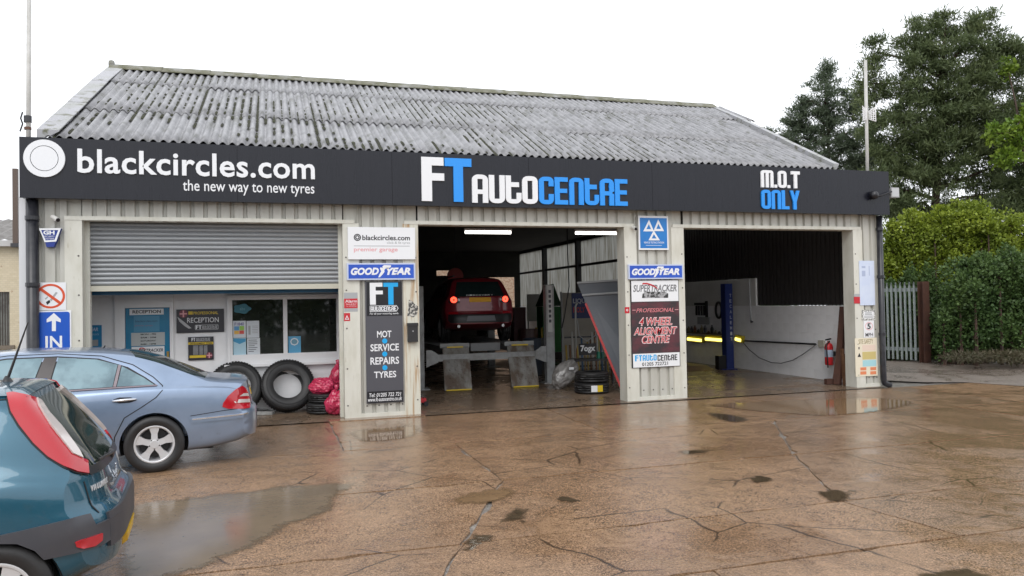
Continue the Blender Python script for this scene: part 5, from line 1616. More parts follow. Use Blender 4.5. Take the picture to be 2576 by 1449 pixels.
# ================================================================== VEHICLES
def pchip(keys):
    xs = np.array([k[0] for k in keys], float); ys = np.array([k[1] for k in keys], float)
    h = np.diff(xs); d = np.diff(ys) / h
    m = np.zeros(len(xs))
    m[0], m[-1] = d[0], d[-1]
    for i in range(1, len(xs) - 1):
        if d[i - 1] * d[i] > 0:
            w1, w2 = 2 * h[i] + h[i - 1], h[i] + 2 * h[i - 1]
            m[i] = (w1 + w2) / (w1 / d[i - 1] + w2 / d[i])
    def f(x):
        x = min(max(x, xs[0]), xs[-1])
        i = min(len(xs) - 2, max(0, int(np.searchsorted(xs, x) - 1)))
        t = (x - xs[i]) / h[i]
        return ((1 + 2 * t) * (1 - t) ** 2) * ys[i] + t * (1 - t) ** 2 * h[i] * m[i] + t * t * (3 - 2 * t) * ys[i + 1] + t * t * (t - 1) * h[i] * m[i + 1]
    return f
def crom(pts, per=4):
    out = []
    n = len(pts)
    P = [np.array(p, float) for p in pts]
    P = [2 * P[0] - P[1]] + P + [2 * P[-1] - P[-2]]
    for i in range(1, n):
        p0, p1, p2, p3 = P[i - 1], P[i], P[i + 1], P[i + 2]
        t0 = 0; a = .5
        t1 = t0 + max(1e-5, np.linalg.norm(p1 - p0)) ** a; t2 = t1 + max(1e-5, np.linalg.norm(p2 - p1)) ** a; t3 = t2 + max(1e-5, np.linalg.norm(p3 - p2)) ** a
        for k in range(per):
            t = t1 + (t2 - t1) * k / per
            A1 = (t1 - t) / (t1 - t0) * p0 + (t - t0) / (t1 - t0) * p1
            A2 = (t2 - t) / (t2 - t1) * p1 + (t - t1) / (t2 - t1) * p2
            A3 = (t3 - t) / (t3 - t2) * p2 + (t - t2) / (t3 - t2) * p3
            B1 = (t2 - t) / (t2 - t0) * A1 + (t - t0) / (t2 - t0) * A2
            B2 = (t3 - t) / (t3 - t1) * A2 + (t - t1) / (t3 - t1) * A3
            out.append((t2 - t) / (t2 - t1) * B1 + (t - t1) / (t2 - t1) * B2)
    out.append(P[-2])
    return out
class Car:
    def __init__(s, L, C, rearx, frontx, wheels, wr, archr, fall=.7):
        """C: dict of keyed curves along x (x=0 rear): zb, w, zsh, zt, rail (rail half width), rz (rail height share)"""
        s.L, s.rearx, s.frontx, s.fall = L, rearx, frontx, fall
        s.c = {k: pchip(v) for k, v in C.items()}
        xs = np.unique(np.concatenate([np.linspace(0, L, 78), np.linspace(0, .6, 20), np.linspace(L - .5, L, 14)]))
        rings = []
        for x in xs:
            rings.append(s.section(x))
        n = len(rings[0])
        V, F = [], []
        for x, rg in zip(xs, rings):
            for (y, z) in rg: V.append(s.place(x, y, z))
            for (y, z) in rg[1:-1][::-1]: V.append(s.place(x, -y, z))
        m = 2 * n - 2
        for j in range(len(xs) - 1):
            for i in range(m):
                a, b = j * m + i, j * m + (i + 1) % m
                F.append((a, b, b + m, a + m))
        # end caps
        for (j, flip) in ((0, False), (len(xs) - 1, True)):
            K = 12
            idx = {}
            for i in range(n):
                y, z = rings[j][i]
                l = j * m + i
                r = j * m + ((m - i) % m)
                row = [l]
                for k in range(1, K):
                    t = 1 - 2 * k / K
                    if i in (0, n - 1): row.append(l)
                    else:
                        V.append(s.place(xs[j], y * t, z)); row.append(len(V) - 1)
                row.append(r)
                idx[i] = row
            for i in range(n - 1):
                for k in range(K):
                    q = [idx[i][k], idx[i][k + 1], idx[i + 1][k + 1], idx[i + 1][k]]
                    q2 = []
                    for v in q:
                        if v not in q2: q2.append(v)
                    if len(q2) > 2: F.append(tuple(q2 if not flip else q2[::-1]))
        me = bpy.data.meshes.new('body_src')
        me.from_pydata(V, [], F)
        bm = bmesh.new(); bm.from_mesh(me)
        bmesh.ops.remove_doubles(bm, verts=bm.verts, dist=1e-5)
        bmesh.ops.recalc_face_normals(bm, faces=bm.faces)
        bm.to_mesh(me)
        bm.normal_update(); bm.verts.ensure_lookup_table(); bm.faces.ensure_lookup_table()
        s.bvh = BVHTree.FromBMesh(bm)
        s.vco = [v.co.copy() for v in bm.verts]; s.vno = [v.normal.copy() for v in bm.verts]; s.fv = [[v.index for v in f.verts] for f in bm.faces]
        bm.free()
        s.src = me
        s.wheels, s.wr, s.archr = wheels, wr, archr
    def section(s, x):
        c = {k: f(x) for k, f in s.c.items()}
        w, zb, zs, zt = c['w'], c['zb'], c['zsh'], c['zt']
        H = max(.02, zt - zs)
        wr = c['rail']; zr = zs + H * c['rz']
        ws = w * .965
        zm_ = zb + (zs - zb) * .5
        pts = [(0, zb), (w * .80, zb), (w * .945, zb + .045), (w * .985, zb + .20), (w, zm_), (w * .992, zs - .12), (ws, zs), (ws + (wr - ws) * .22, zs + (zr - zs) * .16),
               (ws + (wr - ws) * .62 + .012 * (H > .3), zs + (zr - zs) * .60), (wr, zr), (wr * .80, zr + (zt - zr) * .72), (wr * .42, zr + (zt - zr) * .96), (0, zt)]
        return crom(pts, 4)
    def place(s, x, y, z):
        r = s.rearx(y, z) * max(0, 1 - x / s.fall) ** 2
        f = s.frontx(y, z) * max(0, 1 - (s.L - x) / .8) ** 2
        return (x + r - f, y, z)
    def body(s, parent, m, name='body'):
        # wheel arches are cut out of the shell
        me = s.src
        ob = bpy.data.objects.new('tmp', me); col.objects.link(ob)
        cut = MB()
        for wx in s.wheels:
            for sg in (1, -1):
                y0, y1 = sorted((sg * .52, sg * 1.3))
                prof = [(0, y0), (s.archr, y0), (s.archr, y1), (0, y1)]
                cut.lathe(prof[1:3], 40, 'y', (wx, 0, s.wr))
                n = len(cut.v)
                # caps
                k0 = n - 80
                cut.f.append(tuple(k0 + 2 * k for k in range(40))[::-1]); cut.f.append(tuple(k0 + 2 * k + 1 for k in range(40)))
        cme = cut.mesh('cut', m)
        bm = bmesh.new(); bm.from_mesh(cme); bmesh.ops.recalc_face_normals(bm, faces=bm.faces); bm.to_mesh(cme); bm.free()
        co = bpy.data.objects.new('tmpc', cme); col.objects.link(co)
        md = ob.modifiers.new('b', 'BOOLEAN'); md.operation = 'DIFFERENCE'; md.object = co; md.solver = 'FAST'
        dg = bpy.context.evaluated_depsgraph_get()
        res = bpy.data.meshes.new_from_object(ob.evaluated_get(dg))
        bpy.data.objects.remove(ob); bpy.data.objects.remove(co)
        res.name = name
        res.materials.clear(); res.materials.append(m)
        o = link(name, res, parent)
        smooth_by_angle(o, 40)
        return o
    def hit(s, o, d):
        h = s.bvh.ray_cast(Vector(o), Vector(d))
        return (h[0], s.sn(h[0], h[2])) if h[0] is not None else (None, None)
    def sn(s, p, i):
        n = Vector((0, 0, 0))
        for v in s.fv[i]: n += s.vno[v] / ((s.vco[v] - p).length + .004)
        return n.normalized()
    def near(s, p):
        q = s.bvh.find_nearest(Vector(p))
        return q[0], s.sn(q[0], q[2])
    def side(s, x, z, sg=1):
        h, n = s.hit((x, sg * 3, z), (0, -sg, 0))
        if h is None:
            h, n = s.near((x, sg * .8, z))
        return h, n
    def rear(s, y, z):
        h, n = s.hit((-3, y, z), (1, 0, 0))
        if h is None: h, n = s.near((0, y, z))
        return h, n
    def top(s, x, y):
        h, n = s.hit((x, y, 4), (0, 0, -1))
        if h is None: h, n = s.near((x, y, 1.4))
        return h, n
    def panel(s, poly, proj, name, m, parent, off=.004, thick=.006, step=.06, smooth=True, relax=0):
        """skin patch: outline in a 2D view, dropped onto the body and lifted by off"""
        pts = []
        n = len(poly)
        for i in range(n):
            a, b = Vector(poly[i]), Vector(poly[(i + 1) % n])
            k = max(1, int((b - a).length / step))
            for j in range(k): pts.append(a.lerp(b, j / k))
        ne = len(pts)
        xs = [p.x for p in pts]; ys = [p.y for p in pts]
        x = min(xs) + step / 2
        while x < max(xs):
            y = min(ys) + step / 2
            while y < max(ys):
                # inside test
                c = False
                j = ne - 1
                for i in range(ne):
                    if (pts[i].y > y) != (pts[j].y > y) and x < (pts[j].x - pts[i].x) * (y - pts[i].y) / (pts[j].y - pts[i].y) + pts[i].x: c = not c
                    j = i
                if c and min((Vector((x, y)) - p).length for p in pts[:ne]) > step * .35: pts.append(Vector((x, y)))
                y += step
            x += step
        vv, ee, ff, *_ = delaunay_2d_cdt(pts, [(i, (i + 1) % ne) for i in range(ne)], [], 1, 1e-5)
        P, N = [], []
        for v in vv:
            h, nn = proj(v.x, v.y)
            P.append(h); N.append(nn)
        if relax:
            nb = [set() for _ in P]; ec = {}
            for f in ff:
                for i in range(len(f)):
                    a_, b_ = f[i], f[(i + 1) % len(f)]
                    nb[a_].add(b_); nb[b_].add(a_)
                    kk_ = (min(a_, b_), max(a_, b_)); ec[kk_] = ec.get(kk_, 0) + 1
            bd = {i for kk_, c_ in ec.items() if c_ == 1 for i in kk_}
            bn = [{j for j in nb[i] if j in bd and ec[(min(i, j), max(i, j))] == 1} if i in bd else None for i in range(len(P))]
            for _ in range(relax):
                P2, N2 = [], []
                for i in range(len(P)):
                    q_ = bn[i] if i in bd else nb[i]
                    w_ = .25 if i in bd else .6
                    P2.append(P[i].lerp(sum((P[j] for j in q_), Vector((0, 0, 0))) / max(1, len(q_)), w_ if i not in bd else 0.0))
                    N2.append((N[i] * (1 - w_) + sum((N[j] for j in q_), Vector((0, 0, 0))) / max(1, len(q_)) * w_).normalized())
                P, N = P2, N2
        k = len(P)
        V = [p + q * off for p, q in zip(P, N)] + [p - q * thick for p, q in zip(P, N)]
        cnt = set()
        F = []
        for f in ff:
            f = list(f)
            a, b, c_ = V[f[0]], V[f[1]], V[f[2]]
            if (b - a).cross(c_ - a).dot(N[f[0]]) < 0: f = f[::-1]
            F.append(tuple(f))
            for i in range(len(f)): cnt.add((f[i], f[(i + 1) % len(f)]))
        F += [(b, a, a + k, b + k) for (a, b) in cnt if (b, a) not in cnt]
        mb = MB(); mb.v = [tuple(v) for v in V]; mb.f = F
        o = mb.build(name, m, parent, local=True)
        if smooth: smooth_by_angle(o, 30)
        return o
    def strip(s, line, proj, w, name, m, parent, off=.003, step=.04):
        """narrow band along a line on the body (seams, trims)"""
        pts = []
        for i in range(len(line) - 1):
            a, b = Vector(line[i]), Vector(line[i + 1])
            k = max(1, int((b - a).length / step))
            for j in range(k): pts.append(a.lerp(b, j / k))
        pts.append(Vector(line[-1]))
        H = [proj(p.x, p.y) for p in pts]
        V, F = [], []
        for i, (h, nn) in enumerate(H):
            d = (H[min(i + 1, len(H) - 1)][0] - H[max(i - 1, 0)][0])
            if d.length < 1e-6: d = Vector((1, 0, 0))
            d.normalize()
            q = d.cross(nn).normalized()
            V += [h - q * w / 2 - nn * .004, h - q * w / 2 + nn * off, h + q * w / 2 + nn * off, h + q * w / 2 - nn * .004]
        for i in range(len(H) - 1):
            for k in range(3):
                F.append((i * 4 + k, i * 4 + k + 1, i * 4 + k + 5, i * 4 + k + 4))
        mb = MB(); mb.v = [tuple(v) for v in V]; mb.f = F
        return mb.build(name, m, parent, local=True, fix=True)

M_TYRE = mat('tyre_rubber', (0.014, 0.014, 0.015), .5, c2=(0.022, .021, .021), scale=8, spec=.5)
M_RIMS = mat('alloy_silver', (0.62, 0.62, 0.63), .32, metal=.35)
M_BLKP = mat('black_plastic', (0.012, 0.012, 0.014), .35)
M_CHROME = mat('chrome', (0.72, 0.73, 0.76), .08, metal=1.0)
M_SEAMC = mat('panel_gap', (0.008, 0.009, 0.012), .6)
M_WELL = mat('wheel_well', (0.008, 0.008, 0.008), .9)
M_LRED = mat('lamp_red', (0.42, 0.008, 0.018), .12, coat=.6)
M_LCLR = mat('lamp_clear', (0.55, 0.50, 0.48), .12, coat=.6)
M_PLY = mat('plate_yellow', (0.66, 0.40, 0.02), .35)
def tyre_prof(R, rr_, w):
    h = w / 2
    P = [(rr_, -h * .78), (rr_ + .02, -h * .92), ((R + rr_) / 2, -h * 1.0), (R - .03, -h * .95), (R - .008, -h * .78)]
    for g in (-.45, 0, .45):
        P += [(R, h * (g - .26)), (R, h * (g - .05)), (R - .008, h * (g - .03)), (R - .008, h * (g + .03)), (R, h * (g + .05)), (R, h * (g + .26))]
    P += [(R - .008, h * .78), (R - .03, h * .95), ((R + rr_) / 2, h * 1.0), (rr_ + .02, h * .92), (rr_, h * .78)]
    return P
def wheel(parent, x, y, sg, R, rimr, w, spokes=5, cover=False, ang0=0.0):
    t = MB().lathe(tyre_prof(R, rimr, w), 48, 'y').mesh('wheel_tyre', M_TYRE, True)
    wv = bpy.data.objects.new('wheel', t); col.objects.link(wv); wv.parent = parent; wv.location = (x, y, R)
    wv.name = 'wheel'
    h = w / 2 * sg
    rim = MB()
    rim.lathe([(rimr + .004, h * .80), (rimr - .012, h * .86), (rimr - .022, h * .70), (rimr - .03, h * .1), (rimr - .05, -h * .5)], 40, 'y')
    o = rim.build('rim', M_RIMS, wv, smooth=True, fix=True, local=True)
    sp = MB()
    for k in range(spokes):
        a = ang0 + 2 * math.pi * k / spokes
        ca_, sa_ = math.cos(a), math.sin(a)
        for j, (r0, r1, w0, w1, y0, y1) in enumerate(((.035, rimr * .55, .070, .066, .74, .70), (rimr * .55, rimr - .012, .066, .118, .70, .74))):
            pts = []
            for (r, ww, yy) in ((r0, w0, y0), (r1, w1, y1)):
                for q in (-1, 1):
                    pts.append((r * ca_ - q * ww / 2 * sa_, h * yy, r * sa_ + q * ww / 2 * ca_))
            pts2 = [(p[0] * .98, p[1] - .05 * sg, p[2] * .98) for p in pts]
            sp.add(pts + pts2, [(0, 1, 3, 2), (4, 6, 7, 5), (0, 2, 6, 4), (1, 5, 7, 3), (0, 4, 5, 1), (2, 3, 7, 6)])
    sp.lathe([(0, h * .76), (.045, h * .76), (.062, h * .70), (.07, h * .3)], 24, 'y')
    sp.build('spokes', M_RIMS, wv, fix=True, local=True)
    for k in range(5):
        a = ang0 + 2 * math.pi * (k + .5) / 5
        MB().lathe([(0, h * .735 ), (.009, h * .735), (.009, h * .5)], 8, 'y', (.052 * math.cos(a), .001 * sg, .052 * math.sin(a))).build('wheel_bolt', M_BLKP, wv, fix=True, local=True)
    MB().lathe([(0, -h * .2), (rimr - .05, -h * .2), (rimr - .05, -h * .24), (0, -h * .24)], 24, 'y').build('brake_disc', mat('brake_dark', (0.05, .05, .05), .5, metal=.5), wv, fix=True, local=True)
    return wv
def place_car(e, x, y, z, deg):
    e.location = (x, y, z); e.rotation_euler = (0, 0, math.radians(180 + deg))

def fit(e, local, world, deg):
    a = math.radians(180 + deg)
    rx_, ry_ = local.x * math.cos(a) - local.y * math.sin(a), local.x * math.sin(a) + local.y * math.cos(a)
    e.location = (world.x - rx_, world.y - ry_, world.z); e.rotation_euler = (0, 0, a)
ZC = zm(0, 1250, 1.4488)
def traced(car, e):
    """outline points read off the photograph, dropped onto the body they lie on"""
    inv = (Matrix.Translation(e.location) @ Matrix.Rotation(e.rotation_euler.z, 4, 'Z')).inverted()
    o = inv @ CC
    def f(u, v):
        d = (inv.to_3x3() @ ray(u * 200, v * 200)).normalized()
        h, n, i, dist = car.bvh.ray_cast(o, d)
        if h is None:
            best = None
            for k in range(1, 400):
                p = o + d * (2 + k * .02)
                q = car.bvh.find_nearest(p)
                if best is None or q[3] < best[3]: best = q
            h, i = best[0], best[2]
        return h, car.sn(h, i)
    return f
def tpoly(pts): return [(ZC(*p)[0] / 200, ZC(*p)[1] / 200) for p in pts]
def mirror_part(o, parent):
    me = o.data.copy()
    co = np.empty(len(me.vertices) * 3); me.vertices.foreach_get('co', co)
    co[1::3] *= -1; me.vertices.foreach_set('co', co)
    me.flip_normals(); me.update()
    return link(o.name.split('.')[0], me, parent)
# ---------------- blue saloon
sal = thing('blue_saloon_car', 'light metallic blue saloon parked in front of the reception', 'car')
fit(sal, Vector((1.19, .905, 0)), Vector((-1.35, 9.80, 0)), 6.0)
C_ = dict(zb=[(0, .33), (.25, .26), (.9, .20), (4.2, .19), (4.82, .26)],
          w=[(0, .855), (.2, .875), (.6, .895), (1.2, .908), (2.5, .911), (3.9, .90), (4.4, .87), (4.82, .80)],
          zsh=[(0, .90), (.4, .935), (1.2, .96), (2.4, .93), (3.7, .89), (4.3, .80), (4.82, .66)],
          zt=[(0, .985), (.12, 1.0), (.40, 1.02), (.56, 1.04), (.75, 1.12), (.95, 1.212), (1.2, 1.318), (1.5, 1.393), (1.85, 1.432), (2.3, 1.45), (2.6, 1.452), (3.0, 1.425), (3.3, 1.315), (3.9, 1.03), (4.4, .90), (4.82, .72)],
          rail=[(0, .70), (.45, .71), (.65, .69), (.9, .65), (1.3, .605), (1.7, .58), (2.6, .565), (3.1, .60), (3.5, .67), (3.95, .75), (4.82, .66)],
          rz=[(0, .70), (.55, .72), (.95, .84), (1.5, .88), (3.0, .88), (3.6, .78), (4.0, .7), (4.82, .7)])
def srear(y, z):
    b = .24 * (abs(y) / .88) ** 4
    if z < .64: p = .02 * ((.50 - z) / .2) ** 2 if z < .50 else 0
    elif z < .70: p = .055 * (z - .64) / .06
    else: p = .055 + .06 * (z - .70) / .3
    return b + p
sc_ = Car(4.82, C_, srear, lambda y, z: .35 * (abs(y) / .85) ** 3 + .15 * max(0, (z - .5) / .3), (1.19, 4.04), .327, .368)
PAINT_S = mat('saloon_paint', (0.235, 0.305, 0.425), .28, metal=.55, coat=.8, c2=(0.20, 0.265, 0.37), scale=3, thr=(.45, .8), bump=.05, bscale=160, c3=(.16, .17, .19), scale3=7, thr3=(.66, .9))
body = sc_.body(sal, PAINT_S)
GLS = mat('misted_car_glass', (0.20, 0.30, 0.34), .22, c2=(0.11, 0.17, 0.20), scale=2.2, thr=(.40, .60), rvar=.12, spec=.22)
GLD = mat('dark_car_glass', (0.014, 0.026, 0.028), .06, spec=.3, c2=(.02, .035, .035), scale=3)
for sg in (1, -1):
    S = lambda x, z, sg=sg: sc_.side(x, z, sg)
    fr = [(1.15, 1.00), (1.28, 1.10), (1.47, 1.225), (1.78, 1.335), (2.2, 1.378), (2.7, 1.375), (3.05, 1.325), (3.4, 1.20), (3.68, 1.045), (3.70, .985), (2.4, .99), (1.6, 1.0)]
    TRM = mat('trim_mauve', (0.20, .16, .18), .35)
    sc_.panel(fr, S, 'window_surround', M_SEAMC, sal, off=.002, step=.07)
    sc_.panel([(1.19, 1.012), (1.30, 1.095), (1.48, 1.205), (1.535, 1.235), (1.58, 1.012)], S, 'quarter_window', GLS, sal, off=.006, step=.07)
    sc_.panel([(1.625, 1.012), (1.58, 1.255), (1.80, 1.322), (2.19, 1.36), (2.265, 1.005)], S, 'rear_door_window', GLS, sal, off=.006, step=.07)
    sc_.panel([(2.445, 1.0), (2.345, 1.362), (2.7, 1.358), (3.03, 1.308), (3.36, 1.188), (3.62, 1.045), (3.62, .998)], S, 'front_door_window', GLS, sal, off=.006, step=.07)
    sc_.strip([(1.603, 1.01), (1.558, 1.25)], S, .03, 'window_divider', TRM, sal, off=.009)
    sc_.strip([(1.16, 1.003), (1.6, .998), (2.4, .988), (3.66, .985)], S, .018, 'belt_trim', TRM, sal, off=.010)
    sc_.panel([(2.275, 1.0), (2.205, 1.36), (2.33, 1.362), (2.435, 1.0)], S, 'door_pillar', mat('pillar_black', (0.035, .028, .028), .35), sal, off=.008, step=.07)
    sc_.strip([(1.10, 1.0), (1.20, 1.10), (1.42, 1.25), (1.75, 1.362), (2.2, 1.405), (2.7, 1.402), (3.1, 1.35), (3.5, 1.20), (3.8, 1.02)], S, .011, 'door_gap', M_SEAMC, sal, off=.0025)
    sc_.strip([(1.10, 1.0), (1.10, .95), (1.17, .87), (1.32, .77), (1.50, .66), (1.60, .45), (1.62, .27)], S, .011, 'door_gap', M_SEAMC, sal, off=.0025)
    sc_.strip([(2.32, .99), (2.36, .27)], S, .011, 'door_gap', M_SEAMC, sal, off=.0025)
    sc_.strip([(.06, .685), (.45, .665), (.80, .63)], S, .008, 'bumper_gap', M_SEAMC, sal, off=.002)
    sc_.panel([(1.76, .50), (1.76, .545), (3.45, .545), (3.45, .50)], S, 'side_moulding', PAINT_S, sal, off=.014, step=.1)
    for hx in (1.50, 2.62):
        sc_.panel([(hx + x_, .865 + z_) for x_, z_ in ((-.13, -.012), (-.07, .026), (.05, .032), (.11, .014), (.12, -.012), (.05, -.036), (-.06, -.036))], S, 'handle_recess', M_SEAMC, sal, off=.002, step=.05)
        h0, n0 = sc_.side(hx - .13, .868, sg); h1, n1 = sc_.side(hx + .12, .858, sg)
        MB().tube([h0 + n0 * .012, (h0 + h1) / 2 + n0 * .034, h1 + n1 * .016], [.012, .016, .013], 10).build('door_handle', M_CHROME, sal, smooth=True, local=True)
    # tail lamp wraps the corner
    def wrap(u, z, sg=sg):
        # u = distance from the rear along the side, rounding onto the back
        if u > .16: return sc_.side(u, z, sg)
        t = (.16 - u) / .16
        o = Vector((-1.2 * t - .05, sg * (1.6 - .3 * t), z)); tgt = Vector((.30, sg * .70, z))
        d = (tgt - Vector((.16 * (1 - t) - .35 * t, sg * (1.5 - .25 * t), z))).normalized()
        h, n = sc_.hit(tgt - d * 2.0, d)
        return (h, n) if h is not None else sc_.side(.16, z, sg)
    sc_.strip([(.80, .572), (.50, .580), (.20, .588), (.08, .588), (-.05, .588)], wrap, .050, 'bumper_trim', PAINT_S, sal, off=.016)
    sc_.strip([(.78, .590), (.50, .598), (.20, .606), (.08, .606), (-.05, .606)], wrap, .016, 'chrome_strip', M_CHROME, sal, off=.021)
TS = traced(sc_, sal)
for nm, pts, m_, of in (('tail_lamp', [(1258, 492), (1262, 470), (1290, 430), (1330, 395), (1368, 374), (1385, 385), (1400, 410), (1412, 455), (1412, 498), (1380, 503), (1290, 502)], M_LRED, .012),
                       ('reversing_lens', [(1322, 462), (1350, 449), (1408, 447), (1410, 467), (1330, 470)], M_LCLR, .016),
                       ('reversing_lens', [(1352, 432), (1375, 415), (1398, 416), (1403, 430)], M_LCLR, .016)):
    o = sc_.panel(tpoly(pts), TS, nm, m_, sal, off=of, step=.04)
    mirror_part(o, sal)
R_ = lambda y, z: sc_.rear(y, z)
T_ = lambda x, y: sc_.top(x, y)
sc_.panel([(.63, .61), (.76, .665), (1.08, .62), (1.40, .57), (1.47, .28), (1.49, 0), (1.47, -.28), (1.40, -.57), (1.08, -.62), (.76, -.665), (.63, -.61), (.58, 0)], T_, 'rear_window', GLD, sal, off=.005, step=.09)
sc_.panel([(3.08, .52), (3.85, .66), (3.9, 0), (3.85, -.66), (3.08, -.52), (3.05, 0)], T_, 'windscreen', GLD, sal, off=.005, step=.09)
sc_.strip([(-.56, .68), (-.5, .98), (.5, .98), (.56, .68)], R_, .008, 'boot_gap', M_SEAMC, sal)
sc_.panel([(-.26, .78), (.26, .78), (.26, .89), (-.26, .89)], R_, 'number_plate', M_PLY, sal, off=.012, step=.1)
q, nn = sc_.rear(.50, .945)
tb = text('CDI', 0, 0, .10, .028, 0, M_CHROME, None, bold=.03, name='badge')
tb.parent = sal; tb.location = sc_.rear(.62, .90)[0] + Vector((-.012, 0, 0)); tb.rotation_euler = (0, 0, math.radians(-118))
for sg in (1, -1):
    for wx in (1.19, 4.04):
        wheel(sal, wx, sg * .795, sg, .327, .215, .225, 5, ang0=math.pi / 2)
        wl = MB()
        n = 20
        for k in range(n + 1):
            a = math.pi * k / n
            for yy in (.50, .86): wl.v.append((wx + .364 * math.cos(a), sg * yy, .327 + .364 * math.sin(a)))
        for k in range(n): wl.f.append((2 * k, 2 * k + 1, 2 * k + 3, 2 * k + 2))
        m0 = len(wl.v)
        for k in range(n + 1):
            a = math.pi * k / n; wl.v.append((wx + .364 * math.cos(a), sg * .50, .327 + .364 * math.sin(a)))
        wl.f.append(tuple(range(m0, m0 + n + 1)))
        wl.build('wheel_arch_liner', M_WELL, sal, local=True)
MB().tube([(1.80, .02, 1.40), (1.76, .02, 1.46)], .008).build('roof_aerial', M_BLKP, sal, local=True)
MB().box(.55, -.7, .20, 4.3, .7, .34).build('underbody', M_WELL, sal, local=True)

# ---------------- teal hatchback
hat = thing('teal_hatchback', 'dark teal three door hatchback in the near left corner', 'car')
fit(hat, Vector((.60, .82, 0)), Vector((-1.52, 5.02, 0)), 4.6)
C_ = dict(zb=[(0, .36), (.2, .28), (.5, .22), (3.4, .20), (3.82, .26)],
          w=[(0, .80), (.15, .812), (.5, .823), (1.8, .823), (3.0, .815), (3.5, .79), (3.82, .70)],
          zsh=[(0, .86), (.5, .90), (1.6, .885), (2.7, .86), (3.3, .78), (3.82, .62)],
          zt=[(0, 1.415), (.35, 1.425), (.9, 1.44), (1.5, 1.44), (2.0, 1.40), (2.4, 1.22), (2.95, .96), (3.4, .84), (3.82, .66)],
          rail=[(0, .545), (.5, .56), (1.5, .57), (2.1, .60), (2.6, .68), (3.0, .70), (3.82, .60)],
          rz=[(0, .88), (2.0, .88), (2.6, .8), (3.0, .7), (3.82, .7)])
def hrear(y, z):
    b = .20 * (abs(y) / .8) ** 5
    if z < .66: p = .0 + .10 * max(0, (.42 - z) / .2) ** 2
    elif z < .72: p = .06 * (z - .66) / .06
    elif z < .90: p = .06 + .04 * (z - .72) / .18
    else: p = .10 + .42 * ((z - .90) / .51) ** 1.12
    return b * (1 - .4 * max(0, (z - .9) / .5)) + p
hc = Car(3.82, C_, hrear, lambda y, z: .3 * (abs(y) / .8) ** 3 + .2 * max(0, (z - .5) / .3), (.60, 3.09), .292, .335, fall=1.3)
PAINT_H = mat('hatch_paint', (0.012, 0.088, 0.140), .26, metal=.35, coat=.9, c2=(0.012, 0.082, 0.132), scale=3, thr=(.45, .8), bump=.05, bscale=150, c3=(.03, .06, .07), scale3=8, thr3=(.64, .9))
PLAST = mat('bumper_grey_plastic', (0.05, 0.052, 0.062), .5, c2=(.06, .06, .068), scale=6)
hc.body(hat, PAINT_H)
GLH = mat('hatch_glass', (0.012, 0.022, 0.018), .04, coat=.4, c2=(.03, .045, .035), scale=2.5)
HR = lambda y, z: hc.rear(y, z)
HT = lambda x, y: hc.top(x, y)
# hatch glass and black band
hc.panel([(-.66, .905), (-.70, .99), (-.655, 1.15), (-.57, 1.355), (.57, 1.355), (.655, 1.15), (.70, .99), (.66, .905), (0, .895)], HR, 'rear_window', GLH, hat, off=.004, step=.08)
hc.panel([(-.60, .895), (-.62, .94), (0, .925), (.62, .94), (.60, .895), (0, .872)], HR, 'window_band', M_BLKP, hat, off=.008, step=.07)
for sg in (1, -1):
    S = lambda x, z, sg=sg: hc.side(x, z, sg)
    def lampp(u, z, sg=sg):
        # u runs from the back (0) round to the side (1)
        o = Vector((-1.0, sg * (.4 + 1.9 * u), z)); x_in = hrear(.6, z) + .30
        tgt = Vector((x_in, sg * .38, z))
        d = (tgt - o).normalized()
        h, n = hc.hit(o, d)
        return (h, n) if h is not None else hc.side(x_in, z, sg)
    # side glass of the three door body
    hc.panel([(.72, 1.00), (.70, 1.05), (.92, 1.20), (1.25, 1.30), (1.62, 1.315), (1.66, .95)], S, 'side_window', GLH, hat, off=.004, step=.08)
    hc.panel([(1.72, .945), (1.70, 1.315), (2.0, 1.30), (2.3, 1.17), (2.62, .985), (2.62, .935)], S, 'door_window', GLH, hat, off=.004, step=.08)
    hc.strip([(1.68, 1.33), (1.68, .30)], S, .008, 'door_gap', M_SEAMC, hat)
    wheel(hat, .60, sg * .725, sg, .292, .185, .175, 7, ang0=.3)
    wheel(hat, 3.09, sg * .725, sg, .292, .185, .175, 7, ang0=.1)
    for wx in (.60, 3.09):
        wl = MB(); n = 20
        for k in range(n + 1):
            a = math.pi * k / n
            for yy in (.5, .80): wl.v.append((wx + .331 * math.cos(a), sg * yy, .292 + .331 * math.sin(a)))
        for k in range(n): wl.f.append((2 * k, 2 * k + 1, 2 * k + 3, 2 * k + 2))
        m0 = len(wl.v)
        for k in range(n + 1):
            a = math.pi * k / n; wl.v.append((wx + .331 * math.cos(a), sg * .50, .292 + .331 * math.sin(a)))
        wl.f.append(tuple(range(m0, m0 + n + 1)))
        wl.build('wheel_arch_liner', M_WELL, hat, local=True)
    # bumper: grey plastic upper part wraps from the arch round the tail
    def bw(u, z, sg=sg):
        # u<0.8: lateral position on the tail, beyond: along the flank
        if u < .62: return hc.rear(sg * u, z)
        if u > .98: return hc.side(u - .78, z, sg)
        t = (u - .62) / .36
        o = Vector((-1.3 + 1.2 * t, sg * (.62 + 1.6 * t), z)); tgt = Vector((.30, sg * .48, z))
        d = (tgt - o).normalized()
        h, n = hc.hit(o, d)
        return (h, n) if h is not None else hc.side(.2, z, sg)
    hc.panel([(0, .66), (.61, .66), (.61, .455), (0, .455)], bw, 'bumper', PLAST, hat, off=.022, thick=.02, step=.06)
    hc.strip([(.66, .87), (.665, .675)], HR if sg > 0 else (lambda y, z: hc.rear(-y, z)), .008, 'hatch_gap', M_SEAMC, hat)
    hc.strip([(.45, 1.372), (.80, 1.38), (1.4, 1.375)], S, .010, 'roof_gap', M_SEAMC, hat)
TH = traced(hc, hat)
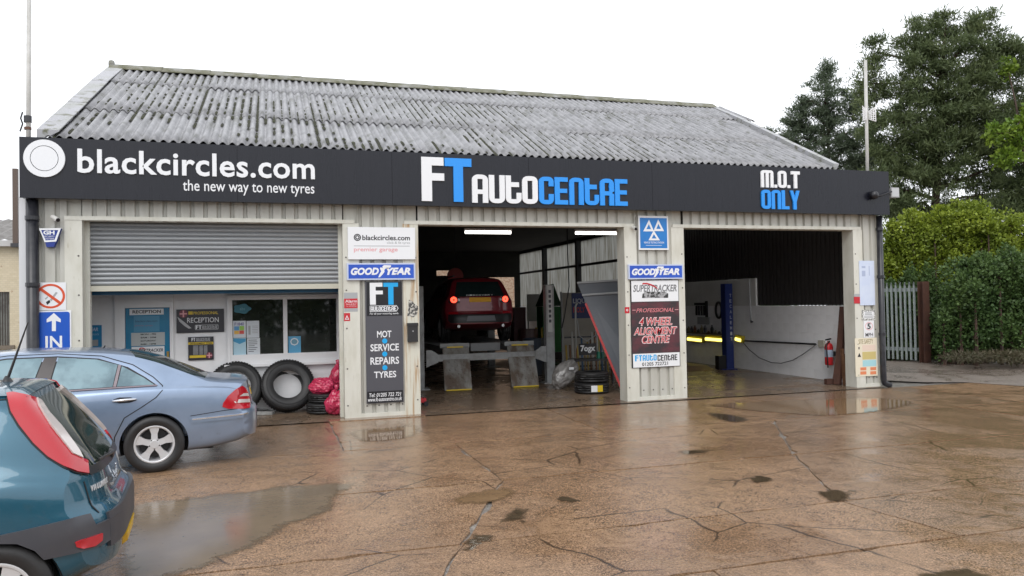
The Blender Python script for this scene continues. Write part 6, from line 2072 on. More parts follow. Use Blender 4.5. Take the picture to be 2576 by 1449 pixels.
for nm, pts, m_, of, tk in (
        ('tail_lamp', [(35, 425), (70, 420), (130, 432), (190, 447), (250, 520), (310, 610), (370, 690), (420, 740), (455, 790), (485, 800), (492, 872), (430, 862), (360, 830), (270, 775), (190, 700), (110, 600), (60, 520)], M_LRED, .018, .02),
        ('lamp_border', [(28, 420), (70, 412), (192, 440), (200, 452), (130, 440), (70, 428), (45, 432), (70, 520), (118, 596), (198, 694), (275, 768), (364, 823), (432, 855), (494, 866), (496, 880), (430, 870), (356, 838), (264, 782), (182, 706), (100, 605), (50, 522)], M_SEAMC, .009, .004),
        ('clear_lens', [(193, 452), (218, 468), (262, 535), (330, 610), (390, 690), (430, 745), (455, 790), (400, 765), (345, 695), (280, 610), (235, 540), (205, 490)], M_LCLR, .026, .012),
        ('bumper', [(-60, 1230), (125, 1190), (500, 1100), (530, 1160), (600, 1128), (665, 1085), (690, 1190), (560, 1275), (420, 1315), (250, 1350), (200, 1300), (100, 1262), (-60, 1262)], PLAST, .022, .02),
        ('rear_reflector', [(418, 1250), (470, 1232), (558, 1203), (556, 1245), (520, 1275), (460, 1287), (425, 1275)], M_LRED, .034, .01)):
    o = hc.panel(tpoly(pts), TH, nm, m_, hat, off=of, thick=tk, step=.035, relax=5)
    mirror_part(o, hat)
hc.panel([(-.26, .32), (.26, .32), (.26, .435), (-.26, .435)], HR, 'number_plate', M_PLY, hat, off=.026, step=.1)
for k in range(7):
    yy = .22 - .44 * (k + .5) / 7
    h_, n_ = hc.rear(yy, .345)
    MB().box(h_.x - .034, yy - .022, .345, h_.x - .026, yy + .022, .41).build('plate_mark', S_BLACK, hat, local=True)
# roof spoiler lip
hc.panel([(.50, -.50), (.50, .50), (.72, .53), (.72, -.53)], HT, 'spoiler', PAINT_H, hat, off=.014, step=.09)
hc.strip([(.73, -.55), (.73, .55)], HT, .012, 'hatch_gap', M_SEAMC, hat)
pA, nA = hc.top(.70, 0.0)
MB().lathe([(0, .05), (.012, .05), (.03, .02), (.045, 0)], 14, 'z', tuple(pA)).build('aerial_base', M_BLKP, hat, smooth=True, local=True)
MB().tube([pA + Vector((0, 0, .02)), pA + Vector((-.12, 0, .40))], [.010, .004], 8).build('aerial', M_BLKP, hat, local=True)
# wiper
w0_, n0 = hc.rear(-.02, .915); w1_, n1 = hc.rear(.42, .945)
MB().tube([w0_ + n0 * .03, (w0_ + w1_) / 2 + n0 * .04, w1_ + n1 * .02], [.012, .009, .007], 6).build('wiper', M_BLKP, hat, local=True)
MB().lathe([(0, -.03), (.03, -.025), (.035, 0)], 12, 'x', tuple(w0_)).build('wiper_boss', M_BLKP, hat, local=True)
def badge(e, car, body, y0, y1, z, h, sgn=1):
    # individual letters set along the curved tail
    n = len(body)
    for i, ch in enumerate(body):
        yy = y0 + (y1 - y0) * (i + .5) / n
        p, nn = car.rear(yy, z)
        o = text(ch, -abs(y1 - y0) / n * .42, 0, abs(y1 - y0) / n * .42, h, 0, mat('badge_silver', (.62, .63, .65), .3, metal=.2), None, bold=.02, name='badge_letter', thick=.004)
        o.parent = e
        o.location = p + nn * .004
        o.rotation_euler = (0, 0, math.atan2(nn.y, nn.x) + math.pi / 2)
badge(hat, hc, 'VAUXHALL', .64, .38, .80, .036)
p, nn = hc.rear(0, .80)
MB().lathe([(.045, -.006), (.052, -.006), (.052, 0), (.045, 0)], 24, 'x', tuple(p + nn * .01)).build('badge', M_CHROME, hat, local=True)
MB().box(p.x - .02, -.22, .745, p.x + .0, .22, .765).build('tailgate_handle', M_CHROME, hat, local=True)
MB().box(.4, -.6, .20, 3.4, .6, .34).build('underbody', M_WELL, hat, local=True)

# ---------------- red SUV on the lift
suv = thing('red_suv', 'dark red sport utility vehicle with lit tail lamps raised on the lift', 'car')
C_ = dict(zb=[(0, .48), (.3, .36), (1, .28), (3.8, .28), (4.5, .36)],
          w=[(0, .84), (.2, .875), (.6, .89), (3.6, .89), (4.2, .85), (4.5, .76)],
          zsh=[(0, 1.05), (1, 1.04), (3.2, 1.0), (4.0, .92), (4.5, .78)],
          zt=[(0, 1.58), (.5, 1.61), (1.2, 1.63), (2.3, 1.60), (2.8, 1.45), (3.4, 1.12), (4.1, 1.0), (4.5, .82)],
          rail=[(0, .60), (.5, .62), (2.3, .62), (2.8, .66), (3.4, .74), (4.5, .66)], rz=[(0, .88), (2.6, .86), (3.4, .7), (4.5, .7)])
def vrear(y, z):
    b = .16 * (abs(y) / .86) ** 4
    if z < .66: p = .10 * max(0, (.5 - z) / .2) ** 2
    elif z < .76: p = .06 * (z - .66) / .1
    elif z < 1.12: p = .06 + .03 * (z - .76) / .36
    else: p = .09 + .34 * ((z - 1.12) / .46)
    return b + p
vc = Car(4.5, C_, vrear, lambda y, z: .3 * (abs(y) / .85) ** 3, (.90, 3.64), .36, .41, fall=1.0)
PAINT_V = mat('suv_red', (0.19, 0.008, 0.018), .3, metal=.15, coat=.6)
vc.body(suv, PAINT_V)
VR = lambda y, z: vc.rear(y, z)
vc.panel([(-.62, 1.14), (-.52, 1.50), (.52, 1.50), (.62, 1.14)], VR, 'rear_window', GLD, suv, off=.004, step=.1)
vc.panel([(-.78, .70), (.78, .70), (.80, .50), (-.80, .50)], VR, 'lower_bumper', M_BLKP, suv, off=.012, step=.1)
vc.panel([(-.33, .66), (.33, .66), (.36, .54), (-.36, .54)], VR, 'skid_plate', mat('skid_grey', (0.16, .17, .19), .4), suv, off=.03, step=.1)
vc.panel([(-.34, .86), (.34, .86), (.34, .91), (-.34, .91)], VR, 'bumper_ledge', PAINT_V, suv, off=.02, step=.1)
vc.panel([(-.27, 1.00), (.27, 1.00), (.27, 1.11), (-.27, 1.11)], VR, 'number_plate', mat('plate_orange', (1.0, .50, .015), .5), suv, off=.012, step=.1)
M_TAIL = mat('tail_lamp_lit', (1.0, 0.06, 0.03), .3, emit=2.2)
for sg in (1, -1):
    SV = lambda x, z, sg=sg: vc.side(x, z, sg)
    p, nn = vc.rear(sg * .63, 1.06)
    lampo = MB()
    vc.panel([(sg * a, b) for a, b in ((.50, .98), (.76, .98), (.77, 1.14), (.50, 1.14))], VR, 'lamp_housing', M_BLKP, suv, off=.006, step=.06)
    vc.panel([(sg * (.64 + .075 * math.cos(2 * math.pi * k / 20)), 1.06 + .072 * math.sin(2 * math.pi * k / 20)) for k in range(20)], VR, 'tail_lamp', M_TAIL, suv, off=.014, step=.05)
    vc.panel([(sg * (.64 + .022 * math.cos(2 * math.pi * k / 12)), 1.06 + .022 * math.sin(2 * math.pi * k / 12)) for k in range(12)], VR, 'lamp_centre', M_LRED, suv, off=.020, step=.05)
    vc.panel([(sg * a, b) for a, b in ((.50, 1.03), (.545, 1.03), (.545, 1.09), (.50, 1.09))], VR, 'reversing_lens', M_LCLR, suv, off=.012, step=.06)
    vc.panel([(sg * a, b) for a, b in ((.56, .72), (.76, .72), (.76, .76), (.56, .76))], VR, 'rear_reflector', M_LRED, suv, off=.014, step=.06)
    vc.panel([(.55, 1.13), (.75, 1.45), (2.3, 1.45), (3.0, 1.10)], SV, 'side_window', GLD, suv, off=.004, step=.12)
    for wx in (.90, 3.64): wheel(suv, wx, sg * .78, sg, .36, .24, .235, 5)
    MB().tube([(.02, sg * .55, .42), (.3, sg * .55, .42)], .035, 10).build('exhaust_tip', M_CHROME, suv, local=True)
    MB().tube([(.6, sg * .55, 1.66), (2.4, sg * .55, 1.66)], .018, 8).build('roof_rail', M_STEEL, suv, local=True)
q0 = vc.rear(-.05, .935)
badge(suv, vc, 'DISCOVERY', .34, -.34, 1.155, .028)
SUVP = (4.80, 18.1, .93)
suv.location = SUVP; suv.rotation_euler = (0, 0, math.radians(87))
# ================================================================== TYRES, BAGS AND OTHER THINGS ON THE GROUND
from mathutils import noise as mnoise
def big_tyre(lab, c, R, rim, w, lean, yaw):
    e = thing('loose_tyre', lab, 'tyre', (c[0], c[1], 0), 'large used tyres leaning on the reception wall')
    e.rotation_euler = (lean, 0, yaw)
    zoff = R * math.cos(lean) + w / 2 * math.sin(abs(lean))
    t = MB().lathe(tyre_prof(R, rim, w), 64, 'y')
    # hollow carcass
    t.lathe([(rim, -w * .39), (rim + .03, -w * .36), (R - .05, -w * .40), (R - .03, 0), (R - .05, w * .40), (rim + .03, w * .36), (rim, w * .39)], 64, 'y')
    e.location = (c[0], c[1], zoff)
    t.build('carcass', M_TYRE, e, smooth=True, fix=False, local=True)
    # shoulder blocks
    sb = MB()
    for k in range(56):
        a = 2 * math.pi * k / 56
        for s in (-1, 1):
            p0 = Vector(((R - .028) * math.cos(a), s * w * .49, (R - .028) * math.sin(a)))
            p1 = Vector(((R + .002) * math.cos(a), s * w * .40, (R + .002) * math.sin(a)))
            sb.bar(p0, p1, .034, .012, up=(math.cos(a), 0, math.sin(a)))
    tag(sb.build('tread_block', M_TYRE, e, local=True), kind='stuff')
    bd = MB()
    bd.tube([((rim + .012) * math.cos(2 * math.pi * k / 40), -w * .40, (rim + .012) * math.sin(2 * math.pi * k / 40)) for k in range(41)], .012, 6, cap=False)
    bd.build('bead', M_TYRE, e, smooth=True, local=True)
    ln = MB()
    ln.lathe([(rim + .11, -w * .505), (rim + .12, -w * .505 - .004), (rim + .13, -w * .505)], 56, 'y')
    ln.build('sidewall_ring', M_TYRE, e, local=True)
    return e
tc1 = onG(722, 1043)
big_tyre('big black tyre with a white gap in its middle, between blue car and red bags', (tc1.x + .02, tc1.y + .30), .46, .255, .27, -math.radians(22), math.radians(6))
tc2 = onG(588, 1050)
big_tyre('big black tyre half hidden behind the boot of the blue car', (tc2.x + .02, tc2.y + .32), .46, .27, .25, -math.radians(20), math.radians(-6))
M_BAG = mat('red_plastic_bag', (0.50, 0.022, 0.075), .30, c2=(0.62, 0.06, 0.14), scale=5, spec=.6, coat=.3, coatr=.2)
def sack(name, lab, c, r, m, group, seed=0, neck=True, cat='bag', crumple=.18):
    bm = bmesh.new()
    bmesh.ops.create_icosphere(bm, subdivisions=5, radius=1.0)
    for v in bm.verts:
        p = v.co.copy()
        n1 = mnoise.noise(p * 1.6 + Vector((seed, 0, 0)))
        n2 = abs(mnoise.noise(p * 3.7 + Vector((0, seed, 0))))
        n3 = abs(mnoise.noise(p * 8.5 + Vector((0, 0, seed))))
        k = 1 + crumple * 1.2 * n1 - crumple * 1.5 * n2 - crumple * .6 * n3
        q = Vector((p.x * r[0], p.y * r[1], p.z * r[2])) * k
        if neck and p.z > .45:
            f = 1 - .65 * (p.z - .45) / .55
            q.x *= f; q.y *= f
        if q.z < -r[2] * .72: q.z = -r[2] * .72 + (q.z + r[2] * .72) * .15
        v.co = q
    zmin = min(v.co.z for v in bm.verts)
    me = bpy.data.meshes.new(name); bm.to_mesh(me); bm.free()
    me.materials.append(m)
    me.polygons.foreach_set('use_smooth', [True] * len(me.polygons))
    e = thing(name, lab, cat, (c[0], c[1], c[2]), group)
    o = link('sack', me, e); o.location = (0, 0, -zmin)
    return e
g = 'red plastic bags beside the roller shutter'
def tie(e, h, r):
    MB().lathe([(.02, h), (.035, h + .02), (.05, h + .09), (.02, h + .10)], 9, 'z').build('tied_neck', M_BAG, e, smooth=True, local=True)
b1 = onG(850, 1046)
s1 = sack('rubbish_bag', 'pinkish red plastic bag on the ground against the pillar', (b1.x + .0, b1.y + .16, .006), (.21, .20, .26), M_BAG, g, 2)
s2 = sack('rubbish_bag', 'crumpled red plastic bag lying over the small tyre', (onY(812, 990, 14.12).x, 14.12, .34), (.24, .18, .17), M_BAG, g, 5, neck=False)
s3 = sack('rubbish_bag', 'upper red plastic bag tucked behind the pillar edge', (onY(852, 960, 14.35).x, 14.38, .38), (.17, .17, .28), M_BAG, g, 9)
tie(s1, .42, 1); tie(s3, .44, 1)
def flat_tyre(name, lab, c, z, R, rim, w, group, tilt=0.0):
    e = thing(name, lab, 'tyre', (c[0], c[1], z), group)
    t = MB().lathe(tyre_prof(R, rim, w), 48, 'y'); t.lathe([(rim, -w * .39), (R - .04, -w * .4), (R - .03, 0), (R - .04, w * .4), (rim, w * .39)], 48, 'y')
    t.xf(Matrix.Translation((0, 0, w / 2)) @ Matrix.Rotation(math.radians(90), 4, 'X'))
    t.build('carcass', M_TYRE, e, smooth=True, local=True)
    return e
flat_tyre('loose_tyre', 'small tyre lying flat under the red bags', (onY(815, 1020, 14.1).x, 14.1), .007, .30, .18, .19, 'car tyres lying flat')
flat_tyre('loose_tyre', 'second flat tyre under the red bags, on top of the other', (onY(818, 1000, 14.12).x, 14.12), .20, .29, .18, .16, 'car tyres lying flat')
p = onG(655, 1046)
e = thing('grey_plank', 'short grey plank on the ground beside the blue car bumper', 'plank', (p.x, p.y, 0))
MB().bar((p.x - .35, p.y + .22, .035), (p.x + .22, p.y + .02, .035), .12, .05).build('board', mat('weathered_grey', (0.30, .30, .29), .7, c2=(.20, .2, .19), scale=8), e)
e = thing('black_hose', 'black hose lying on the plank beside the large tyre', 'hose', (p.x, p.y, 0))
MB().tube([(p.x - .3, p.y + .27, .08), (p.x - .1, p.y + .2, .09), (p.x + .1, p.y + .18, .075), (p.x + .22, p.y + .14, .03)], .02, 8).build('hose', M_BLKP, e, smooth=True)
p = onG(1068, 1022)
e = thing('trolley_jack', 'small red trolley jack peeping past the workshop door pillar', 'jack', (p.x, p.y, .006))
MB().box(p.x - .28, p.y - .03, .07, p.x + .03, p.y + .12, .15).build('frame', mat('jack_red', (0.45, .02, .03), .4), e)
for dx, dy in ((.02, -.05), (.02, .14), (-.25, -.05), (-.25, .14)):
    MB().lathe([(0, -.02), (.045, -.02), (.045, .02), (0, .02)], 14, 'y', (p.x + dx, p.y + dy, .052)).build('castor', M_BLKP, e)

# ================================================================== WORKSHOP BAY
def post(x, y, w, h, m):
    return MB().box(x - w / 2, y - w / 2, .006, x + w / 2, y + w / 2, h)
lift = thing('car_lift', 'grey four post car lift in the middle bay', 'lift', (4.6, 16.9, .006))
LX0, LX1, LY0, LY1 = 3.06, 6.14, 16.9, 22.0
for x in (LX0, LX1):
    for y in (LY0, LY1):
        mb = MB().box(x - .10, y - .02, .012, x + .10, y + .02, 2.3); mb.box(x - .10, y + .02, .012, x - .06, y + .16, 2.3); mb.box(x + .06, y + .02, .012, x + .10, y + .16, 2.3)
        mb.box(x - .2, y - .12, .006, x + .2, y + .24, .03)
        mb.build('post', M_GREY, lift)
st = MB().box(LX1 - .06, LY0 - .026, 1.2, LX1 + .05, LY0 - .021, 2.28)
lab_ = st.build('label_strip', mat('strip_white', (0.48, .48, .47), .4), lift)
for k in range(7):
    z = 1.42 + k * .115
    MB().box(LX1 - .035, LY0 - .029, z, LX1 + .025, LY0 - .0265, z + .07).build('label_mark', S_GREY, lab_)
for y in (LY0, LY1):
    MB().box(LX0 + .13, y - .06, .62, LX1 - .13, y + .08, .77).build('cross_beam', M_GREY, lift)
    for x, s in ((LX0, 1), (LX1, -1)):
        a, b = x + s * .131, x + s * .40
        pl = [(a, .50), (a, .88), (a + s * .12, .88), (b, .78), (b, .60), (a + s * .2, .58)]
        MB().poly([pl if s > 0 else pl[::-1]], y - .085, y - .061).build('carriage_plate', M_GREY, lift)
RXS = ((3.62, 4.20), (5.18, 5.76))
for a, b in RXS:
    MB().box(a, LY0 + .14, .78, b, LY1 - .1, .93).build('runway', mat('runway_grey', (0.20, .205, .21), .5), lift)
M_RAMP = mat('muddy_ramp', (0.25, 0.245, 0.23), .5, c2=(0.11, .08, .06), scale=2.2, thr=(.38, .60), stretch=(2.2, 1, 1))
for (a, b), sh in zip(((3.50, 4.11), (5.02, 5.66)), ((.10, .10), (.10, .10))):
    y0, z0, y1, z1 = 16.36, .02, 17.02, .90
    mb = MB().add([(a, y0, z0), (b, y0, z0), (b + sh[1], y1, z1), (a + sh[0], y1, z1), (a, y0 + .05, z0 - .01), (b, y0 + .05, z0 - .01), (b + sh[1], y1 + .05, z1 - .03), (a + sh[0], y1 + .05, z1 - .03)],
                  [(0, 1, 2, 3), (7, 6, 5, 4), (0, 4, 5, 1), (1, 5, 6, 2), (2, 6, 7, 3), (3, 7, 4, 0)])
    rp = mb.build('ramp', M_RAMP, lift)
    dn = Vector((0, -(z1 - z0), (y1 - y0))).normalized()
    for r in range(9):
        for q in range(3):
            t = .10 + .85 * r / 9; u = .28 + .22 * q + (.05 if r % 2 else -.05)
            c = Vector((a + (b - a) * u + sh[0] * t, y0 + (y1 - y0) * t, z0 + (z1 - z0) * t)) + dn * .004
            MB().lathe([(.028, 0), (.02, .008), (0, .012)], 8, 'z').xf(Matrix.Translation(c) @ dn.to_track_quat('Z', 'Y').to_matrix().to_4x4()).build('tread_stud', M_RAMP, rp)
    MB().bar((a + .03, y0 - .012, .028), (b - .02, y0 - .012, .028), .02, .025).build('yellow_edge', S_YEL, rp)
    MB().bar((a + sh[0] + .1, y1 - .02, z1 + .02), (b + sh[1] - .14, y1 - .02, z1 + .02), .02, .03).build('yellow_strip', S_YEL, rp)
    MB().box(a + sh[0] - .04, y1 + .06, .90, b + sh[1] + .03, y1 + .10, 1.0).build('wheel_stop', M_GREY, rp)
MB().box(4.3, LY0 + .3, .80, 5.0, LY0 + .5, .98).build('jacking_beam', mat('runway_grey', (0.20, .205, .21), .5), lift)
# strip lights
def strip_light(lab, p0, p1, Y):
    a, b = onY(*p0, Y), onY(*p1, Y)
    e = thing('strip_light', lab, 'light', ((a.x + b.x) / 2, Y, a.z), 'white strip lights in the middle bay')
    MB().box(a.x, Y - .04, a.z + .035, b.x, Y + .05, a.z + .08).build('batten', S_WHITE, e)
    MB().tube([(a.x + .02, Y, a.z), (b.x - .02, Y, a.z)], .034, 10).build('tube', mat('tube_glow', (1, .97, .90), .3, emit=2.4), e)
    for x in (a.x + .1, b.x - .1):
        MB().tube([(x, Y, a.z + .08), (x, Y, 4.4)], .008, 5).build('hanger', M_STEEL, e)
strip_light('left lit white strip light hanging in the middle bay', (1168, 584), (1287, 584), 16.4)
strip_light('right lit white strip light hanging in the middle bay', (1446, 586), (1552, 586), 16.4)
# leaning grey panel with red edge
c = [onY(1562, 974, 14.5), onY(1640, 962, 14.2), onY(1640, 700, 14.7), onY(1452, 712, 15.1)]
e = thing('leaning_panel', 'large blue grey panel with red edge leaning beside the pillar', 'panel', (c[0].x, c[0].y, .006))
nn = (c[1] - c[0]).cross(c[3] - c[0]).normalized()
if nn.y > 0: nn = -nn
mb = MB().add(c + [p - nn * .04 for p in c], [(0, 1, 2, 3), (7, 6, 5, 4), (0, 4, 5, 1), (1, 5, 6, 2), (2, 6, 7, 3), (3, 7, 4, 0)])
mb.build('board', mat('panel_bluegrey', (0.125, .14, .16), .4, c2=(.14, .15, .17), scale=2), e, fix=True)
MB().bar(c[0] + nn * .012, c[0].lerp(c[3], .80) + nn * .012, .045, .03, up=nn).build('red_edge', mat('edge_red', (0.55, .04, .04), .4), e)
for t in (0.0, .12):
    a = c[3].lerp(c[0], t) + nn * .03; b = c[2].lerp(c[1], t) + nn * .03
    MB().bar(a, b, .04, .04, up=nn).build('rail', S_LGREY, e)
# tyre stack and wrapped wheel
tp = onY(1505, 992, 14.45)
f1_ = flat_tyre('loose_tyre', 'bottom tyre of the pair beside the leaning panel with a white and yellow label', (tp.x, 14.78), .007, .36, .21, .22, 'car tyres lying flat')
MB().add([(tp.x - .16, 14.78 - .352, .06), (tp.x - .03, 14.78 - .366, .06), (tp.x - .03, 14.78 - .366, .19), (tp.x - .16, 14.78 - .352, .19)], [(0, 1, 2, 3)]).build('white_label', S_WHITE, f1_)
MB().add([(tp.x - .028, 14.78 - .366, .06), (tp.x + .09, 14.78 - .360, .06), (tp.x + .09, 14.78 - .360, .19), (tp.x - .028, 14.78 - .366, .19)], [(0, 1, 2, 3)]).build('yellow_label', S_YEL, f1_)
flat_tyre('loose_tyre', 'upper tyre of the pair beside the leaning panel', (tp.x + .02, 14.80), .23, .35, .21, .22, 'car tyres lying flat')
p = onG(1428, 978)
e = sack('wrapped_wheel', 'wheel wrapped in grey translucent plastic beside the tyres', (p.x - .02, p.y + .1, .006), (.40, .2, .25), mat('grey_wrap', (0.27, .26, .25), .25, c2=(.14, .13, .12), scale=6, coat=.4), None, 4, neck=False, cat='wheel', crumple=.10)
e.children[0].rotation_euler = (0, math.radians(-38), .3); e.children[0].location.z = .30
MB().box(.02, -.235, .42, .12, -.20, .47).build('paper_tag', S_WHITE, e, local=True)
# screen with banner
SCY = 20.2
e = thing('partition_screen', 'plain cream board partition behind the tool rack', 'partition', (8.5, SCY, .006))
MB().box(7.72, SCY, .006, 9.6, SCY + .05, 2.15).build('board', mat('cream_board', (0.30, .28, .24), .6, c2=(.25, .23, .20), scale=2), e)
MB().box(7.68, SCY - .01, .006, 7.72, SCY + .06, 2.18).build('edge_post', M_GREY, e)
r_ = srect((1438, 737), (1530, 800), SCY)
e = sgn('oil_banner', 'dark blue LIQUI MOLY banner on the partition in the middle bay', 'banner', r_, SCY, flat('banner_navy', (0.015, .03, .13), .5), .01)
text('LIQUI', r_[0] + .04, r_[1] + .40, r_[0] + .45, r_[1] + .56, SCY - .01, flat('banner_print', (.40, .42, .48), .5), e, bold=.03)
text('MOLY', r_[0] + .04, r_[1] + .16, r_[0] + .40, r_[1] + .32, SCY - .01, flat('banner_red', (.42, .03, .04), .5), e, bold=.03)
# tool rack full of bars
TY = 17.6
x0, x1 = onY(1424, 850, TY).x, onY(1545, 850, TY).x
e = thing('tool_rack', 'rack of upright bars and pipes behind the tyre pair', 'rack', ((x0 + x1) / 2, TY, .006))
for z in (.28, 1.0):
    MB().box(x0, TY + .08, z, x1, TY + .12, z + .04).build('rail', M_STEEL, e)
for x in (x0 + .28, x0 + .84):
    MB().tube([(x, TY + .05, .006), (x, TY + .05, 1.78), (x + (.05 if x < x0 + .5 else -.05), TY + .05, 1.86)], .025, 8).build('frame_post', mat('rack_white', (.40, .40, .38), .5), e, smooth=True)
cols_ = [(.32, .22, .04), (.12, .06, .03), (.36, .35, .33), (.20, .10, .05), (.40, .30, .05), (.05, .10, .18), (.25, .16, .06)]
for k in range(17):
    x = x0 + .03 + (x1 - x0 - .06) * k / 16
    h = rnd.uniform(.65, 1.25)
    MB().tube([(x, TY - .02, .006), (x + rnd.uniform(-.03, .03), TY + .06, h)], rnd.choice((.014, .018, .024)), 7).build('bar', mat('bar_%d' % (k % 7), cols_[k % 7], .5), e, smooth=True)
MB().tube([(x0 + .3, TY, 1.45), (x0 + .35, TY, 1.05), (x0 + .55, TY, .92), (x0 + .78, TY, 1.05), (x0 + .80, TY, 1.3)], .012, 6).build('hose', S_LGREY, e, smooth=True)
# low bench with boxes
BY = 16.4
bx0, bx1 = onY(1445, 880, BY).x, onY(1545, 880, BY).x
e = thing('low_bench', 'low black bench crowded with small tins behind the tyres', 'bench', ((bx0 + bx1) / 2, BY, .006))
MB().box(bx0, BY, .52, bx1, BY + .45, .57).build('top', M_BLKP, e)
for x in (bx0 + .03, bx1 - .03):
    for y in (BY + .03, BY + .42): MB().box(x - .02, y - .02, .006, x + .02, y + .02, .52).build('leg', M_BLKP, e)
e = sgn('logo_plate', 'black plate with white lettering propped on the low bench', 'plate', srect((1456, 864), (1500, 893), BY - .02), BY - .02, S_BLACK, .012)
q = srect((1460, 868), (1497, 888), BY - .02); text('7ogx', q[0], q[1], q[2], q[3], BY - .032, S_WHITE, e, bold=.04)
for i, (px_, h, cc, lb) in enumerate(((1509, .17, (.03, .25, .16), 'green spray can on the low bench'), (1520, .16, (.02, .11, .09), 'dark green tin on the low bench'), (1540, .14, (.04, .04, .05), 'black box with pale label on the low bench'))):
    x = onY(px_, 880, BY).x
    e = thing('tin', lb, 'tin', (x, BY + .1, .571), 'tins on the low bench')
    MB().lathe([(0, 0), (.045, 0), (.045, h * .8), (.03, h * .92), (0, h * .92)], 14, 'z', (x, BY + .1, .571)).build('can', mat('tin_%d' % i, cc, .4), e)
    MB().lathe([(0, h * .92), (.018, h * .92), (.018, h), (0, h)], 10, 'z', (x, BY + .1, .571)).build('cap', S_LGREY, e)
# green machine
gx = onY(1386, 820, 24).x
e = thing('green_machine', 'green workshop machine with a draped cover behind the lift post', 'machine', (gx, 24, .006))
M_GRNP = mat('machine_green', (0.02, .22, .05), .4)
MB().box(gx - .35, 23.8, .25, gx + .32, 24.4, 1.75).build('cabinet', M_GRNP, e)
MB().box(gx - .35, 23.75, .006, gx + .32, 24.4, .25).build('plinth', M_BLKP, e)
MB().box(gx - .30, 23.79, .55, gx + .0, 23.80, 1.2).build('panel', mat('machine_dark', (.01, .05, .02), .5), e)
MB().add([(gx - .4, 23.75, 1.76), (gx + .3, 23.75, 1.76), (gx + .3, 24.4, 1.76), (gx - .4, 24.4, 1.76), (gx - .18, 23.95, 2.45), (gx + .1, 23.95, 2.5), (gx + .1, 24.2, 2.45), (gx - .18, 24.2, 2.4)],
         [(3, 2, 1, 0), (4, 5, 6, 7), (0, 1, 5, 4), (1, 2, 6, 5), (2, 3, 7, 6), (3, 0, 4, 7)]).build('cover', mat('cover_dark_green', (.015, .06, .02), .7, bump=.5, bscale=6), e)
for px_ in (1350, 1364):
    x = onY(px_, 880, 21.5).x
    e = thing('axle_stand', 'slim yellow stand beside the lift, %s' % ('nearer the car' if px_ == 1350 else 'nearer the green machine'), 'stand', (x, 21.5, .006), 'yellow stands beside the lift')
    MB().tube([(x, 21.5, .006), (x, 21.5, 1.15)], .035, 8).build('stem', mat('stand_yellow', (.40, .30, .03), .5), e)
    MB().lathe([(0, .03), (.14, .02), (.15, 0), (0, 0)], 16, 'z', (x, 21.5, .006)).build('foot', M_BLKP, e)
# dark clutter left of the car
e = thing('coat', 'grey work coat hanging on the left wall of the middle bay', 'coat', (2.06, 16.2, 1.3))
MB().add([(2.02, 16.0, 2.25), (2.10, 16.05, 2.25), (2.16, 15.9, 1.35), (2.04, 15.85, 1.35), (2.02, 16.4, 2.25), (2.10, 16.35, 2.25), (2.18, 16.55, 1.30), (2.04, 16.6, 1.30)],
         [(0, 1, 2, 3), (7, 6, 5, 4), (0, 4, 5, 1), (1, 5, 6, 2), (2, 6, 7, 3), (3, 7, 4, 0)]).build('cloth', mat('coat_grey', (.16, .155, .14), .9), e, fix=True)
# yard behind the back door
e = thing('rear_brick_wall', 'brown brick wall seen through the back door of the workshop', 'wall', (11, 44, 0))
MB().box(4, 44, 0, 18, 44.3, 5.5).build('brickwork', mat('rear_brick', (.28, .17, .11), .8, c2=(.38, .28, .20), scale=9, thr=(.45, .55)), e)
MB().box(4, 43.95, 5.5, 18, 44.35, 5.6).build('coping', M_STEEL, e)

# ================================================================== TEST BAY
e = thing('blue_lift_post', 'dark blue lift post with white vertical lettering TECALEMIT in the right bay', 'lift post', (11.55, 17.9, .006))
bp_ = onG(1843, 930)
px0, py0 = bp_.x, bp_.y
M_NAVY = mat('post_navy', (0.014, .028, .14), .35)
MB().box(px0 - .17, py0, .006, px0 + .05, py0 + .22, 2.30).build('column', M_NAVY, e)
MB().box(px0 - .32, py0 - .05, .006, px0 + .12, py0 + .3, .03).build('foot_plate', M_NAVY, e)
MB().box(px0 - .40, py0 + .02, .03, px0 - .172, py0 + .2, .38).build('motor', M_BLKP, e)
for k, ch in enumerate('TECALEMIT'):
    z = 1.94 - k * .145
    text(ch, px0 - .045, z, px0 + .015, z + .085, py0, flat('post_letters', (.40, .42, .50), .4), e, bold=.01)
for i, (pa, pb, lb) in enumerate(((1727, 1764, 'left'), (1772, 1823, 'middle'), (1847, 1863, 'right'))):
    a, b = onX(pa, 853, 11.82), onX(pb, 857, 11.82)
    a = Vector((11.82, min(a.y, 24), a.z)); b = Vector((11.82, b.y, b.z))
    e = thing('yellow_lamp', '%s lit yellow tube lamp low on the white wall' % lb, 'light', ((a + b) / 2), 'yellow tube lamps along the wall')
    MB().bar((11.90, a.y, a.z + .03), (11.90, b.y, b.z + .03), .10, .17).build('casing', mat('lamp_yellow', (.45, .36, .02), .4), e)
    MB().bar((11.835, a.y - .03, a.z + .005), (11.835, b.y + .03, b.z + .005), .03, .075).build('tube', mat('yellow_glow', (1.0, .86, .18), .3, emit=1.8), e)
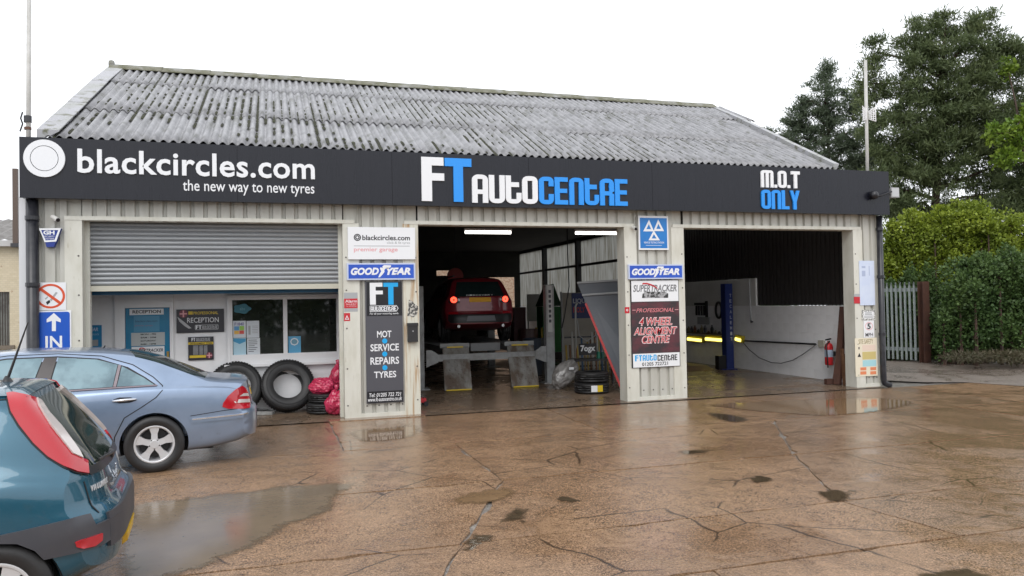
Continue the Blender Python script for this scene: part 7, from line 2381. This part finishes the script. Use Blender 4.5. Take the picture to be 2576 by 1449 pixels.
# shelf clutter above the lamps
sh_y = onX(1795, 838, 11.9)
e = thing('shelf', 'narrow shelf above the yellow lamps crowded with dark tools', 'shelf', (11.9, sh_y.y, sh_y.z - .2))
MB().box(11.78, 18.4, .90, 11.99, 21.5, .925).build('board', mat('shelf_wood', (.10, .07, .04), .7), e)
for k in range(16):
    y = 18.5 + k * .185
    h = rnd.uniform(.06, .24)
    e2 = thing('workshop_item', 'small dark tool or bottle standing on the shelf above the yellow lamps', 'tool', (11.88, y, .926), 'small things on the shelf above the yellow lamps')
    MB().lathe([(0, 0), (.04, 0), (.045, h * .6), (.02, h * .8), (.02, h), (0, h)], 9, 'z', (11.88, y, .926)).build('body', mat('item_%d' % (k % 4), [(.02, .02, .02), (.10, .04, .02), (.05, .05, .06), (.12, .10, .05)][k % 4], .5), e2)
# tool board with ring
q = onX(1790, 785, 11.97)
e = thing('wall_tool', 'black hand tools and a coiled ring hanging on the white wall', 'tools', (11.97, q.y, q.z - .3))
rg = MB(); cy, cz = onX(1808, 780, 11.95).y, onX(1808, 780, 11.95).z
rg.tube([(11.95, cy + .15 * math.cos(2 * math.pi * k / 24), cz + .22 * math.sin(2 * math.pi * k / 24)) for k in range(25)], .035, 7, cap=False)
rg.build('ring', M_BLKP, e, smooth=True)
MB().box(11.93, q.y + .2, q.z - .15, 11.98, q.y + .28, q.z + .32).build('bar', M_BLKP, e)
MB().box(11.94, q.y + .32, q.z + .2, 11.98, q.y + .9, q.z + .27).build('arm', M_BLKP, e)
MB().box(11.95, q.y + .1, q.z - .36, 11.985, q.y + .75, q.z - .15).build('notice', S_LGREY, e)
for k in range(4): MB().box(11.94, q.y + .36 + k * .14, q.z - .1, 11.98, q.y + .41 + k * .14, q.z + .18).build('spanner', M_STEEL, e)
# rail and hanging cable
a, b = onX(1868, 857, 11.93), onX(2052, 866, 11.93)
e = thing('wall_conduit', 'black conduit running along the white wall to a socket', 'conduit', (11.93, b.y, b.z))
MB().tube([a, b], .022, 8).build('conduit', M_BLKP, e)
s_ = onX(2066, 865, 11.96)
MB().box(11.94, s_.y - .09, s_.z - .07, 11.995, s_.y + .09, s_.z + .08).build('socket', mat('socket_cream', (.42, .40, .33), .5), e)
e = thing('hanging_cable', 'thin grey cable drooping below the conduit on the white wall', 'cable', (11.93, b.y, b.z))
pts = [onX(x, y, 11.92) for x, y in ((1868, 860), (1885, 880), (1910, 900), (1940, 912), (1965, 914), (1995, 906), (2025, 888), (2052, 868))]
MB().tube(pts, .011, 6).build('cable', mat('cable_grey', (.10, .10, .11), .5), e, smooth=True)
a, b = onX(1885, 705, 11.96), onX(1889, 806, 11.96)
e = thing('wall_pipe', 'thin white pipe with a hook coming down the wall beside the dark sheeting', 'pipe', (11.97, b.y, b.z))
MB().tube([a, b], .02, 8).build('pipe', S_LGREY, e)
MB().tube([b, b + Vector((-.03, -.05, -.05)), b + Vector((-.03, -.12, -.03))], .02, 6).build('hook', M_BLKP, e)
# extinguisher
q = onX(2086, 918, 11.80)
e = thing('fire_extinguisher', 'red fire extinguisher beside the leaning brown beam', 'extinguisher', (11.80, q.y, q.z))
MB().lathe([(0, 0), (.085, 0), (.09, .03), (.09, .40), (.075, .46), (.03, .50), (.03, .53), (0, .53)], 20, 'z', (11.80, q.y, q.z)).build('cylinder', mat('ext_red', (.50, .02, .025), .25), e, smooth=False)
MB().lathe([(.0915, .18), (.0915, .34)], 20, 'z', (11.80, q.y, q.z)).build('label', mat('ext_label', (.35, .42, .52), .4), e)
MB().bar((11.72, q.y, q.z + .56), (11.86, q.y, q.z + .58), .03, .03).build('lever', M_BLKP, e)
MB().tube([(11.80, q.y - .03, q.z + .53), (11.68, q.y - .06, q.z + .45), (11.69, q.y - .08, q.z + .15), (11.70, q.y - .08, q.z - .05)], .014, 7).build('hose', M_BLKP, e, smooth=True)
MB().box(11.88, q.y - .05, q.z + .2, 11.99, q.y + .05, q.z + .3).build('bracket', M_BLKP, e)
# leaning beam, broom, offcuts
a, b = onY(2107, 968, 13.75), onY(2122, 772, 13.85)
e = thing('leaning_beam', 'long rusty brown beam leaning against the right door jamb', 'beam', (a.x, a.y, .006))
MB().bar((a.x, a.y, .01), b, .13, .10).build('beam', rm, e)
a2_, b2_ = onY(2096, 966, 13.9), onY(2110, 860, 14.0)
e = thing('broom', 'broom with brown handle standing beside the extinguisher', 'broom', (a2_.x, a2_.y, .006))
MB().tube([(a2_.x, a2_.y, .1), b2_], .016, 8).build('handle', mat('broom_wood', (.12, .05, .03), .6), e)
MB().box(a2_.x - .2, a2_.y - .05, .012, a2_.x + .14, a2_.y + .04, .13).build('head', mat('broom_head', (.07, .03, .02), .8), e)
a3_ = onY(2126, 965, 13.62)
e = thing('timber_offcuts', 'short brown timber offcuts propped inside the right door jamb', 'timber', (a3_.x, a3_.y, .006))
for k in range(3):
    MB().bar((a3_.x + k * .05, a3_.y + .05 * k, .01), (a3_.x + .02 + k * .055, a3_.y + .1 + .03 * k, .78 - .12 * k), .05, .09).build('offcut', mat('timber_brown', (.13, .06, .03), .7, c2=(.2, .1, .05), scale=6), e)
# low testing platform
e = thing('test_platform', 'low brown testing plate on the floor at the back of the right bay', 'platform', (10.6, 19, .006))
MB().add([(9.9, 17.9, .008), (11.1, 17.9, .008), (11.1, 18.3, .12), (9.9, 18.3, .12), (9.9, 21.5, .12), (11.1, 21.5, .12), (9.9, 21.5, .006), (11.1, 21.5, .006)],
         [(0, 1, 2, 3), (3, 2, 5, 4), (4, 5, 7, 6), (0, 3, 4, 6), (1, 7, 5, 2)]).build('plate', mat('rusty_plate', (.14, .075, .04), .5, c2=(.09, .05, .03), scale=3), e)

# ---- more of the clutter in the middle bay
x = onY(1303, 820, 23.0).x
e = thing('tool_cabinet', 'dark maroon tool cabinet to the right of the raised car', 'cabinet', (x, 23.0, .006))
MB().box(x - .2, 22.8, .08, x + .2, 23.3, 1.75).build('case', mat('cabinet_maroon', (.06, .012, .016), .4), e)
for k in range(5): MB().box(x - .18, 22.78, .2 + k * .3, x + .18, 22.80, .46 + k * .3).build('drawer', mat('cabinet_maroon', (.06, .012, .016), .4), e)
for dx in (-.15, .15):
    for dy in (.08, .4): MB().lathe([(0, -.02), (.04, -.02), (.04, .02), (0, .02)], 12, 'y', (x + dx, 22.8 + dy, .046)).build('castor', M_BLKP, e)
a = onY(1345, 740, 26.0); b = onY(1372, 800, 26.0)
e = thing('white_board', 'white board propped behind the green machine', 'board', (a.x, 26.0, .006))
MB().box(a.x - .3, 26.0, b.z - .1, b.x + .05, 26.03, a.z).build('board', mat('board_white', (.55, .54, .5), .6), e)
for xx in (a.x - .25, b.x): MB().box(xx - .02, 26.03, .006, xx + .02, 26.06, b.z + .3).build('leg', M_STEEL, e)
a = onY(1428, 640, 18.2); b = onY(1424, 800, 18.2)
e = thing('air_hose', 'black air line hanging from the roof to the right of the lift post', 'hose', (b.x, 18.2, b.z))
MB().tube([(a.x, 18.2, 4.5), (a.x, 18.2, a.z), (a.x + .02, 18.2, (a.z + b.z) / 2), (b.x - .05, 18.2, b.z), (b.x - .12, 18.2, b.z - .25)], .014, 6).build('hose', M_BLKP, e, smooth=True)
a = onY(1063, 655, 16.5)
e = thing('yellow_box', 'small yellow box high on the left wall of the middle bay', 'box', (2.05, 16.5, a.z))
MB().box(2.0, 16.3, a.z - .05, 2.16, 16.8, a.z + .05).build('case', mat('box_yellow', (.40, .26, .03), .5), e)
MB().box(2.16, 16.4, a.z - .03, 2.17, 16.7, a.z + .03).build('face', S_BLACK, e)
a = onY(1145, 694, 23.0)
e = thing('red_reel', 'red hose reel hanging behind the raised car', 'reel', (a.x, 23.0, a.z))
MB().lathe([(0, -.08), (.24, -.08), (.24, -.05), (.12, -.05), (.12, .05), (.24, .05), (.24, .08), (0, .08)], 24, 'y', (a.x, 23.0, a.z)).build('drum', mat('reel_red', (.45, .02, .02), .4), e)
MB().tube([(a.x, 23.0, a.z + .2), (a.x, 23.0, 4.9)], .012, 6).build('hanger', M_STEEL, e)
for k, (xx, yy, h) in enumerate(((6.5, 19.2, .95), (6.75, 20.4, 1.15), (2.5, 18.6, 1.0), (2.45, 20.0, 1.3))):
    e = thing('oil_drum', ('dark oil drum nearest the right lift post', 'taller dark oil drum further back on the right of the lift', 'dark oil drum nearest the left lift post', 'taller dark oil drum further back on the left of the lift')[k], 'drum', (xx, yy, .006), 'dark drums beside the lift')
    MB().lathe([(0, 0), (.28, 0), (.28, h * .33), (.29, h * .345), (.28, h * .36), (.28, h * .66), (.29, h * .675), (.28, h * .69), (.28, h), (.25, h - .02), (0, h - .02)], 24, 'z', (xx, yy, .006)).build('drum', mat('drum_%d' % (k % 2), [(.02, .03, .05), (.05, .02, .02)][k % 2], .4), e, smooth=False)
    MB().lathe([(0, h - .02), (.03, h - .02), (.03, h), (0, h)], 10, 'z', (xx + .12, yy, .006)).build('bung', M_STEEL, e)
